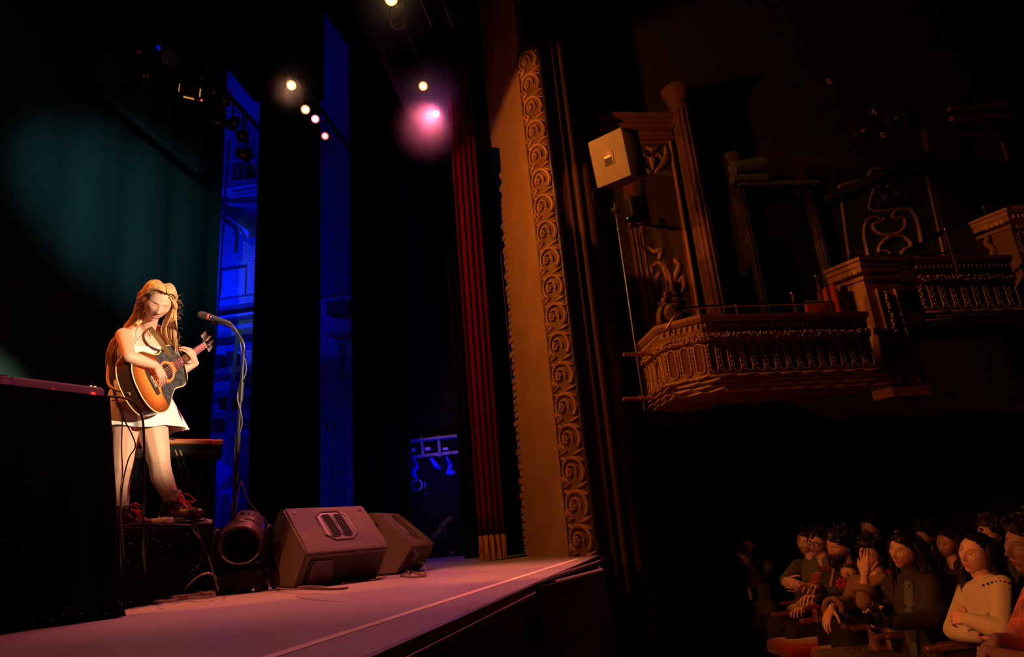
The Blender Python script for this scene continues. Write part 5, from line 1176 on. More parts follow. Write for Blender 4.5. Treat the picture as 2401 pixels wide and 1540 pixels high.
pedal('bright white effect pedal at the right end of the board, in front', 476, pw, 0.055, 0.026, RX-0.03)
pedal('dark green effect pedal in the middle of the board', 412, mat('pedal_green', (0.03, 0.10, 0.06), 0.4), 0.06)
# ================================================================== people
def sculpt(sub, feat=1.0, wide=1.0, jaw=1.0, nose=1.0, smile=0.0, lips=1.0, chin=1.0):
    """head in local axes: x sideways, y out of the face, z up; chin near -0.112, crown +0.112"""
    vs, fs = ico(sub); d = vs
    x, y, z = 0.073*d[:, 0], 0.092*d[:, 1], 0.112*d[:, 2]
    t = np.clip(-z/0.112, 0, 1)
    x = x*(1-(1-0.62*jaw)*t**1.6)*wide
    y = np.where(y < 0, y*(1.06-0.55*t), y*(1-0.08*t**2))
    y = np.where(y > 0.05, 0.05+(y-0.05)*0.82, y)
    w_ = np.clip((d[:, 1]-0.1)/0.3, 0, 1)*feat
    ax = np.abs(x)
    def g(cx, cz, sx, sz): return np.exp(-((ax-cx)/sx)**2 - ((z-cz)/sz)**2)
    s = np.clip((0.024-z)/0.046, 0, 1)
    prof = np.where(z > -0.024, 0.003+0.021*s, 0.024*np.clip(1-(-0.024-z)/0.014, 0, 1))
    prof = np.where(z > 0.03, 0.003*np.exp(-((z-0.03)/0.012)**2), prof)
    y = y + w_*nose*prof*np.exp(-(x/(0.0075+0.0055*s))**2)
    y = y + w_*(0.007*nose*g(0.0115, -0.029, 0.006, 0.006) - 0.010*g(0.031, 0.014, 0.016, 0.011) + 0.007*g(0.031, 0.012, 0.010, 0.0065) + 0.0045*g(0.028, 0.033, 0.020, 0.007) + 0.004*g(0.043, -0.012, 0.018, 0.016) - 0.003*g(0.052, -0.045, 0.014, 0.02))
    zm = z - smile*0.006*np.clip(ax/0.02, 0, 1.3)**2
    def gm(cz, sx, sz): return np.exp(-(x/sx)**2 - ((zm-cz)/sz)**2)
    y = y + w_*(lips*(0.0055*gm(-0.0535, 0.019, 0.0048) - 0.0048*gm(-0.0600, 0.022, 0.0022) + 0.006*gm(-0.0660, 0.016, 0.0050)) - 0.003*gm(-0.078, 0.02, 0.005) + 0.010*chin*np.exp(-(x/0.017)**2-((z+0.097)/0.013)**2))
    return np.stack([x, y, z], 1), fs
def head_frame(c, face, up=(0, 0, 1), s=1.0):
    f_ = V(face).normalized(); u = V(up); u = (u - f_*u.dot(f_)).normalized(); r = f_.cross(u)
    return frame(r*s, f_*s, u*s, c)
def np_xf(m, P):
    A = np.array(m); return P @ A[:3, :3].T + A[:3, 3]
def head_bm(F, sub, ears=True, **k):
    P_, fs = sculpt(sub, **k); Q = np_xf(F, P_); bm = B(); add(bm, [tuple(q) for q in Q], fs)
    return bm
def ears_bm(bm, F):
    for s in (-1, 1):
        hull(bm, [(F @ V((s*0.068, -0.004, 0.012)), 0.010), (F @ V((s*0.076, -0.018, 0.022)), 0.009), (F @ V((s*0.077, -0.020, 0.006)), 0.008), (F @ V((s*0.069, -0.006, -0.022)), 0.007)], 1)
def boolean_union(a_me, parts):
    """union meshes into a_me (list of bmesh); falls back to plain joining"""
    o = bpy.data.objects.new('ua', a_me); COL.objects.link(o); tmp = []
    for b in parts:
        me = bpy.data.meshes.new('ub'); b.to_mesh(me)
        q = bpy.data.objects.new('ub', me); COL.objects.link(q); tmp.append((q, me))
        md = o.modifiers.new('u', 'BOOLEAN'); md.operation = 'UNION'; md.object = q
        try: md.solver = 'MANIFOLD'
        except Exception: md.solver = 'EXACT'
    dg = bpy.context.evaluated_depsgraph_get(); dg.update()
    out = bpy.data.meshes.new_from_object(o.evaluated_get(dg))
    n_exp = len(a_me.polygons) + sum(len(m.polygons) for _, m in tmp)
    bpy.data.objects.remove(o)
    for q, m in tmp: bpy.data.objects.remove(q); bpy.data.meshes.remove(m)
    if len(out.polygons) < n_exp*0.45:
        print('boolean fell back', len(out.polygons), n_exp); bm = me2bm(a_me, False)
        for b in parts:
            me = bpy.data.meshes.new('x'); b.to_mesh(me); bm.from_mesh(me); bpy.data.meshes.remove(me)
        out = bpy.data.meshes.new('j'); bm.to_mesh(out); bm.free()
    for b in parts: b.free()
    return out
def paint(me, F, skin, eyes='open', brow=(0.06, 0.03, 0.02), lip=(0.55, 0.16, 0.13), beard=None, bshape=0.0, smile=0.0, blush=0.0, iris=(0.05, 0.03, 0.02), gaze=0.0, teeth=False, extra=None):
    n = len(me.vertices); co = np.empty(n*3); me.vertices.foreach_get('co', co); co = co.reshape(-1, 3)
    L = np_xf(F.inverted(), co); x, y, z = L[:, 0], L[:, 1], L[:, 2]; ax = np.abs(x)
    col = np.tile(np.array(skin), (n, 1))
    fr = (y > 0.03) & (np.abs(z) < 0.125) & (ax < 0.08)
    def mixc(mask, c, a=1.0):
        a = (mask*a)[:, None] if not np.isscalar(a) else mask[:, None]*a
        return col*(1-a) + np.array(c)*a
    def soft(v, e=0.0012): return np.clip(0.5 - v/(2*e), 0, 1)*fr
    if blush: col = mixc(np.exp(-((ax-0.042)/0.02)**2-((z+0.018)/0.018)**2)*fr, (skin[0]*1.05, skin[1]*0.62, skin[2]*0.6), blush)
    zm = z - smile*0.006*np.clip(ax/0.02, 0, 1.3)**2
    if beard is not None:
        m = soft(np.maximum(z+0.040+0.9*np.maximum(0, 0.0)-0.02*np.clip((ax-0.04)/0.03, 0, 1.5), -0.2), 0.008)
        m = np.maximum(m*np.clip((0.14+z)/0.01, 0, 1), soft(np.hypot(x/1.0, (z+0.044)/0.35)-0.024, 0.004))
        col = mixc(m, beard, bshape)
    el = np.hypot(x/0.024, (zm+0.060)/0.0115)-1
    col = mixc(soft(el, 0.12), lip)
    col = mixc(soft(np.hypot(x/0.023, (zm+0.0600)/(0.0014 if not teeth else 0.0030))-1, 0.2), (0.85, 0.8, 0.75) if teeth else (0.10, 0.02, 0.02))
    bz = 0.034 + 0.006*np.sin(np.clip((ax-0.012)/0.038, 0, 1)*2.6)
    col = mixc(soft(np.abs(z-bz)-0.0028*(1.2-np.clip((ax-0.012)/0.045, 0, 1)), 0.0016)*((ax > 0.012) & (ax < 0.050)), brow, 0.85)
    ez, ex = 0.0125, ax-0.031
    if eyes == 'open':
        e = np.hypot(ex/0.0130, (z-ez)/0.0052)-1
        col = mixc(soft(e-0.25, 0.15), (0.05, 0.025, 0.02))
        col = mixc(soft(e, 0.15), (0.75, 0.68, 0.62))
        sx = np.where(x > 0, x-0.031-gaze*0.005, x+0.031-gaze*0.005)
        col = mixc(soft(np.hypot(sx, z-ez)-0.0052, 0.001)*(e < 0.05), iris)
    else:
        arc = ez-0.0035-0.0035*(1-(ex/0.014)**2)
        col = mixc(soft(np.abs(z-arc)-0.0014, 0.0016)*(np.abs(ex) < 0.014), (0.06, 0.03, 0.02), 0.95)
        col = mixc(np.exp(-(ex/0.013)**2-((z-ez-0.003)/0.006)**2)*fr, (skin[0]*0.85, skin[1]*0.7, skin[2]*0.65), 0.35)
    col = mixc(soft(np.hypot((ax-0.0075)/1.4, z+0.0375)-0.0028, 0.001), (0.10, 0.03, 0.02), 0.8)
    if extra is not None: col = extra(col, co, L)
    at = me.color_attributes.new('Col', 'FLOAT_COLOR', 'POINT')
    c4 = np.ones((n, 4)); c4[:, :3] = np.clip(col, 0, 1); at.data.foreach_set('color', c4.ravel())
skinm = mat('skin', (0.7, 0.45, 0.33), 0.5, attr='Col', spec=0.4, sss=0.15, bump=0.05, scale=300)
def hand(wr, D, N, thumb, curl, spread=0.06, s=1.0, tcurl=0.4, tout=0.75, vox=0.0034):
    """wr wrist, D wrist->knuckles, N out of the palm, thumb = side vector of the thumb"""
    wr = V(wr); D = V(D).normalized(); N = V(N); N = (N - D*N.dot(D)).normalized(); T = D.cross(N); T = T if T.dot(V(thumb)) > 0 else -T
    bm = B(); k = wr + D*0.088*s
    hull(bm, [(wr, 0.021*s), (wr + D*0.03*s + T*0.018*s, 0.016*s), (wr + D*0.03*s - T*0.018*s, 0.015*s), (k + T*0.030*s, 0.0115*s), (k - T*0.030*s - D*0.012*s, 0.010*s)], 2)
    hull(bm, [(wr + D*0.02*s + T*0.018*s + N*0.006*s, 0.017*s), (wr + D*0.055*s + T*0.024*s + N*0.006*s, 0.013*s)], 2)
    ln = ((0.044, 0.026, 0.021), (0.048, 0.030, 0.022), (0.044, 0.028, 0.021), (0.034, 0.021, 0.019))
    for i in range(4):
        off = (1.5-i)*0.0205*s; p = k + T*off - D*(0.0, 0.0, 0.004, 0.012)[i]*s
        a0 = curl[i]; d0 = (D + T*(1.5-i)*spread).normalized(); r = (0.0090, 0.0092, 0.0088, 0.0076)[i]*s; ang = 0
        for j in range(3):
            ang += a0*(0.9, 1.1, 0.8)[j]; dd = d0*math.cos(ang) + N*math.sin(ang); q = p + dd*ln[i][j]*s
            hull(bm, [(p, r), (q, r*0.90)], 2); p = q; r *= 0.90
    p = wr + D*0.022*s + T*0.022*s + N*0.006*s; dd = (D*0.62 + T*tout + N*0.25).normalized(); r = 0.0115*s
    for j, L_ in enumerate((0.040, 0.032, 0.026)):
        q = p + dd*L_*s; hull(bm, [(p, r), (q, r*0.92)], 2); p = q; r *= 0.9
        dd = (dd*math.cos(tcurl*0.6) + (D*0.8 + N*0.6 - T*0.3).normalized()*math.sin(tcurl*0.6)).normalized()
    return me2bm(voxel(bm, vox*s, 3, 0.4))
def torso_hulls(bm, P, t=0.0, low=True, top=True):
    sR, sL, ch, ne, pe = P['sR'], P['sL'], P['chest'], P['neck'], P['pel']; r = (sR-sL).normalized(); u = (ne-pe).normalized(); f_ = u.cross(r)
    g = P.get('girth', 1.0); wa = P.get('waist', pe.lerp(ch, 0.45)); sc = P.get('s', 1.0); bust = P.get('bust', 0)
    if f_.dot(P['fwd']) < 0: f_ = -f_
    a = (0.062+t)*sc
    if top:
        hull(bm, [(sR - r*0.035*sc, 0.052*sc+t), (sL + r*0.035*sc, 0.052*sc+t), (ch + r*0.075*sc*g + f_*0.01, 0.088*sc*g+t), (ch - r*0.075*sc*g + f_*0.01, 0.088*sc*g+t)])
        hull(bm, [(sR - r*0.03*sc, 0.045*sc+t*0.7), (ne + u*0.012, 0.048*sc+t*0.5), (sL + r*0.03*sc, 0.045*sc+t*0.7)])
        if bust:
            for s in (-1, 1): hull(bm, [(ch + r*s*0.07 + f_*0.055 + u*0.0, 0.055*bust+t), (ch + r*s*0.06 + f_*0.01 + u*0.06, 0.05+t)])
    hull(bm, [(ch + r*0.07*sc*g, 0.086*sc*g+t), (ch - r*0.07*sc*g, 0.086*sc*g+t), (wa + r*0.052*sc*g + f_*0.01, 0.078*sc*g+t), (wa - r*0.052*sc*g + f_*0.01, 0.078*sc*g+t)])
    if low: hull(bm, [(wa + r*0.05*sc*g, 0.078*sc*g+t), (wa - r*0.05*sc*g, 0.078*sc*g+t), (P['hR'], 0.098*sc*g+t), (P['hL'], 0.098*sc*g+t)])
def limb(bm, pts, rs, t=0.0):
    for a, b, ra, rb in zip(pts, pts[1:], rs, rs[1:]): hull(bm, [(a, ra+t), (b, rb+t)])
def arm_h(bm, P, s, t=0.0, fore=True, upto=1.0, k=1.0):
    a, e, w_ = P['s'+s], P['e'+s], P['w'+s]; sc = P.get('s', 1.0)*k
    limb(bm, [a, a.lerp(e, 0.5), e], [0.052*sc, 0.046*sc, 0.040*sc], t)
    if fore:
        m = e.lerp(w_, 0.3); q = e.lerp(w_, upto); limb(bm, [e, m, q], [0.039*sc, 0.041*sc, (0.041+(0.026-0.041)*max(0, (upto-0.3)/0.7))*sc], t)
def leg_h(bm, P, s, t=0.0, upto=1.0, k=1.0):
    h, kn, a = P['h'+s], P['k'+s], P['a'+s]; sc = P.get('s', 1.0)*k
    limb(bm, [h, h.lerp(kn, 0.5), kn], [0.092*sc, 0.076*sc, 0.055*sc], t)
    bk_ = P.get('calf', V((0, 0, 0))); c = kn.lerp(a, 0.33) + bk_*0.018; q = kn.lerp(a, upto); limb(bm, [kn, c, q], [0.054*sc, 0.056*sc, (0.036*sc if upto > 0.9 else 0.046*sc)], t)
def hair_cap(F, mask, th=0.016, sub=5, rough=0.006, seed=1, drop=0.0, k=None, freq=60):
    """shell of hair over the skull where mask(x,y,z) holds"""
    P_, fs = sculpt(sub, 0.0, **(k or {})); rnd = np.random.RandomState(seed)
    nrm = P_/np.linalg.norm(P_, axis=1)[:, None]
    x, y, z = P_.T; ang = np.arctan2(x, y+0.02)
    nz = np.sin(freq*ang + 8*np.sin(z*40+seed)) * 0.6 + np.sin(freq*0.37*ang+seed*2+z*60)*0.5 + rnd.randn(len(P_))*0.15
    Q = P_ + nrm*(th + rough*nz)[:, None]
    keep = mask(x, y, z); bm = B(); vm = {}
    W_ = np_xf(F, Q)
    fk = [f_ for f_ in fs if keep[f_[0]] and keep[f_[1]] and keep[f_[2]]]
    for f_ in fk:
        for i in f_:
            if i not in vm: vm[i] = bm.verts.new(tuple(W_[i]))
        bm.faces.new([vm[i] for i in f_])
    bmesh.ops.solidify(bm, geom=list(bm.faces), thickness=th*0.9)
    return bm
def locks(bm, paths, r0=0.007, n=6, jitter=0.0, rnd=random):
    for p in paths:
        p = [V(q) + V((rnd.uniform(-1, 1), rnd.uniform(-1, 1), rnd.uniform(-1, 1)))*jitter*(0 if i == 0 else 1) for i, q in enumerate(p)]
        s = spline(p, 5); k = len(s); rr = r0*rnd.uniform(0.7, 1.2)
        tube(bm, s, [rr*(0.6+0.8*math.sin(PI*min(1, 0.15+0.85*i/k)))*(1-0.75*max(0, i/k-0.7)/0.3) for i in range(k)], n)
def std_hairline(front=0.062, side=0.035, temple=0.0):
    def m(x, y, z):
        ax = np.abs(x)
        line = np.where(y > 0.0, front - 0.02*np.clip((ax-0.03)/0.04, 0, 1) - (front-side)*np.clip((0.06-y)/0.06, 0, 1)**1.0, side-0.0)
        line = np.where(y < -0.01, -0.055, line)
        line = np.where((y >= -0.01) & (y < 0.012), -0.012+temple, line)
        return z > line
    return m
def boot(bm, an, to, z0, r=0.045, s=1.0):
    """shoe from ankle point towards toe direction, sole at z0"""
    d = V((to.x, to.y, 0)).normalized(); h = V((an.x, an.y, z0))
    hull(bm, [(V((an.x, an.y, an.z)), r*0.95), (h - d*0.035*s + V((0, 0, 0.04)), 0.036*s)])
    hull(bm, [(h - d*0.03*s + V((0, 0, 0.036)), 0.034*s), (h + d*0.06*s + V((0, 0, 0.055)), 0.040), (h + d*0.02*s + V((0, 0, 0.09)), 0.042)])
    hull(bm, [(h + d*0.05*s + V((0, 0, 0.050)), 0.042), (h + d*0.155*s + V((0, 0, 0.040)), 0.038)])
def sole(bm, an, to, z0, s=1.0):
    d = V((to.x, to.y, 0)).normalized(); h = V((an.x, an.y, z0))
    hull(bm, [(h - d*0.038*s + V((0, 0, 0.012)), (0.042, 0.042, 0.012)), (h + d*0.05*s + V((0, 0, 0.012)), (0.046, 0.046, 0.012)), (h + d*0.165*s + V((0, 0, 0.013)), (0.038, 0.038, 0.012))])
# ================================================================== the guitar
GB, GN = dep(356, 896, 4.25), dep(477, 809.6, 4.87)
ga = (GN-GB).normalized(); GS = (GN-GB).length/0.628      # axis bridge -> nut
fwc = (GB-EYE).normalized(); im = (RW @ V((22, 44, 0))).normalized()
gw = im + fwc*(-(im.dot(ga))/(fwc.dot(ga))); gw.normalize(); gn = gw.cross(ga)
GF = frame(ga*GS, -gw*GS, ga.cross(-gw)*GS, GB)      # x to the head, y to the bass side, z out of the top
if (GF.to_3x3() @ V((0, 0, 1))).dot(EYE-GB) < 0: print('guitar faces away')
gt = thing('acoustic_guitar', 'sunburst acoustic guitar with worn black pickguard in the hands of the singer', 'guitar', GB + ga.cross(-gw)*0)
half = [(-0.135, 0.0), (-0.131, 0.06), (-0.110, 0.125), (-0.065, 0.178), (0.0, 0.198), (0.055, 0.190), (0.11, 0.155), (0.155, 0.128), (0.19, 0.122), (0.235, 0.132), (0.28, 0.140), (0.325, 0.130), (0.36, 0.098), (0.375, 0.05), (0.378, 0.0)]
hs = spline([V((x, y, 0)) for x, y in half], 4)
out = [(p.x-0.02*0, p.y) for p in hs] + [(p.x, -p.y) for p in hs[-2:0:-1]]
out = [(x*0.93 - 0.005, y) for x, y in out]      # body from tail to the neck joint
gside = mat('guitar_side', (0.10, 0.035, 0.018), 0.22, coat=0.6)
def burst():
    m = bpy.data.materials.new('sunburst_top'); m.use_nodes = True; nt = m.node_tree; N = nt.nodes; L = nt.links; p = N['Principled BSDF']
    a = N.new('ShaderNodeVertexColor'); a.layer_name = 'Burst'; L.new(a.outputs['Color'], p.inputs['Base Color'])
    p.inputs['Roughness'].default_value = 0.28; p.inputs['Coat Weight'].default_value = 0.5; p.inputs['Coat Roughness'].default_value = 0.15
    return m
DP = 0.105
bm = B(); prism(bm, out, -DP, -0.003, GF); mk('body', bm, gside, gt)
bm = B(); rings = []
ctr = V((0.02, 0.0, 0))
for k in range(13):
    s = 1-k/12.0; rings.append([bm.verts.new(GF @ V((ctr.x + (x-ctr.x)*s, y*s, 0.0 + 0.002*(1-s)))) for x, y in out])
for A_, C_ in zip(rings, rings[1:]):
    for i in range(len(out)): bm.faces.new((A_[i], A_[(i+1) % len(out)], C_[(i+1) % len(out)], C_[i]))
bmesh.ops.remove_doubles(bm, verts=rings[-1], dist=1e-5)
low = [GF @ V((x, y, -0.004)) for x, y in out]
o = mk('soundboard', bm, burst(), gt)
me = o.data; at = me.color_attributes.new('Burst', 'FLOAT_COLOR', 'POINT'); inv = GF.inverted() @ root_mat(gt)
for i, v in enumerate(me.vertices):
    p = inv @ v.co; dmin = min(math.hypot(p.x-x, p.y-y) for x, y in out[::2]); t = max(0.0, min(1.0, dmin/0.13))
    if t < 0.35: c = V((0.08, 0.02, 0.008)).lerp(V((0.42, 0.09, 0.015)), t/0.35)
    else: c = V((0.42, 0.09, 0.015)).lerp(V((0.80, 0.33, 0.06)), (t-0.35)/0.65)
    at.data[i].color = (c.x, c.y, c.z, 1)
bind = mat('cream_binding', (0.80, 0.62, 0.32), 0.4)
bm = B(); tube(bm, [GF @ V((x, y, -0.001)) for x, y in out], 0.0042*GS, 6, closed=True); mk('binding', bm, bind, gt)
bm = B(); tube(bm, [GF @ V((x, y, -DP)) for x, y in out], 0.004*GS, 6, closed=True); mk('back_binding', bm, bind, gt)
HX = 0.165   # sound hole centre
bm = B(); prism(bm, [(HX+0.05*math.cos(a), 0.05*math.sin(a)) for a in [k*PI/16 for k in range(32)]], 0.0025, 0.0032, GF); mk('sound_hole', bm, mat('hole_dark', (0.01, 0.006, 0.004), 0.9), gt, smooth=False)
bm = B(); tube(bm, [GF @ V((HX+0.062*math.cos(a), 0.062*math.sin(a), 0.0025)) for a in [k*PI/20 for k in range(40)]], 0.002*GS, 5, closed=True); mk('rosette', bm, bind, gt)
pgm = mat('worn_pickguard', (0.055, 0.058, 0.060), 0.35, var=0.6, vscale=30, coat=0.4)
# large dark guards on both sides of the strings
def guard(sgn):
    lo = 0.035 if sgn < 0 else 0.13
    q = sorted([(x, y) for x, y in out if y*sgn > 0.03 and x > lo], key=lambda p_: p_[0])
    q = [(x - 0.008*(x > 0.3), y*0.955) for x, y in q]
    inner = [(0.335, 0.031), (0.255, 0.031), (0.235, 0.036), (0.20, 0.062), (0.165, 0.070), (0.12, 0.062)] + ([(0.085, 0.045), (0.05, 0.06), (0.036, 0.10)] if sgn < 0 else [])
    return q + [(x, y*sgn) for x, y in inner]
for s in (-1, 1):
    bm = B(); prism(bm, guard(s), 0.003, 0.0052, GF); mk('pickguard', bm, pgm, gt, smooth=False)
bm = B(); prism(bm, [(-0.012, -0.085), (0.012, -0.085), (0.016, -0.04), (0.016, 0.04), (0.012, 0.085), (-0.012, 0.085), (-0.018, 0.04), (-0.018, -0.04)], 0.002, 0.011, GF); mk('bridge', bm, mat('rosewood', (0.05, 0.025, 0.018), 0.5), gt, smooth=False)
bm = B(); box(bm, (0.004, 0, 0.012), (0.004, 0.075, 0.006), GF); mk('saddle', bm, mat('bone', (0.85, 0.8, 0.7), 0.4), gt, smooth=False)
bm = B()
for i in range(6): ball(bm, GF @ V((-0.007, (i-2.5)*0.0115, 0.012)), 0.0035, 1)
mk('bridge_pins', bm, MATS['bone'], gt)
nk0, nk1 = 0.255, 0.628
bm = B(); prism(bm, [(nk0, -0.028), (nk1, -0.0215), (nk1, 0.0215), (nk0, 0.028)], 0.006, 0.012, GF); mk('fretboard', bm, MATS['rosewood'], gt, smooth=False)
bm = B(); tube(bm, [GF @ V((0.35, 0, -0.008)), GF @ V((0.62, 0, -0.006))], [0.025*GS, 0.021*GS], 12); hull(bm, [(GF @ V((0.345, 0, -0.02)), 0.022), (GF @ V((0.345, 0, -0.07)), 0.018), (GF @ V((0.39, 0, -0.012)), 0.02)], 1); mk('neck', bm, mat('mahogany', (0.16, 0.06, 0.03), 0.35), gt)
bm = B()
for k in range(0, 21):
    xf = 0.628*2**(-k/12)*1.0
    if xf > nk0 and 0.0 <= xf <= 0.629: box(bm, (xf, 0, 0.0125), (0.0022, 0.043 + 0.013*(0.628-xf)/0.37, 0.0016), GF)
mk('frets', bm, chrome, gt, smooth=False)
bm = B()
for k in (3, 5, 7, 9, 12):
    xm = 0.628*(2**(-(k-1)/12)+2**(-k/12))/2; prism(bm, [(xm-0.006, 0), (xm, -0.007), (xm+0.006, 0), (xm, 0.007)], 0.012, 0.0126, GF)
mk('inlays', bm, MATS['bone'], gt, smooth=False)
bm = B(); box(bm, (0.630, 0, 0.013), (0.005, 0.044, 0.008), GF); mk('nut', bm, MATS['bone'], gt, smooth=False)
HD = GF @ Matrix.Translation(V((0.632, 0, 0.006))) @ Matrix.Rotation(math.radians(16), 4, 'Y')
bm = B(); prism(bm, [(0, -0.022), (0.03, -0.033), (0.155, -0.030), (0.185, -0.026), (0.172, -0.01), (0.178, 0), (0.172, 0.01), (0.185, 0.026), (0.155, 0.030), (0.03, 0.033), (0, 0.022)], -0.008, 0.006, HD); mk('headstock', bm, mat('headstock_black', (0.02, 0.012, 0.010), 0.25, coat=0.5), gt, smooth=False)
for s in (-1, 1):
    for k in range(3):
        bm = B(); xx = 0.045+0.045*k; lathe(bm, [(0.005, 0), (0.005, 0.018), (0.003, 0.02)], 8, HD @ Matrix.Translation(V((xx, s*0.018, 0.004)))); tube(bm, [HD @ V((xx, s*0.028, -0.004)), HD @ V((xx, s*0.046, -0.004))], 0.003, 6); hull(bm, [(HD @ V((xx, s*0.046, -0.004)), 0.007), (HD @ V((xx, s*0.058, -0.004)), 0.0085)], 1); mk('tuning_peg', bm, mat('ivory_peg', (0.9, 0.88, 0.8), 0.3), gt)
for i in range(6):
    y0, y1 = (i-2.5)*0.0108, (i-2.5)*0.0072
    bm = B(); tube(bm, [GF @ V((0.0, y0, 0.015)), GF @ V((0.629, y1, 0.0165))], 0.0007+0.00012*i, 5); mk('string', bm, mat('string_bronze', (0.8, 0.6, 0.35), 0.3, 0.9), gt)

# ================================================================== the singer
sg = thing('person', 'smiling long haired woman in white strapless dress playing guitar on the riser', 'person', V((-2.9, 4.0, RZ)))
fwd = V((gn.x, gn.y, 0)); fwd = fwd if fwd.dot(V((1, -0.3, 0))) > 0 else -fwd; fwd.normalize()
P = dict(sR=dep(290, 786, 4.32), sL=dep(384, 780, 4.54), neck=dep(344, 766, 4.43), chest=dep(330, 826, 4.43), pel=dep(324, 938, 4.46), waist=dep(326, 892, 4.46),
         eR=dep(302, 836, 4.11), wR=dep(365, 857, 4.23), eL=dep(404, 880, 4.62), wL=dep(458, 851, 4.715),
         hR=dep(303, 948, 4.40), hL=dep(347, 950, 4.50), kR=dep(287, 1088, 4.36), kL=dep(374, 1084, 4.36), aR=dep(283, 1182, 4.42), aL=dep(404, 1170, 4.34), fwd=fwd, girth=0.88, s=0.98, bust=0.9, calf=-fwd)
HC = dep(370, 711, 4.33)
hface = (RW @ V((0.5, 0.45, -0.74))).normalized(); hup = (RW @ V((0.493, -0.85, -0.183)))
HFr = head_frame(HC, hface, hup, 1.05)
skin_s = (0.72, 0.42, 0.29)
bm = B(); torso_hulls(bm, P)
for s in 'RL': arm_h(bm, P, s, k=1.0); leg_h(bm, P, s, k=1.25)
nb = HFr @ V((0, -0.03, -0.075)); hull(bm, [(P['neck'] - V((0, 0, 0.02)), 0.058), (P['neck'].lerp(nb, 0.4), 0.046), (nb, 0.046)])
# collar bones and feet cores
for s in 'RL': hull(bm, [(P['a'+s], 0.034), (V((P['a'+s].x, P['a'+s].y, RZ+0.07)), 0.03)])
body = voxel(bm, 0.0065, 5)
hb = head_bm(HFr, 6, jaw=1.0, smile=1.0, lips=0.9, nose=0.92); eb_ = B(); ears_bm(eb_, HFr); ears = me2bm(voxel(eb_, 0.003, 2))
rD = dep(389, 896, 4.31) - P['wR']; gz = (GF.to_3x3() @ V((0, 0, 1))).normalized()
rh = hand(P['wR'], rD, -gz, dep(392, 850, 4.32) - P['wR'], (0.22, 0.30, 0.34, 0.30), 0.10, 0.98)
lh = hand(P['wL'], dep(448, 822, 4.655) - P['wL'], -gz + ga*0.0, -ga, (0.45, 0.5, 0.55, 0.6), 0.08, 0.95)
body = boolean_union(body, [hb, ears, rh, lh])
paint(body, HFr, skin_s, 'closed', (0.45, 0.26, 0.14), (0.62, 0.22, 0.18), smile=1.0, blush=0.5, teeth=True)
body.transform(root_mat(sg).inverted()); mkme('body', body, skinm, sg, angle=180)
# dress
white = mat('white_satin', (0.80, 0.77, 0.72), 0.55, bump=0.15, scale=30, sheen=0.3)
bm = B(); torso_hulls(bm, P, 0.010); me = voxel(bm, 0.008, 4); bm = me2bm(me)
up_ = (P['neck']-P['pel']).normalized()
bmesh.ops.bisect_plane(bm, geom=list(bm.verts)+list(bm.edges)+list(bm.faces), plane_co=P['chest'] + up_*0.055, plane_no=up_, clear_outer=True)
bmesh.ops.bisect_plane(bm, geom=list(bm.verts)+list(bm.edges)+list(bm.faces), plane_co=P['pel'] - up_*0.02, plane_no=-up_, clear_outer=True)
dr = mk('bodice', bm, white, sg, angle=180)
hemc = dep(337, 1008, 4.45); wr_, ur = (P['sR']-P['sL']), V((0, 0, 1)); wr_.z = 0; wr_.normalize()
def skf(i, j):
    a = 2*PI*i; c = P['waist'].lerp(hemc, j); r = 0.115 + 0.100*j**0.8
    rr = r*(1 + 0.10*j*math.sin(a*7+0.6)+0.05*j*math.sin(a*13+2)); rx, ry = rr*1.08, rr*0.92
    return c + wr_*rx*math.cos(a) + fwd*ry*math.sin(a) + V((0, 0, 0.012*j*math.sin(a*5)))
bm = B(); sheet(bm, 96, 14, skf, 0.004); bmesh.ops.remove_doubles(bm, verts=bm.verts, dist=1e-5); mk('skirt', bm, white, sg, angle=180)
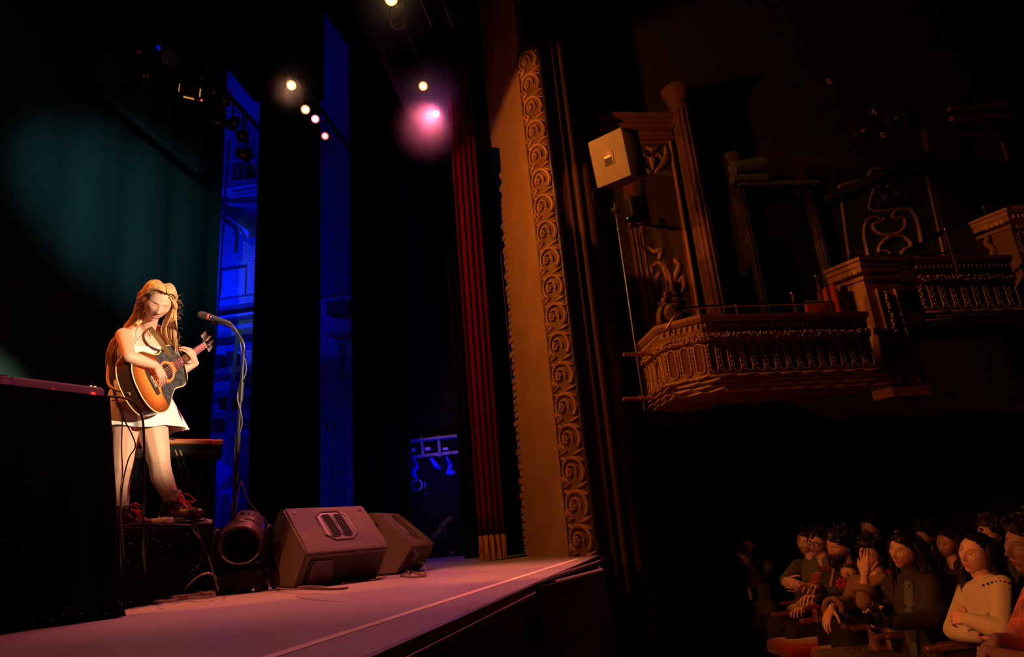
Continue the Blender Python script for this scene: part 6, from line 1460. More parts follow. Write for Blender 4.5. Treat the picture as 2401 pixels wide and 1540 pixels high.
# socks and boots
for s, to in (('R', RW @ V((0.6, 0.5, 0.4))), ('L', RW @ V((1.0, 0.05, -0.25)))):
    a = P['a'+s]; z0 = RZ + (0.022 if s == 'L' else 0.0); d = V((to.x, to.y, 0)).normalized()
    bm = B(); tube(bm, [a + V((0, 0, 0.055)), a + V((0, 0, 0.03)), a + V((0, 0, -0.03))], [0.049, 0.051, 0.048], 18); mk('sock', bm, mat('white_sock', (0.55, 0.45, 0.40), 0.9, bump=0.5, scale=200), sg)
    an = V((a.x, a.y, a.z - 0.02)); bm = B(); boot(bm, an, to, z0 + 0.018, 0.054, 1.25)
    bo = mkme('boot', voxel(bm, 0.006, 3), mat('brown_leather', (0.06, 0.028, 0.02), 0.35, bump=0.2, scale=60), None, angle=180)
    bo.data.transform(root_mat(sg).inverted()); bo.parent = sg
    bm = B(); sole(bm, an, to, z0 + 0.004, 1.25); mk('sole', bm, rubber, bo)
    bm = B(); h = V((an.x, an.y, z0)); x_ = V((d.y, -d.x, 0)); red = mat('red_lace', (0.75, 0.03, 0.04), 0.6)
    for k in range(6):
        t = k/5; c = h + d*(0.055+0.09*t) + V((0, 0, 0.150-0.062*t)); tube(bm, [c - x_*0.028, c + d*0.012 + V((0, 0, 0.012)), c + x_*0.028], 0.0042, 6)
    c = h + d*0.05 + V((0, 0, 0.165))
    for q in (-1, 1): tube(bm, spline([c, c + x_*q*0.03 + d*0.03 + V((0, 0, 0.03)), c + x_*q*0.05 + d*0.08 + V((0, 0, -0.02)), c + x_*q*0.02 + d*0.05 + V((0, 0, -0.02)), c], 5), 0.004, 6); tube(bm, [c, c + d*0.05 + x_*q*0.03 + V((0, 0, -0.03)), c + d*0.10 + x_*q*0.02 + V((0, 0, -0.085))], 0.004, 6)
    mk('laces', bm, red, bo)
    bm = B(); hull(bm, [(an + V((0, 0, 0.035)) + d*0.03, 0.018), (an + V((0, 0, -0.01)) + d*0.045, 0.02)], 1); mk('tongue', bm, black, bo)
# hair
blond = mat('blond_hair', (0.68, 0.42, 0.18), 0.38, var=0.35, vscale=60, stretch=(1, 1, 0.25), spec=0.6)
rnd = random.Random(12)
bm = hair_cap(HFr, std_hairline(0.090, 0.036), 0.012, 6, 0.002, 3, freq=90)
def hl(x, y, z): return HFr @ V((x, y, z))
paths = []
for k in range(150):   # back mass
    a = rnd.uniform(-1, 1); r0 = hl(0.075*a, -0.05-0.05*rnd.random(), 0.07-0.07*rnd.random())
    px = 268 + 34*rnd.random() - 8*a; d_ = 4.38 + 0.16*rnd.random()
    pts = [r0, hl(0.095*a, -0.10, -0.02), dep(300+25*rnd.random(), 752+10*rnd.random(), d_), dep(px, 800, d_), dep(px-8+rnd.uniform(-8, 8), 845, d_), dep(px-4+rnd.uniform(-8, 8), 885+25*rnd.random(), d_)]
    paths.append(pts)
for k in range(36):   # locks passing behind the ear to the shoulder
    pts = [hl(0.070, 0.0-0.01*rnd.random(), 0.055), hl(0.086, -0.035, 0.0), hl(0.09, -0.06, -0.05), dep(328+8*rnd.random(), 745, 4.33), dep(312+10*rnd.random(), 760+6*rnd.random(), 4.3)]
    paths.append(pts)
for k in range(180):   # curtain on the far side of the face
    t = rnd.random(); r0 = hl(-0.03-0.045*t, 0.06-0.10*t, 0.085-0.03*t)
    q = rnd.random(); px = 374 + 32*q; d_ = 4.38 + 0.10*rnd.random()
    pts = [r0, hl(-0.088-0.006*rnd.random(), 0.035-0.06*t, 0.02), dep(394+16*q, 740, d_), dep(380+32*q, 772, d_+0.04), dep(394+20*q+rnd.uniform(-2, 2), 805, d_+0.12), dep(404+12*q+rnd.uniform(-3, 3), 824+14*rnd.random(), d_+0.18)]
    paths.append(pts)
for k in range(150):   # combed crown
    s = rnd.choice((-1, 1)); t = rnd.random()
    paths.append([hl(0.004*s, 0.075-0.13*t, 0.112+0.008*math.sin(PI*t)), hl(s*0.048, 0.045-0.12*t, 0.112), hl(s*0.082, 0.010-0.09*t, 0.066), hl(s*0.090, -0.03-0.05*t, 0.0)])
locks(bm, paths, 0.0048, 5, 0.007, rnd)
fly = []
for k in range(40):
    y = rnd.uniform(690, 850); p = dep(412+4*rnd.random(), y, 4.4); fly.append([p, p + (RW @ V((0.015, rnd.uniform(-0.015, 0.015), 0))), p + (RW @ V((0.02+0.03*rnd.random(), rnd.uniform(-0.03, 0.03), 0)))])
locks(bm, fly, 0.0004, 3, 0.002, rnd)
mk('hair', bm, blond, sg, angle=180)
# necklace, earring, arm band, strap
bm = B(); tube(bm, spline([dep(334, 754, 4.36), dep(339, 768, 4.31), dep(347, 781, 4.29), dep(352, 787, 4.29), dep(353, 780, 4.32), dep(353, 768, 4.37)], 6), 0.0016, 5)
for y in (783, 788, 793): ball(bm, dep(350 + (y-783)*0.1, y, 4.275), 0.004, 1)
mk('necklace', bm, mat('silver', (0.9, 0.88, 0.85), 0.15, 1.0), sg)
bm = B(); e = hl(0.080, -0.012, -0.030); ball(bm, e, 0.004, 1); ball(bm, e - V((0, 0, 0.012)), 0.0045, 1); mk('earring', bm, MATS['silver'], sg)
bm = B(); c = P['sR'].lerp(P['eR'], 0.45); hull(bm, [(c + (RW @ V((-0.030, 0, -0.030))), (0.006, 0.006, 0.012)), (c + (RW @ V((-0.024, 0.018, -0.034))), 0.004)], 1); mk('tattoo', bm, mat('ink', (0.04, 0.02, 0.02), 0.6), sg)
st_ = spline([dep(338, 760, 4.48), dep(346, 763, 4.40), dep(354, 772, 4.35), dep(366, 787, 4.33), dep(380, 806, 4.36), dep(393, 826, 4.44), dep(406, 847, 4.52)], 6); bm = B()
wv = (RW @ V((0.80, -0.55, 0.2)))*0.016
sheet(bm, len(st_)-1, 2, lambda i, j: st_[min(len(st_)-1, round(i*(len(st_)-1)))] + wv*(2*j-1), 0.004)
mk('strap', bm, mat('tan_strap', (0.45, 0.28, 0.12), 0.6), gt)
bm = B(); tube(bm, spline([GF @ V((-0.13, 0, -0.06)), dep(258, 905, 4.2), dep(254, 860, 4.42), dep(272, 800, 4.55), dep(330, 762, 4.56), dep(350, 766, 4.42)], 6), 0.010, 6); mk('rear_strap', bm, MATS['tan_strap'], gt)
# ================================================================== theatre seats
seatwood = mat('seat_wood', (0.16, 0.06, 0.03), 0.35, coat=0.4)
seatiron = mat('seat_iron', (0.02, 0.012, 0.010), 0.5)
FLZ = -1.22
HEAD = lambda px, py, d: dep(px, py, d)
SF = V((-0.97, -0.22, 0)).normalized(); SR = V((SF.y, -SF.x, 0))      # the row looks at the stage
def theatre_seat(label, pos, group='stalls seats of the lit row', up=False):
    t = thing('theatre_seat', label, 'seat', V((pos[0], pos[1], FLZ)), group=group)
    F = frame(SR, SF, V((0, 0, 1)), V((pos[0], pos[1], FLZ)))
    bm = B(); box(bm, (0, 0.06, 0.40), (0.44, 0.42, 0.12), F @ (Matrix.Translation(V((0, 0, 0)))), bev=0.045, seg=3); mk('cushion', bm, velvet, t)
    bm = B(); box(bm, (0, 0, 0), (0.46, 0.09, 0.52), F @ Matrix.Translation(V((0, -0.22, 0.66))) @ Matrix.Rotation(math.radians(10), 4, 'X'), bev=0.04, seg=3); mk('backrest', bm, velvet, t)
    bm = B(); box(bm, (0, 0, 0), (0.48, 0.03, 0.58), F @ Matrix.Translation(V((0, -0.275, 0.67))) @ Matrix.Rotation(math.radians(10), 4, 'X'), bev=0.012); mk('back_shell', bm, seatwood, t)
    for s in (-1, 1):
        bm = B(); box(bm, (s*0.245, -0.02, 0.62), (0.055, 0.36, 0.035), F, bev=0.012, seg=3); mk('armrest', bm, seatwood, t)
        bm = B(); box(bm, (s*0.245, -0.08, 0.30), (0.03, 0.26, 0.60), F, bev=0.008); mk('side_frame', bm, seatiron, t)
    return t

# ================================================================== the people in the stalls
def pose(head, face, d, s=0.97, lean=0.05, yaw=None, sit=True, drop=0.0):
    """default seated pose hung from the head position; face in camera axes"""
    f3 = SF if yaw is None else V((math.cos(yaw), math.sin(yaw), 0)); r = V((-f3.y, f3.x, 0))*-1; up = V((0, 0, 1))
    ne = head - up*0.165*s - f3*0.03
    P = dict(fwd=f3, s=s, neck=ne, girth=1.0)
    P['sR'] = ne - up*0.055 + r*0.175*s - f3*0.01; P['sL'] = ne - up*0.055 - r*0.175*s - f3*0.01
    P['chest'] = ne - up*0.19*s - f3*0.0; P['pel'] = ne - up*0.50*s + f3*lean; P['waist'] = ne - up*0.37*s + f3*(lean*0.6)
    for s_, g in (('R', 1), ('L', -1)):
        h = P['pel'] + r*0.09*g*s - up*0.03; P['h'+s_] = h; P['k'+s_] = h + f3*0.43*s + r*0.06*g + up*0.03; P['a'+s_] = P['k'+s_] + f3*0.03 - up*(P['k'+s_].z - FLZ - 0.09)
        P['e'+s_] = P['s'+s_] - up*0.26*s + r*0.05*g + f3*0.05; P['w'+s_] = P['k'+s_].lerp(h, 0.3) + up*0.10
    return P, r
def person(label, px, py, d, face, up=(0.05, -1, 0), s=0.97, skin=(0.62, 0.36, 0.26), top=None, trousers=None, arms=None, hands='RL', sleeves=(1, 1), hd=None, sub=5, vox=0.012, lean=0.05, yaw=None, group=None, hk=None, pk=None, legs=True, girth=1.0, mod=None, handspec=None, collar=0.0, neckout=True):
    head = HEAD(px, py, d); F = head_frame(head, RW @ V(face), RW @ V(up), s)
    P, r = pose(head, face, d, s, lean, yaw); P['girth'] = girth
    if arms: P.update(arms)
    if mod: mod(P, r)
    t = thing('person', label, 'person', V((P['pel'].x, P['pel'].y, FLZ)), group=group)
    bm = B(); torso_hulls(bm, P)
    for q in 'RL':
        arm_h(bm, P, q)
        if legs: leg_h(bm, P, q)
    nb = F @ V((0, -0.02, -0.07)); hull(bm, [(P['neck'] - V((0, 0, 0.02)), 0.060*s), (nb, 0.052*s)])
    body = voxel(bm, vox, 4)
    parts = [head_bm(F, sub, **(hk or {}))]
    e = B(); ears_bm(e, F); parts.append(me2bm(voxel(e, 0.004, 2)))
    for q in hands:
        hs = (handspec or {}).get(q, {}); w_ = P['w'+q]; e_ = P['e'+q]
        D = hs.get('D', (w_-e_).normalized()); N = hs.get('N', V((0, 0, -1)) + P['fwd']*0.01); th = hs.get('T', -r if q == 'R' else r)
        parts.append(hand(w_, D, N, th, hs.get('curl', (0.35, 0.4, 0.42, 0.45)), hs.get('spread', 0.05), 0.98*s, hs.get('tc', 0.4), hs.get('to', 0.7), 0.0042))
    body = boolean_union(body, parts)
    paint(body, F, skin, **(pk or {}))
    body.transform(root_mat(t).inverted()); mkme('body', body, skinm, t, angle=180)
    if top is not None:
        bm = B(); torso_hulls(bm, P, 0.013)
        for q, u in zip('RL', sleeves):
            if u >= 0.5: arm_h(bm, P, q, 0.013, u > 0.5, max(0.2, (u-0.5)*2*0.95))
            else: a, e_ = P['s'+q], P['e'+q]; limb(bm, [a, a.lerp(e_, u*2)], [0.056*s, 0.052*s], 0.014)
        if collar: hull(bm, [(P['neck'] + V((0, 0, 0.0)), 0.066*s), (P['neck'].lerp(nb, 0.45), 0.058*s + collar)])
        mkme('top', voxel(bm, vox, 4), top, t, angle=180).data.transform(root_mat(t).inverted())
    if trousers is not None and legs:
        bm = B()
        hull(bm, [(P['hR'], 0.112*s*girth), (P['hL'], 0.112*s*girth), (P['pel'], 0.10*s*girth)])
        for q in 'RL': leg_h(bm, P, q, 0.014, 0.93)
        mkme('trousers', voxel(bm, vox, 4), trousers, t, angle=180).data.transform(root_mat(t).inverted())
        for q in 'RL':
            bm = B(); an = P['a'+q]; boot(bm, an, P['fwd'], FLZ+0.005); mkme('shoe', voxel(bm, 0.012, 3), rubber, t, angle=180).data.transform(root_mat(t).inverted())
    return t, P, F, r
darkhair = mat('dark_hair', (0.018, 0.010, 0.007), 0.42, spec=0.5)
brownhair = mat('brown_hair', (0.045, 0.020, 0.011), 0.42, spec=0.5)
def short_hair(t, F, front=0.066, th=0.018, seed=1, mm=None, side=0.03, rough=0.006, curls=0):
    bm = hair_cap(F, std_hairline(front, side), th, 5, rough, seed, freq=45)
    rn = random.Random(seed)
    for k in range(curls):
        a = rn.uniform(-PI, PI); el = rn.uniform(0.25, 1.3); c = F @ V((0.082*math.sin(a)*math.cos(el), 0.085*math.cos(a)*math.cos(el)-0.02, 0.02+0.105*math.sin(el)))
        v = V((rn.uniform(-1, 1), rn.uniform(-1, 1), rn.uniform(-0.4, 1)))*0.03; w_ = V((rn.uniform(-1, 1), rn.uniform(-1, 1), rn.uniform(-1, 1)))*0.03
        locks(bm, [[c, c + v*0.5, c + v + w_*0.5, c + v*0.6 + w_]], 0.008, 5, 0, rn)
    return mk('hair', bm, mm or darkhair, t, angle=180)
def long_hair(t, F, length=0.34, seed=1, mm=None, wave=0.01, spread=0.10, front=0.070, back=1.0, n=90, part=0.0, sides=(1, -1)):
    bm = hair_cap(F, std_hairline(front, 0.03, 0.0), 0.016, 5, 0.003, seed, freq=60); rn = random.Random(seed)
    up = V((0, 0, 1)); paths = []
    for k in range(n):
        s = rn.choice(sides); u = rn.random()
        r0 = F @ V((s*(0.02+0.05*u), 0.02-0.10*u, 0.112-0.05*u*u)); a = F @ V((s*0.088, 0.012-0.11*u, 0.03)); b = F @ V((s*0.092, -0.005-0.10*u, -0.05))
        L_ = length*rn.uniform(0.75, 1.05); c = b - up*L_*0.45 + (F.to_3x3() @ V((s*spread*0.3, -0.02*u, 0))); e = b - up*L_ + (F.to_3x3() @ V((s*spread*0.4*rn.uniform(0.2, 1), 0.02, 0)))
        paths.append([r0, a, b, c, e])
    for k in range(int(n*0.8*back)):
        x = rn.uniform(-0.08, 0.08); r0 = F @ V((x*0.7, -0.06, 0.10)); a = F @ V((x, -0.112, 0.01)); b = F @ V((x*1.1, -0.105, -0.07)); L_ = length*rn.uniform(0.75, 1.05)
        paths.append([r0, a, b, b - up*L_*0.5 + (F.to_3x3() @ V((0, -0.02, 0))), b - up*L_])
    locks(bm, paths, 0.0085, 5, wave, rn)
    return mk('hair', bm, mm or darkhair, t, angle=180)
def beard(t, F, mm, seed=1, ln=0.06):
    bm = B(); rn = random.Random(seed)
    for k in range(170):
        a = rn.uniform(-1.25, 1.25); v = rn.uniform(0, 1); x = 0.062*math.sin(a)*(1-0.35*v); y = 0.022 + 0.058*math.cos(a)*(1-0.15*v); z = -0.045 - 0.060*v + 0.018*abs(math.sin(a))
        if abs(x) < 0.022 and z > -0.074: z = -0.078
        p = F @ V((x, y, z)); q = F @ V((x*1.08, y + 0.022, z - ln*rn.uniform(0.5, 1)*0.6)); e = F @ V((x*0.9, y + 0.012, z - ln*rn.uniform(0.7, 1.1)))
        locks(bm, [[p, q, e]], 0.006, 4, 0.003, rn)
    for k in range(40):
        x = rn.uniform(-0.026, 0.026); p = F @ V((x*0.5, 0.094, -0.044)); q = F @ V((x*1.1, 0.096, -0.050 - abs(x)*0.25)); locks(bm, [[p, q, F @ V((x*1.25, 0.088, -0.056-abs(x)*0.4))]], 0.004, 4, 0.001, rn)
    return mk('beard', bm, mm, t, angle=180)
greytee = mat('grey_tee', (0.11, 0.10, 0.095), 0.9, bump=0.3, scale=70)
darkjacket = mat('dark_jacket', (0.035, 0.028, 0.026), 0.8, bump=0.3, scale=40)
olive = mat('olive_jacket', (0.07, 0.075, 0.06), 0.75, bump=0.3, scale=30, var=0.3)
tanknit = mat('tan_knit', (0.30, 0.16, 0.09), 0.95, bump=0.8, scale=160, stretch=(1, 1, 3))
offwhite = mat('cream_knit', (0.62, 0.52, 0.36), 0.9, bump=0.5, scale=220)
denim = mat('dark_denim', (0.045, 0.05, 0.06), 0.9, bump=0.4, scale=180)
cord = mat('olive_cord', (0.13, 0.09, 0.065), 0.95, bump=0.6, scale=150)
blacktrs = mat('black_trousers', (0.014, 0.012, 0.012), 0.9)
pinkshirt = mat('pink_print', (0.75, 0.22, 0.18), 0.85, var=0.6, vscale=25)
OD = dict(eyes='open')
# --- woman in cream top, arms folded
dH = 3.7
arm = dict(sR=dep(2272, 1392, dH+0.10), sL=dep(2352, 1376, dH-0.22), eL=dep(2352, 1478, dH-0.42), wL=dep(2270, 1452, dH-0.30), eR=dep(2235, 1478, dH+0.05), wR=dep(2300, 1490, dH-0.25))
t, P, F, r = person('woman with long dark hair and cream buttoned top sitting with folded arms', 2288, 1299, dH, (-0.93, -0.06, -0.30), (0.28, -1, 0.05), 0.97, (0.66, 0.38, 0.27), offwhite, denim, arm, sub=6, vox=0.009, hk=dict(nose=1.05), pk=dict(lip=(0.50, 0.16, 0.13), iris=(0.03, 0.02, 0.015), gaze=0.6), yaw=math.atan2(-0.25, -0.97), sleeves=(1, 1),
    handspec=dict(L=dict(D=dep(2236, 1446, dH-0.22) - arm['wL'], N=V((0.2, 0.9, -0.3)), T=V((0, 0, 1)), curl=(0.5, 0.55, 0.6, 0.6)), R=dict(D=dep(2340, 1500, dH-0.35)-arm['wR'], N=V((0, 0.6, 1)), T=V((0, 0, 1)))))
long_hair(t, F, 0.30, 3, darkhair, 0.012, 0.12, front=0.074, n=110)
bm = B()
for k in range(7):
    p = dep(2306 + k*10, 1372 - 6*math.sin(k*0.5) - k*0.8, dH-0.20-0.012*k); ball(bm, p, 0.007, 1)
mk('shoulder_studs', bm, mat('dark_stud', (0.03, 0.02, 0.02), 0.3), t)
theatre_seat('red seat under the woman in the cream top', (P['pel'].x, P['pel'].y))
# --- person cut by the right edge
dI = 2.75
arm = dict(sR=dep(2440, 1400, dI+0.1), sL=dep(2520, 1400, dI-0.2), eR=dep(2395, 1510, dI), wR=dep(2335, 1498, dI-0.05), eL=dep(2430, 1560, dI-0.2), wL=dep(2318, 1528, dI-0.1))
t, P, F, r = person('person cut by the right picture edge in pink patterned short sleeved shirt', 2412, 1282, dI, (-0.99, 0.08, -0.10), (0.10, -1, 0), 0.97, (0.64, 0.37, 0.26), pinkshirt, denim, arm, sub=6, vox=0.009, sleeves=(0.4, 0.4), hk=dict(nose=1.25), pk=dict(eyes='closed'),
    handspec=dict(R=dict(D=V((-0.5, 0.1, -0.6)), N=V((0, 0.3, -1)), T=V((0, 1, 0))), L=dict(D=V((-0.5, 0.2, -0.5)))))
short_hair(t, F, 0.058, 0.022, 4, brownhair, 0.02, 0.008, 40)
theatre_seat('red seat under the person at the right picture edge', (P['pel'].x, P['pel'].y))
# --- woman with camera in her lap
dG = 4.1
arm = dict(sR=dep(2092, 1372, dG+0.16), sL=dep(2180, 1368, dG-0.12), eR=dep(2068, 1432, dG+0.14), wR=dep(2040, 1438, dG-0.12), eL=dep(2178, 1450, dG-0.24), wL=dep(2090, 1462, dG-0.32))
t, P, F, r = person('woman with dark swept hair and dark jacket holding a black camera in her lap', 2120, 1291, dG, (-0.90, 0.03, -0.36), (0.05, -1, 0), 0.97, (0.62, 0.34, 0.24), darkjacket, denim, arm, sub=6, vox=0.010, pk=dict(lip=(0.5, 0.17, 0.14), gaze=0.5), collar=0.004,
    handspec=dict(R=dict(D=dep(2030, 1430, dG-0.22)-arm['wR'], N=V((0.5, 0, -0.6)), T=V((0, 0, 1)), curl=(0.6, 0.65, 0.7, 0.7)), L=dict(D=dep(2062, 1462, dG-0.30)-arm['wL'], N=V((0, 0.8, 0.5)), T=V((0, 0, 1)), curl=(0.6, 0.65, 0.7, 0.7))))
long_hair(t, F, 0.26, 5, darkhair, 0.015, 0.10, front=0.058, n=110)
bm = B(); hull(bm, [(P['neck'] + P['fwd']*0.05 - V((0, 0, 0.05)), (0.03, 0.05, 0.05)), (P['waist'] + P['fwd']*0.095, (0.02, 0.07, 0.10))], 2); mk('shirt_front', bm, mat('shirt_blue', (0.10, 0.11, 0.13), 0.8), t)
bm = B()
for px_, py_ in ((2134, 1374), (2122, 1420)): ball(bm, dep(px_, py_, dG-0.16), 0.010, 1)
mk('jacket_buttons', bm, brass, t)
theatre_seat('red seat under the woman holding the camera', (P['pel'].x, P['pel'].y))
cm = thing('camera', 'black camera resting in the lap of the woman in the dark jacket', 'camera', dep(2052, 1468, dG-0.30))
CF = frame(SR, SF, V((0, 0, 1)), dep(2055, 1448, dG-0.30))
bm = B(); box(bm, (0, 0, 0), (0.11, 0.05, 0.07), CF, bev=0.012); box(bm, (0, 0, 0.05), (0.045, 0.045, 0.024), CF, bev=0.008); mk('camera_body', bm, mat('camera_black', (0.012, 0.012, 0.013), 0.3), cm)
bm = B(); lathe(bm, [(0.030, 0.02), (0.031, 0.05), (0.033, 0.065), (0.027, 0.065)], 20, CF @ Matrix.Rotation(-PI/2, 4, 'X')); mk('lens', bm, MATS['camera_black'], cm)
bm = B()
for x_, z_ in ((-0.05, 0.045), (0.05, 0.045), (0.02, 0.068)): lathe(bm, [(0.010, 0), (0.010, 0.012)], 10, CF @ Matrix.Translation(V((x_, 0, z_))))
mk('dials', bm, chrome, cm)
# --- woman wiping her face
dE = 4.55
arm = dict(sR=dep(2008, 1368, dE+0.10), sL=dep(2082, 1372, dE-0.14), eL=dep(2026, 1412, dE-0.34), wL=dep(2028, 1350, dE-0.26), eR=dep(1992, 1412, dE-0.05), wR=dep(1950, 1425, dE-0.30))
t, P, F, r = person('woman in tan knitted cardigan pressing one hand against her face', 2042, 1300, dE, (-0.72, 0.16, -0.66), (0.10, -1, 0.1), 0.95, (0.64, 0.36, 0.25), tanknit, cord, arm, sub=6, vox=0.010, sleeves=(0.94, 0.70), pk=dict(eyes='closed'),
    handspec=dict(L=dict(D=dep(2022, 1308, dE-0.22)-arm['wL'], N=V((0.5, 0.8, 0.1)), T=V((0.3, -0.3, 0.6)), curl=(0.12, 0.3, 0.45, 0.5)), R=dict(D=dep(1934, 1458, dE-0.36)-arm['wR'], N=V((0.6, 0.3, -0.5)), T=V((0, -1, 0)), curl=(0.3, 0.32, 0.35, 0.35))))
short_hair(t, F, 0.066, 0.030, 6, darkhair, 0.0, 0.012, 120)
for q in 'RL':
    bm = B(); e_, w_ = P['e'+q], P['w'+q]; tt = 0.82 if q == 'R' else 0.40
    for k in range(3): c = e_.lerp(w_, tt+0.05*k); d_ = (w_-e_).normalized(); tube(bm, [c + d_.orthogonal().normalized()*0.0 + (d_.orthogonal().normalized()*math.cos(a) + d_.cross(d_.orthogonal()).normalized()*math.sin(a))*(0.052 if q == 'R' else 0.058) for a in [j*PI/9 for j in range(18)]], 0.016, 6, closed=True)
    mk('rolled_cuff', bm, tanknit, t)
theatre_seat('red seat under the woman in the tan cardigan', (P['pel'].x, P['pel'].y))
# --- bearded man
def dmod(P, r):
    P['kR'] = dep(1962, 1462, 4.78); P['kL'] = dep(1990, 1474, 4.66)
    for q in 'RL': P['a'+q] = V((P['k'+q].x, P['k'+q].y + 0.02, FLZ + 0.09))
dD = 4.95
arm = dict(sR=dep(1942, 1358, dD+0.16), sL=dep(2015, 1362, dD-0.1), eR=dep(1935, 1408, dD+0.0), wR=dep(1918, 1378, dD-0.30), eL=dep(1985, 1418, dD-0.22), wL=dep(1915, 1402, dD-0.42))
t, P, F, r = person('man with full dark beard and dark jacket gesturing with ringed fingers', 1968, 1279, dD, (-0.90, 0.25, -0.32), (-0.06, -1, 0), 1.02, (0.60, 0.32, 0.23), darkjacket, blacktrs, arm, sub=6, vox=0.011, mod=dmod, pk=dict(eyes='closed', beard=(0.05, 0.025, 0.015), bshape=0.85), hands='RL',
    handspec=dict(R=dict(D=dep(1888, 1366, dD-0.40)-arm['wR'], N=V((0.1, 0.5, -0.8)), T=V((0, 0, 1)), curl=(0.3, 0.45, 0.5, 0.5), spread=0.14, to=1.1, tc=0.1), L=dict(curl=(0.5, 0.5, 0.5, 0.5))))
short_hair(t, F, 0.060, 0.026, 8, darkhair, 0.02, 0.010, 70); beard(t, F, darkhair, 3, 0.062)
bm = B(); ball(bm, F @ V((-0.078, -0.014, -0.024)), 0.005, 1); ball(bm, F @ V((0.078, -0.014, -0.024)), 0.005, 1); mk('earring', bm, MATS['silver'], t)
bm = B()
for a_, b_ in (((1892, 1364), (1894, 1366)), ((1888, 1372), (1890, 1374))): hull(bm, [(dep(*a_, dD-0.415), 0.009), (dep(*b_, dD-0.41), 0.009)], 1)
mk('rings', bm, brass, t)
bm = B(); hull(bm, [(dep(1955, 1335, dD-0.16), 0.010), (dep(1948, 1374, dD-0.24), 0.012)], 1); mk('lapel', bm, mat('tan_lapel', (0.35, 0.20, 0.12), 0.8), t)
bm = B()
for k in range(7): hull(bm, [(dep(1972, 1368, dD-0.26), 0.010), (dep(1972 + 9*math.cos(k*0.9), 1368 + 10*math.sin(k*0.9), dD-0.28), 0.012)], 1)
mk('red_flower', bm, mat('flower_red', (0.70, 0.02, 0.03), 0.7), t)
theatre_seat('red seat under the bearded man', (P['pel'].x, P['pel'].y))
# --- man with glasses
dC = 5.7
arm = dict(eR=dep(1895, 1405, dC+0.0), wR=dep(1872, 1418, dC-0.25), eL=dep(1925, 1412, dC-0.25), wL=dep(1885, 1424, dC-0.42))
t, P, F, r = person('man in black framed glasses leaning behind the bearded man, hand on knee', 1918, 1271, dC, (-0.80, 0.05, -0.58), (0.0, -1, 0), 0.97, (0.62, 0.36, 0.26), greytee, blacktrs, arm, sub=5, vox=0.012, sleeves=(0.42, 0.42), pk=dict(beard=(0.12, 0.06, 0.04), bshape=0.25),
    handspec=dict(R=dict(D=dep(1838, 1428, dC-0.45)-arm['wR'], N=V((0, 0.2, -1)), T=V((0, -1, 0)), curl=(0.1, 0.12, 0.15, 0.15))))
short_hair(t, F, 0.062, 0.020, 9, darkhair, 0.03, 0.006, 30)
bm = B()
for s in (-1, 1):
    tube(bm, [F @ V((s*0.032 + 0.024*math.cos(a), 0.098 - 0.012*abs(s*0.032 + 0.024*math.cos(a))/0.056, 0.012 + 0.019*math.sin(a))) for a in [k*PI/9 for k in range(18)]], 0.0032, 5, closed=True)
    tube(bm, [F @ V((s*0.056, 0.086, 0.016)), F @ V((s*0.078, 0.0, 0.016))], 0.0028, 5)
tube(bm, [F @ V((-0.009, 0.099, 0.014)), F @ V((0.009, 0.099, 0.014))], 0.003, 5); mk('glasses', bm, rubber, t)
theatre_seat('red seat under the man in glasses', (P['pel'].x, P['pel'].y))
# --- smiling man with crossed arms
dB = 6.1
arm = dict(sR=dep(1872, 1328, dB+0.05), sL=dep(1922, 1322, dB-0.1), eR=dep(1842, 1366, dB-0.18), wR=dep(1876, 1380, dB-0.34), eL=dep(1890, 1384, dB-0.3), wL=dep(1842, 1358, dB-0.38))
t, P, F, r = person('smiling man in grey T-shirt with arms crossed over his stomach', 1891, 1270, dB, (-0.84, 0.06, -0.53), (0.05, -1, 0), 0.98, (0.64, 0.38, 0.27), greytee, blacktrs, arm, sub=5, vox=0.012, sleeves=(0.45, 0.45), girth=1.25, hk=dict(smile=1.0, wide=1.08), pk=dict(smile=1.0, teeth=True, beard=(0.15, 0.08, 0.05), bshape=0.15), lean=0.12,
    handspec=dict(L=dict(D=dep(1862, 1368, dB-0.46)-arm['wL'], N=V((0.2, 0.9, 0)), T=V((0, 0, 1))), R=dict(D=dep(1850, 1376, dB-0.45)-arm['wR'], N=V((0, 0.9, 0)), T=V((0, 0, 1)))))
short_hair(t, F, 0.060, 0.020, 10, darkhair, 0.03, 0.006, 20)
theatre_seat('red seat under the smiling man in the grey T-shirt', (P['pel'].x, P['pel'].y))
theatre_seat('empty red seat with rounded cushion in front of the hand on the knee', dep(1893, 1478, 5.25)[:2])
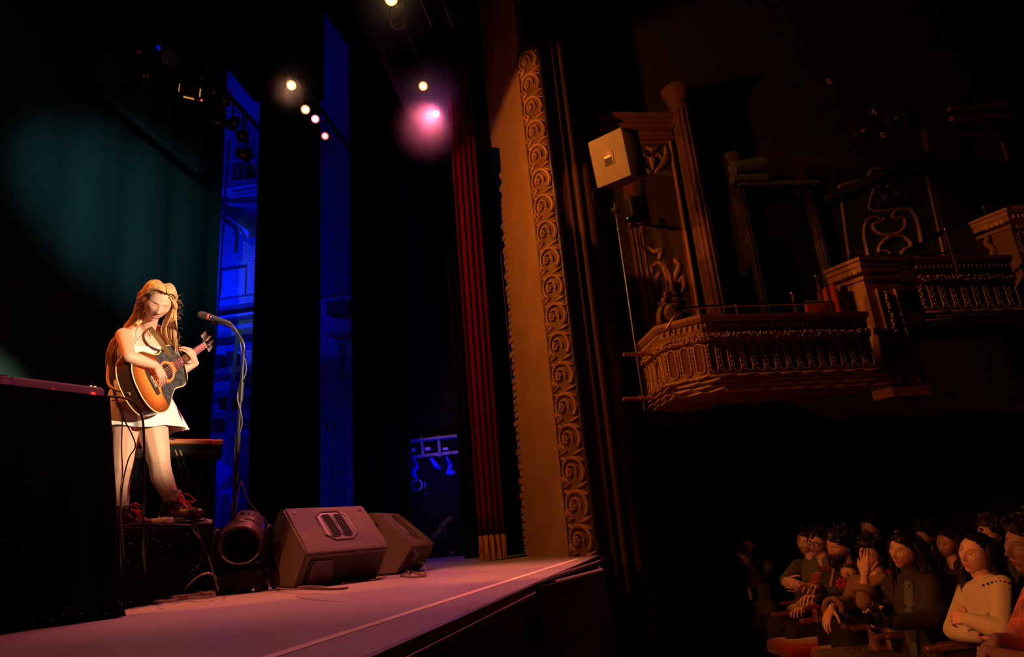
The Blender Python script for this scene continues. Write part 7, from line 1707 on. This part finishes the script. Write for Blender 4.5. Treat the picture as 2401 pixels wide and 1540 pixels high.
# --- kneeling man filming
dA = 6.8
def kneel(P, r):
    f_ = P['fwd']
    for q, g in (('R', 1), ('L', -1)):
        P['h'+q] = P['pel'] + r*0.09*g - V((0, 0, 0.03)); P['k'+q] = P['h'+q] + f_*0.12 + r*0.03*g - V((0, 0, 0.40)); P['k'+q].z = FLZ + 0.07; P['a'+q] = P['k'+q] - f_*0.40 + V((0, 0, 0.0))
arm = dict(eR=dep(1738, 1352, dA-0.02), wR=dep(1742, 1308, dA-0.26), eL=dep(1782, 1352, dA-0.25), wL=dep(1752, 1316, dA-0.36))
t, P, F, r = person('kneeling man in dark olive jacket filming with a small camera at his mouth', 1755, 1277, dA, (-0.62, 0.10, -0.78), (0.02, -1, 0), 0.97, (0.60, 0.33, 0.24), olive, blacktrs, arm, sub=5, vox=0.013, mod=kneel, yaw=math.atan2(-0.62, -0.78), pk=dict(beard=(0.06, 0.03, 0.02), bshape=0.8), lean=0.0,
    handspec=dict(R=dict(D=dep(1738, 1290, dA-0.30)-arm['wR'], N=V((0.7, 0, 0.2)), T=V((0, 0, 1)), curl=(0.6, 0.6, 0.6, 0.6)), L=dict(D=dep(1744, 1298, dA-0.38)-arm['wL'], N=V((-0.5, 0.3, 0.3)), T=V((0, 0, 1)), curl=(0.6, 0.6, 0.6, 0.6))), collar=0.006)
short_hair(t, F, 0.060, 0.022, 11, darkhair, 0.03, 0.007, 20)
bm = B(); hull(bm, [(dep(1786, 1305, dA-0.12), 0.03), (dep(1806, 1314, dA-0.05), 0.03), (dep(1778, 1316, dA-0.16), 0.02)], 1); mk('hood', bm, mat('hood_tan', (0.22, 0.18, 0.08), 0.9), t)
bm = B(); box(bm, (0, 0, 0), (0.055, 0.004, 0.12), frame(SR, SF, V((0, 0, 1)), dep(1758, 1390, dA-0.28))); bg = mk('badge', bm, mat('badge_card', (0.75, 0.60, 0.42), 0.7), t, smooth=False)
bm = B(); box(bm, (0, 0.003, 0.045), (0.056, 0.003, 0.03), frame(SR, SF, V((0, 0, 1)), dep(1758, 1390, dA-0.28))); mk('badge_header', bm, mat('badge_red', (0.35, 0.12, 0.06), 0.7), bg, smooth=False)
bm = B(); tube(bm, spline([dep(1758, 1374, dA-0.28), dep(1756, 1345, dA-0.26), dep(1752, 1320, dA-0.2)], 5), 0.005, 5); mk('lanyard', bm, black, t)
vc = thing('video_camera', 'small black camera held to the mouth of the kneeling man', 'camera', dep(1740, 1292, dA-0.42))
CF = look(RW @ V((-0.8, 0.05, -0.6)), (0, 0, 1), dep(1740, 1286, dA-0.42)); bm = B(); box(bm, (0, 0, 0), (0.07, 0.06, 0.11), CF, bev=0.01); mk('camera_body', bm, MATS['camera_black'], vc)
bm = B(); lathe(bm, [(0.022, 0.05), (0.024, 0.085), (0.018, 0.085)], 14, CF); mk('lens', bm, chrome, vc)
# --- people behind the row
t, P, F, r = person('pale faced person with tousled dark hair looking over the heads from the second row', 2040, 1238, 6.6, (-0.85, 0.05, -0.50), (0.02, -1, 0), 0.97, (0.68, 0.40, 0.30), darkjacket, blacktrs, None, hands='', sub=5, vox=0.016, legs=False)
short_hair(t, F, 0.060, 0.026, 12, darkhair, 0.0, 0.010, 60)
t, P, F, r = person('person in the second row whose forehead shows above the woman with the camera', 2118, 1262, 5.9, (-0.85, 0.15, -0.50), (0, -1, 0), 0.97, (0.64, 0.36, 0.26), darkjacket, None, None, hands='', sub=4, vox=0.018, legs=False)
short_hair(t, F, 0.085, 0.010, 13, darkhair)
t, P, F, r = person('person in the second row with dark hair drawn back, right of the forehead', 2166, 1258, 5.9, (-0.85, 0.25, -0.45), (0, -1, 0), 0.97, (0.64, 0.36, 0.26), darkjacket, None, None, hands='', sub=4, vox=0.018, legs=False)
short_hair(t, F, 0.070, 0.024, 14, brownhair, 0.02, 0.008, 30)
t, P, F, r = person('dim person in the second row seen between the camera woman and the cream top', 2222, 1275, 5.4, (-0.9, 0.05, -0.40), (0, -1, 0), 0.97, (0.60, 0.34, 0.25), darkjacket, None, None, hands='', sub=4, vox=0.018, legs=False)
long_hair(t, F, 0.2, 15, brownhair, 0.012, 0.08, n=50)
t, P, F, r = person('curly haired person in the second row above the woman in the cream top', 2322, 1252, 4.9, (-0.9, 0.10, -0.40), (0, -1, 0), 0.97, (0.60, 0.34, 0.25), darkjacket, None, None, hands='', sub=4, vox=0.018, legs=False)
short_hair(t, F, 0.060, 0.030, 16, brownhair, 0.0, 0.012, 130)
# ================================================================== thin haze hanging round the lit lamps
def haze(label, c, r, dens, col=(1, 1, 1)):
    m = bpy.data.materials.new('haze'); m.use_nodes = True; nt = m.node_tree; N = nt.nodes; L = nt.links
    N.remove(N['Principled BSDF']); out_ = N['Material Output']
    sc_ = N.new('ShaderNodeVolumeScatter'); sc_.inputs['Anisotropy'].default_value = 0.0; sc_.inputs['Color'].default_value = (1, 1, 1, 1)
    tc = N.new('ShaderNodeTexCoord'); ln = N.new('ShaderNodeVectorMath'); ln.operation = 'LENGTH'; L.new(tc.outputs['Object'], ln.inputs[0])
    mr = N.new('ShaderNodeMapRange'); mr.inputs[1].default_value = 0.0; mr.inputs[2].default_value = r; mr.inputs[3].default_value = dens; mr.inputs[4].default_value = 0.0; L.new(ln.outputs['Value'], mr.inputs[0])
    L.new(mr.outputs[0], sc_.inputs['Density']); L.new(sc_.outputs[0], out_.inputs['Volume'])
    bm = B(); ball(bm, c, r, 3); o = mk('haze', bm, m, origin=c); o['kind'] = 'stuff'; tag(o, label, 'haze')
    return o
hz = (((1022, 267), (1.0, 0.18, 0.75), 16.0, 0.85, 'purple lit haze round the brilliant pink stage lamp'), ((992, 202), (1.0, 0.35, 0.05), 1.6, 0.42, 'orange lit haze round the stage lamp above the pink one'),
      ((683, 200), (1.0, 0.38, 0.06), 2.6, 0.42, 'orange lit haze round the uppermost of the four left lamps'), ((917, -2), (1.0, 0.55, 0.18), 5.0, 0.5, 'amber lit haze round the lamp at the top edge'))
for (px, py), col, en, r, lb in hz:
    p = onz(px, py, 5.0); d = (EYE-p).normalized(); c = p + d*0.09
    haze(lb, c, r, 0.35)
    spot('lamp_light', c, EYE, en, col, 104, 0.5, 0.03)
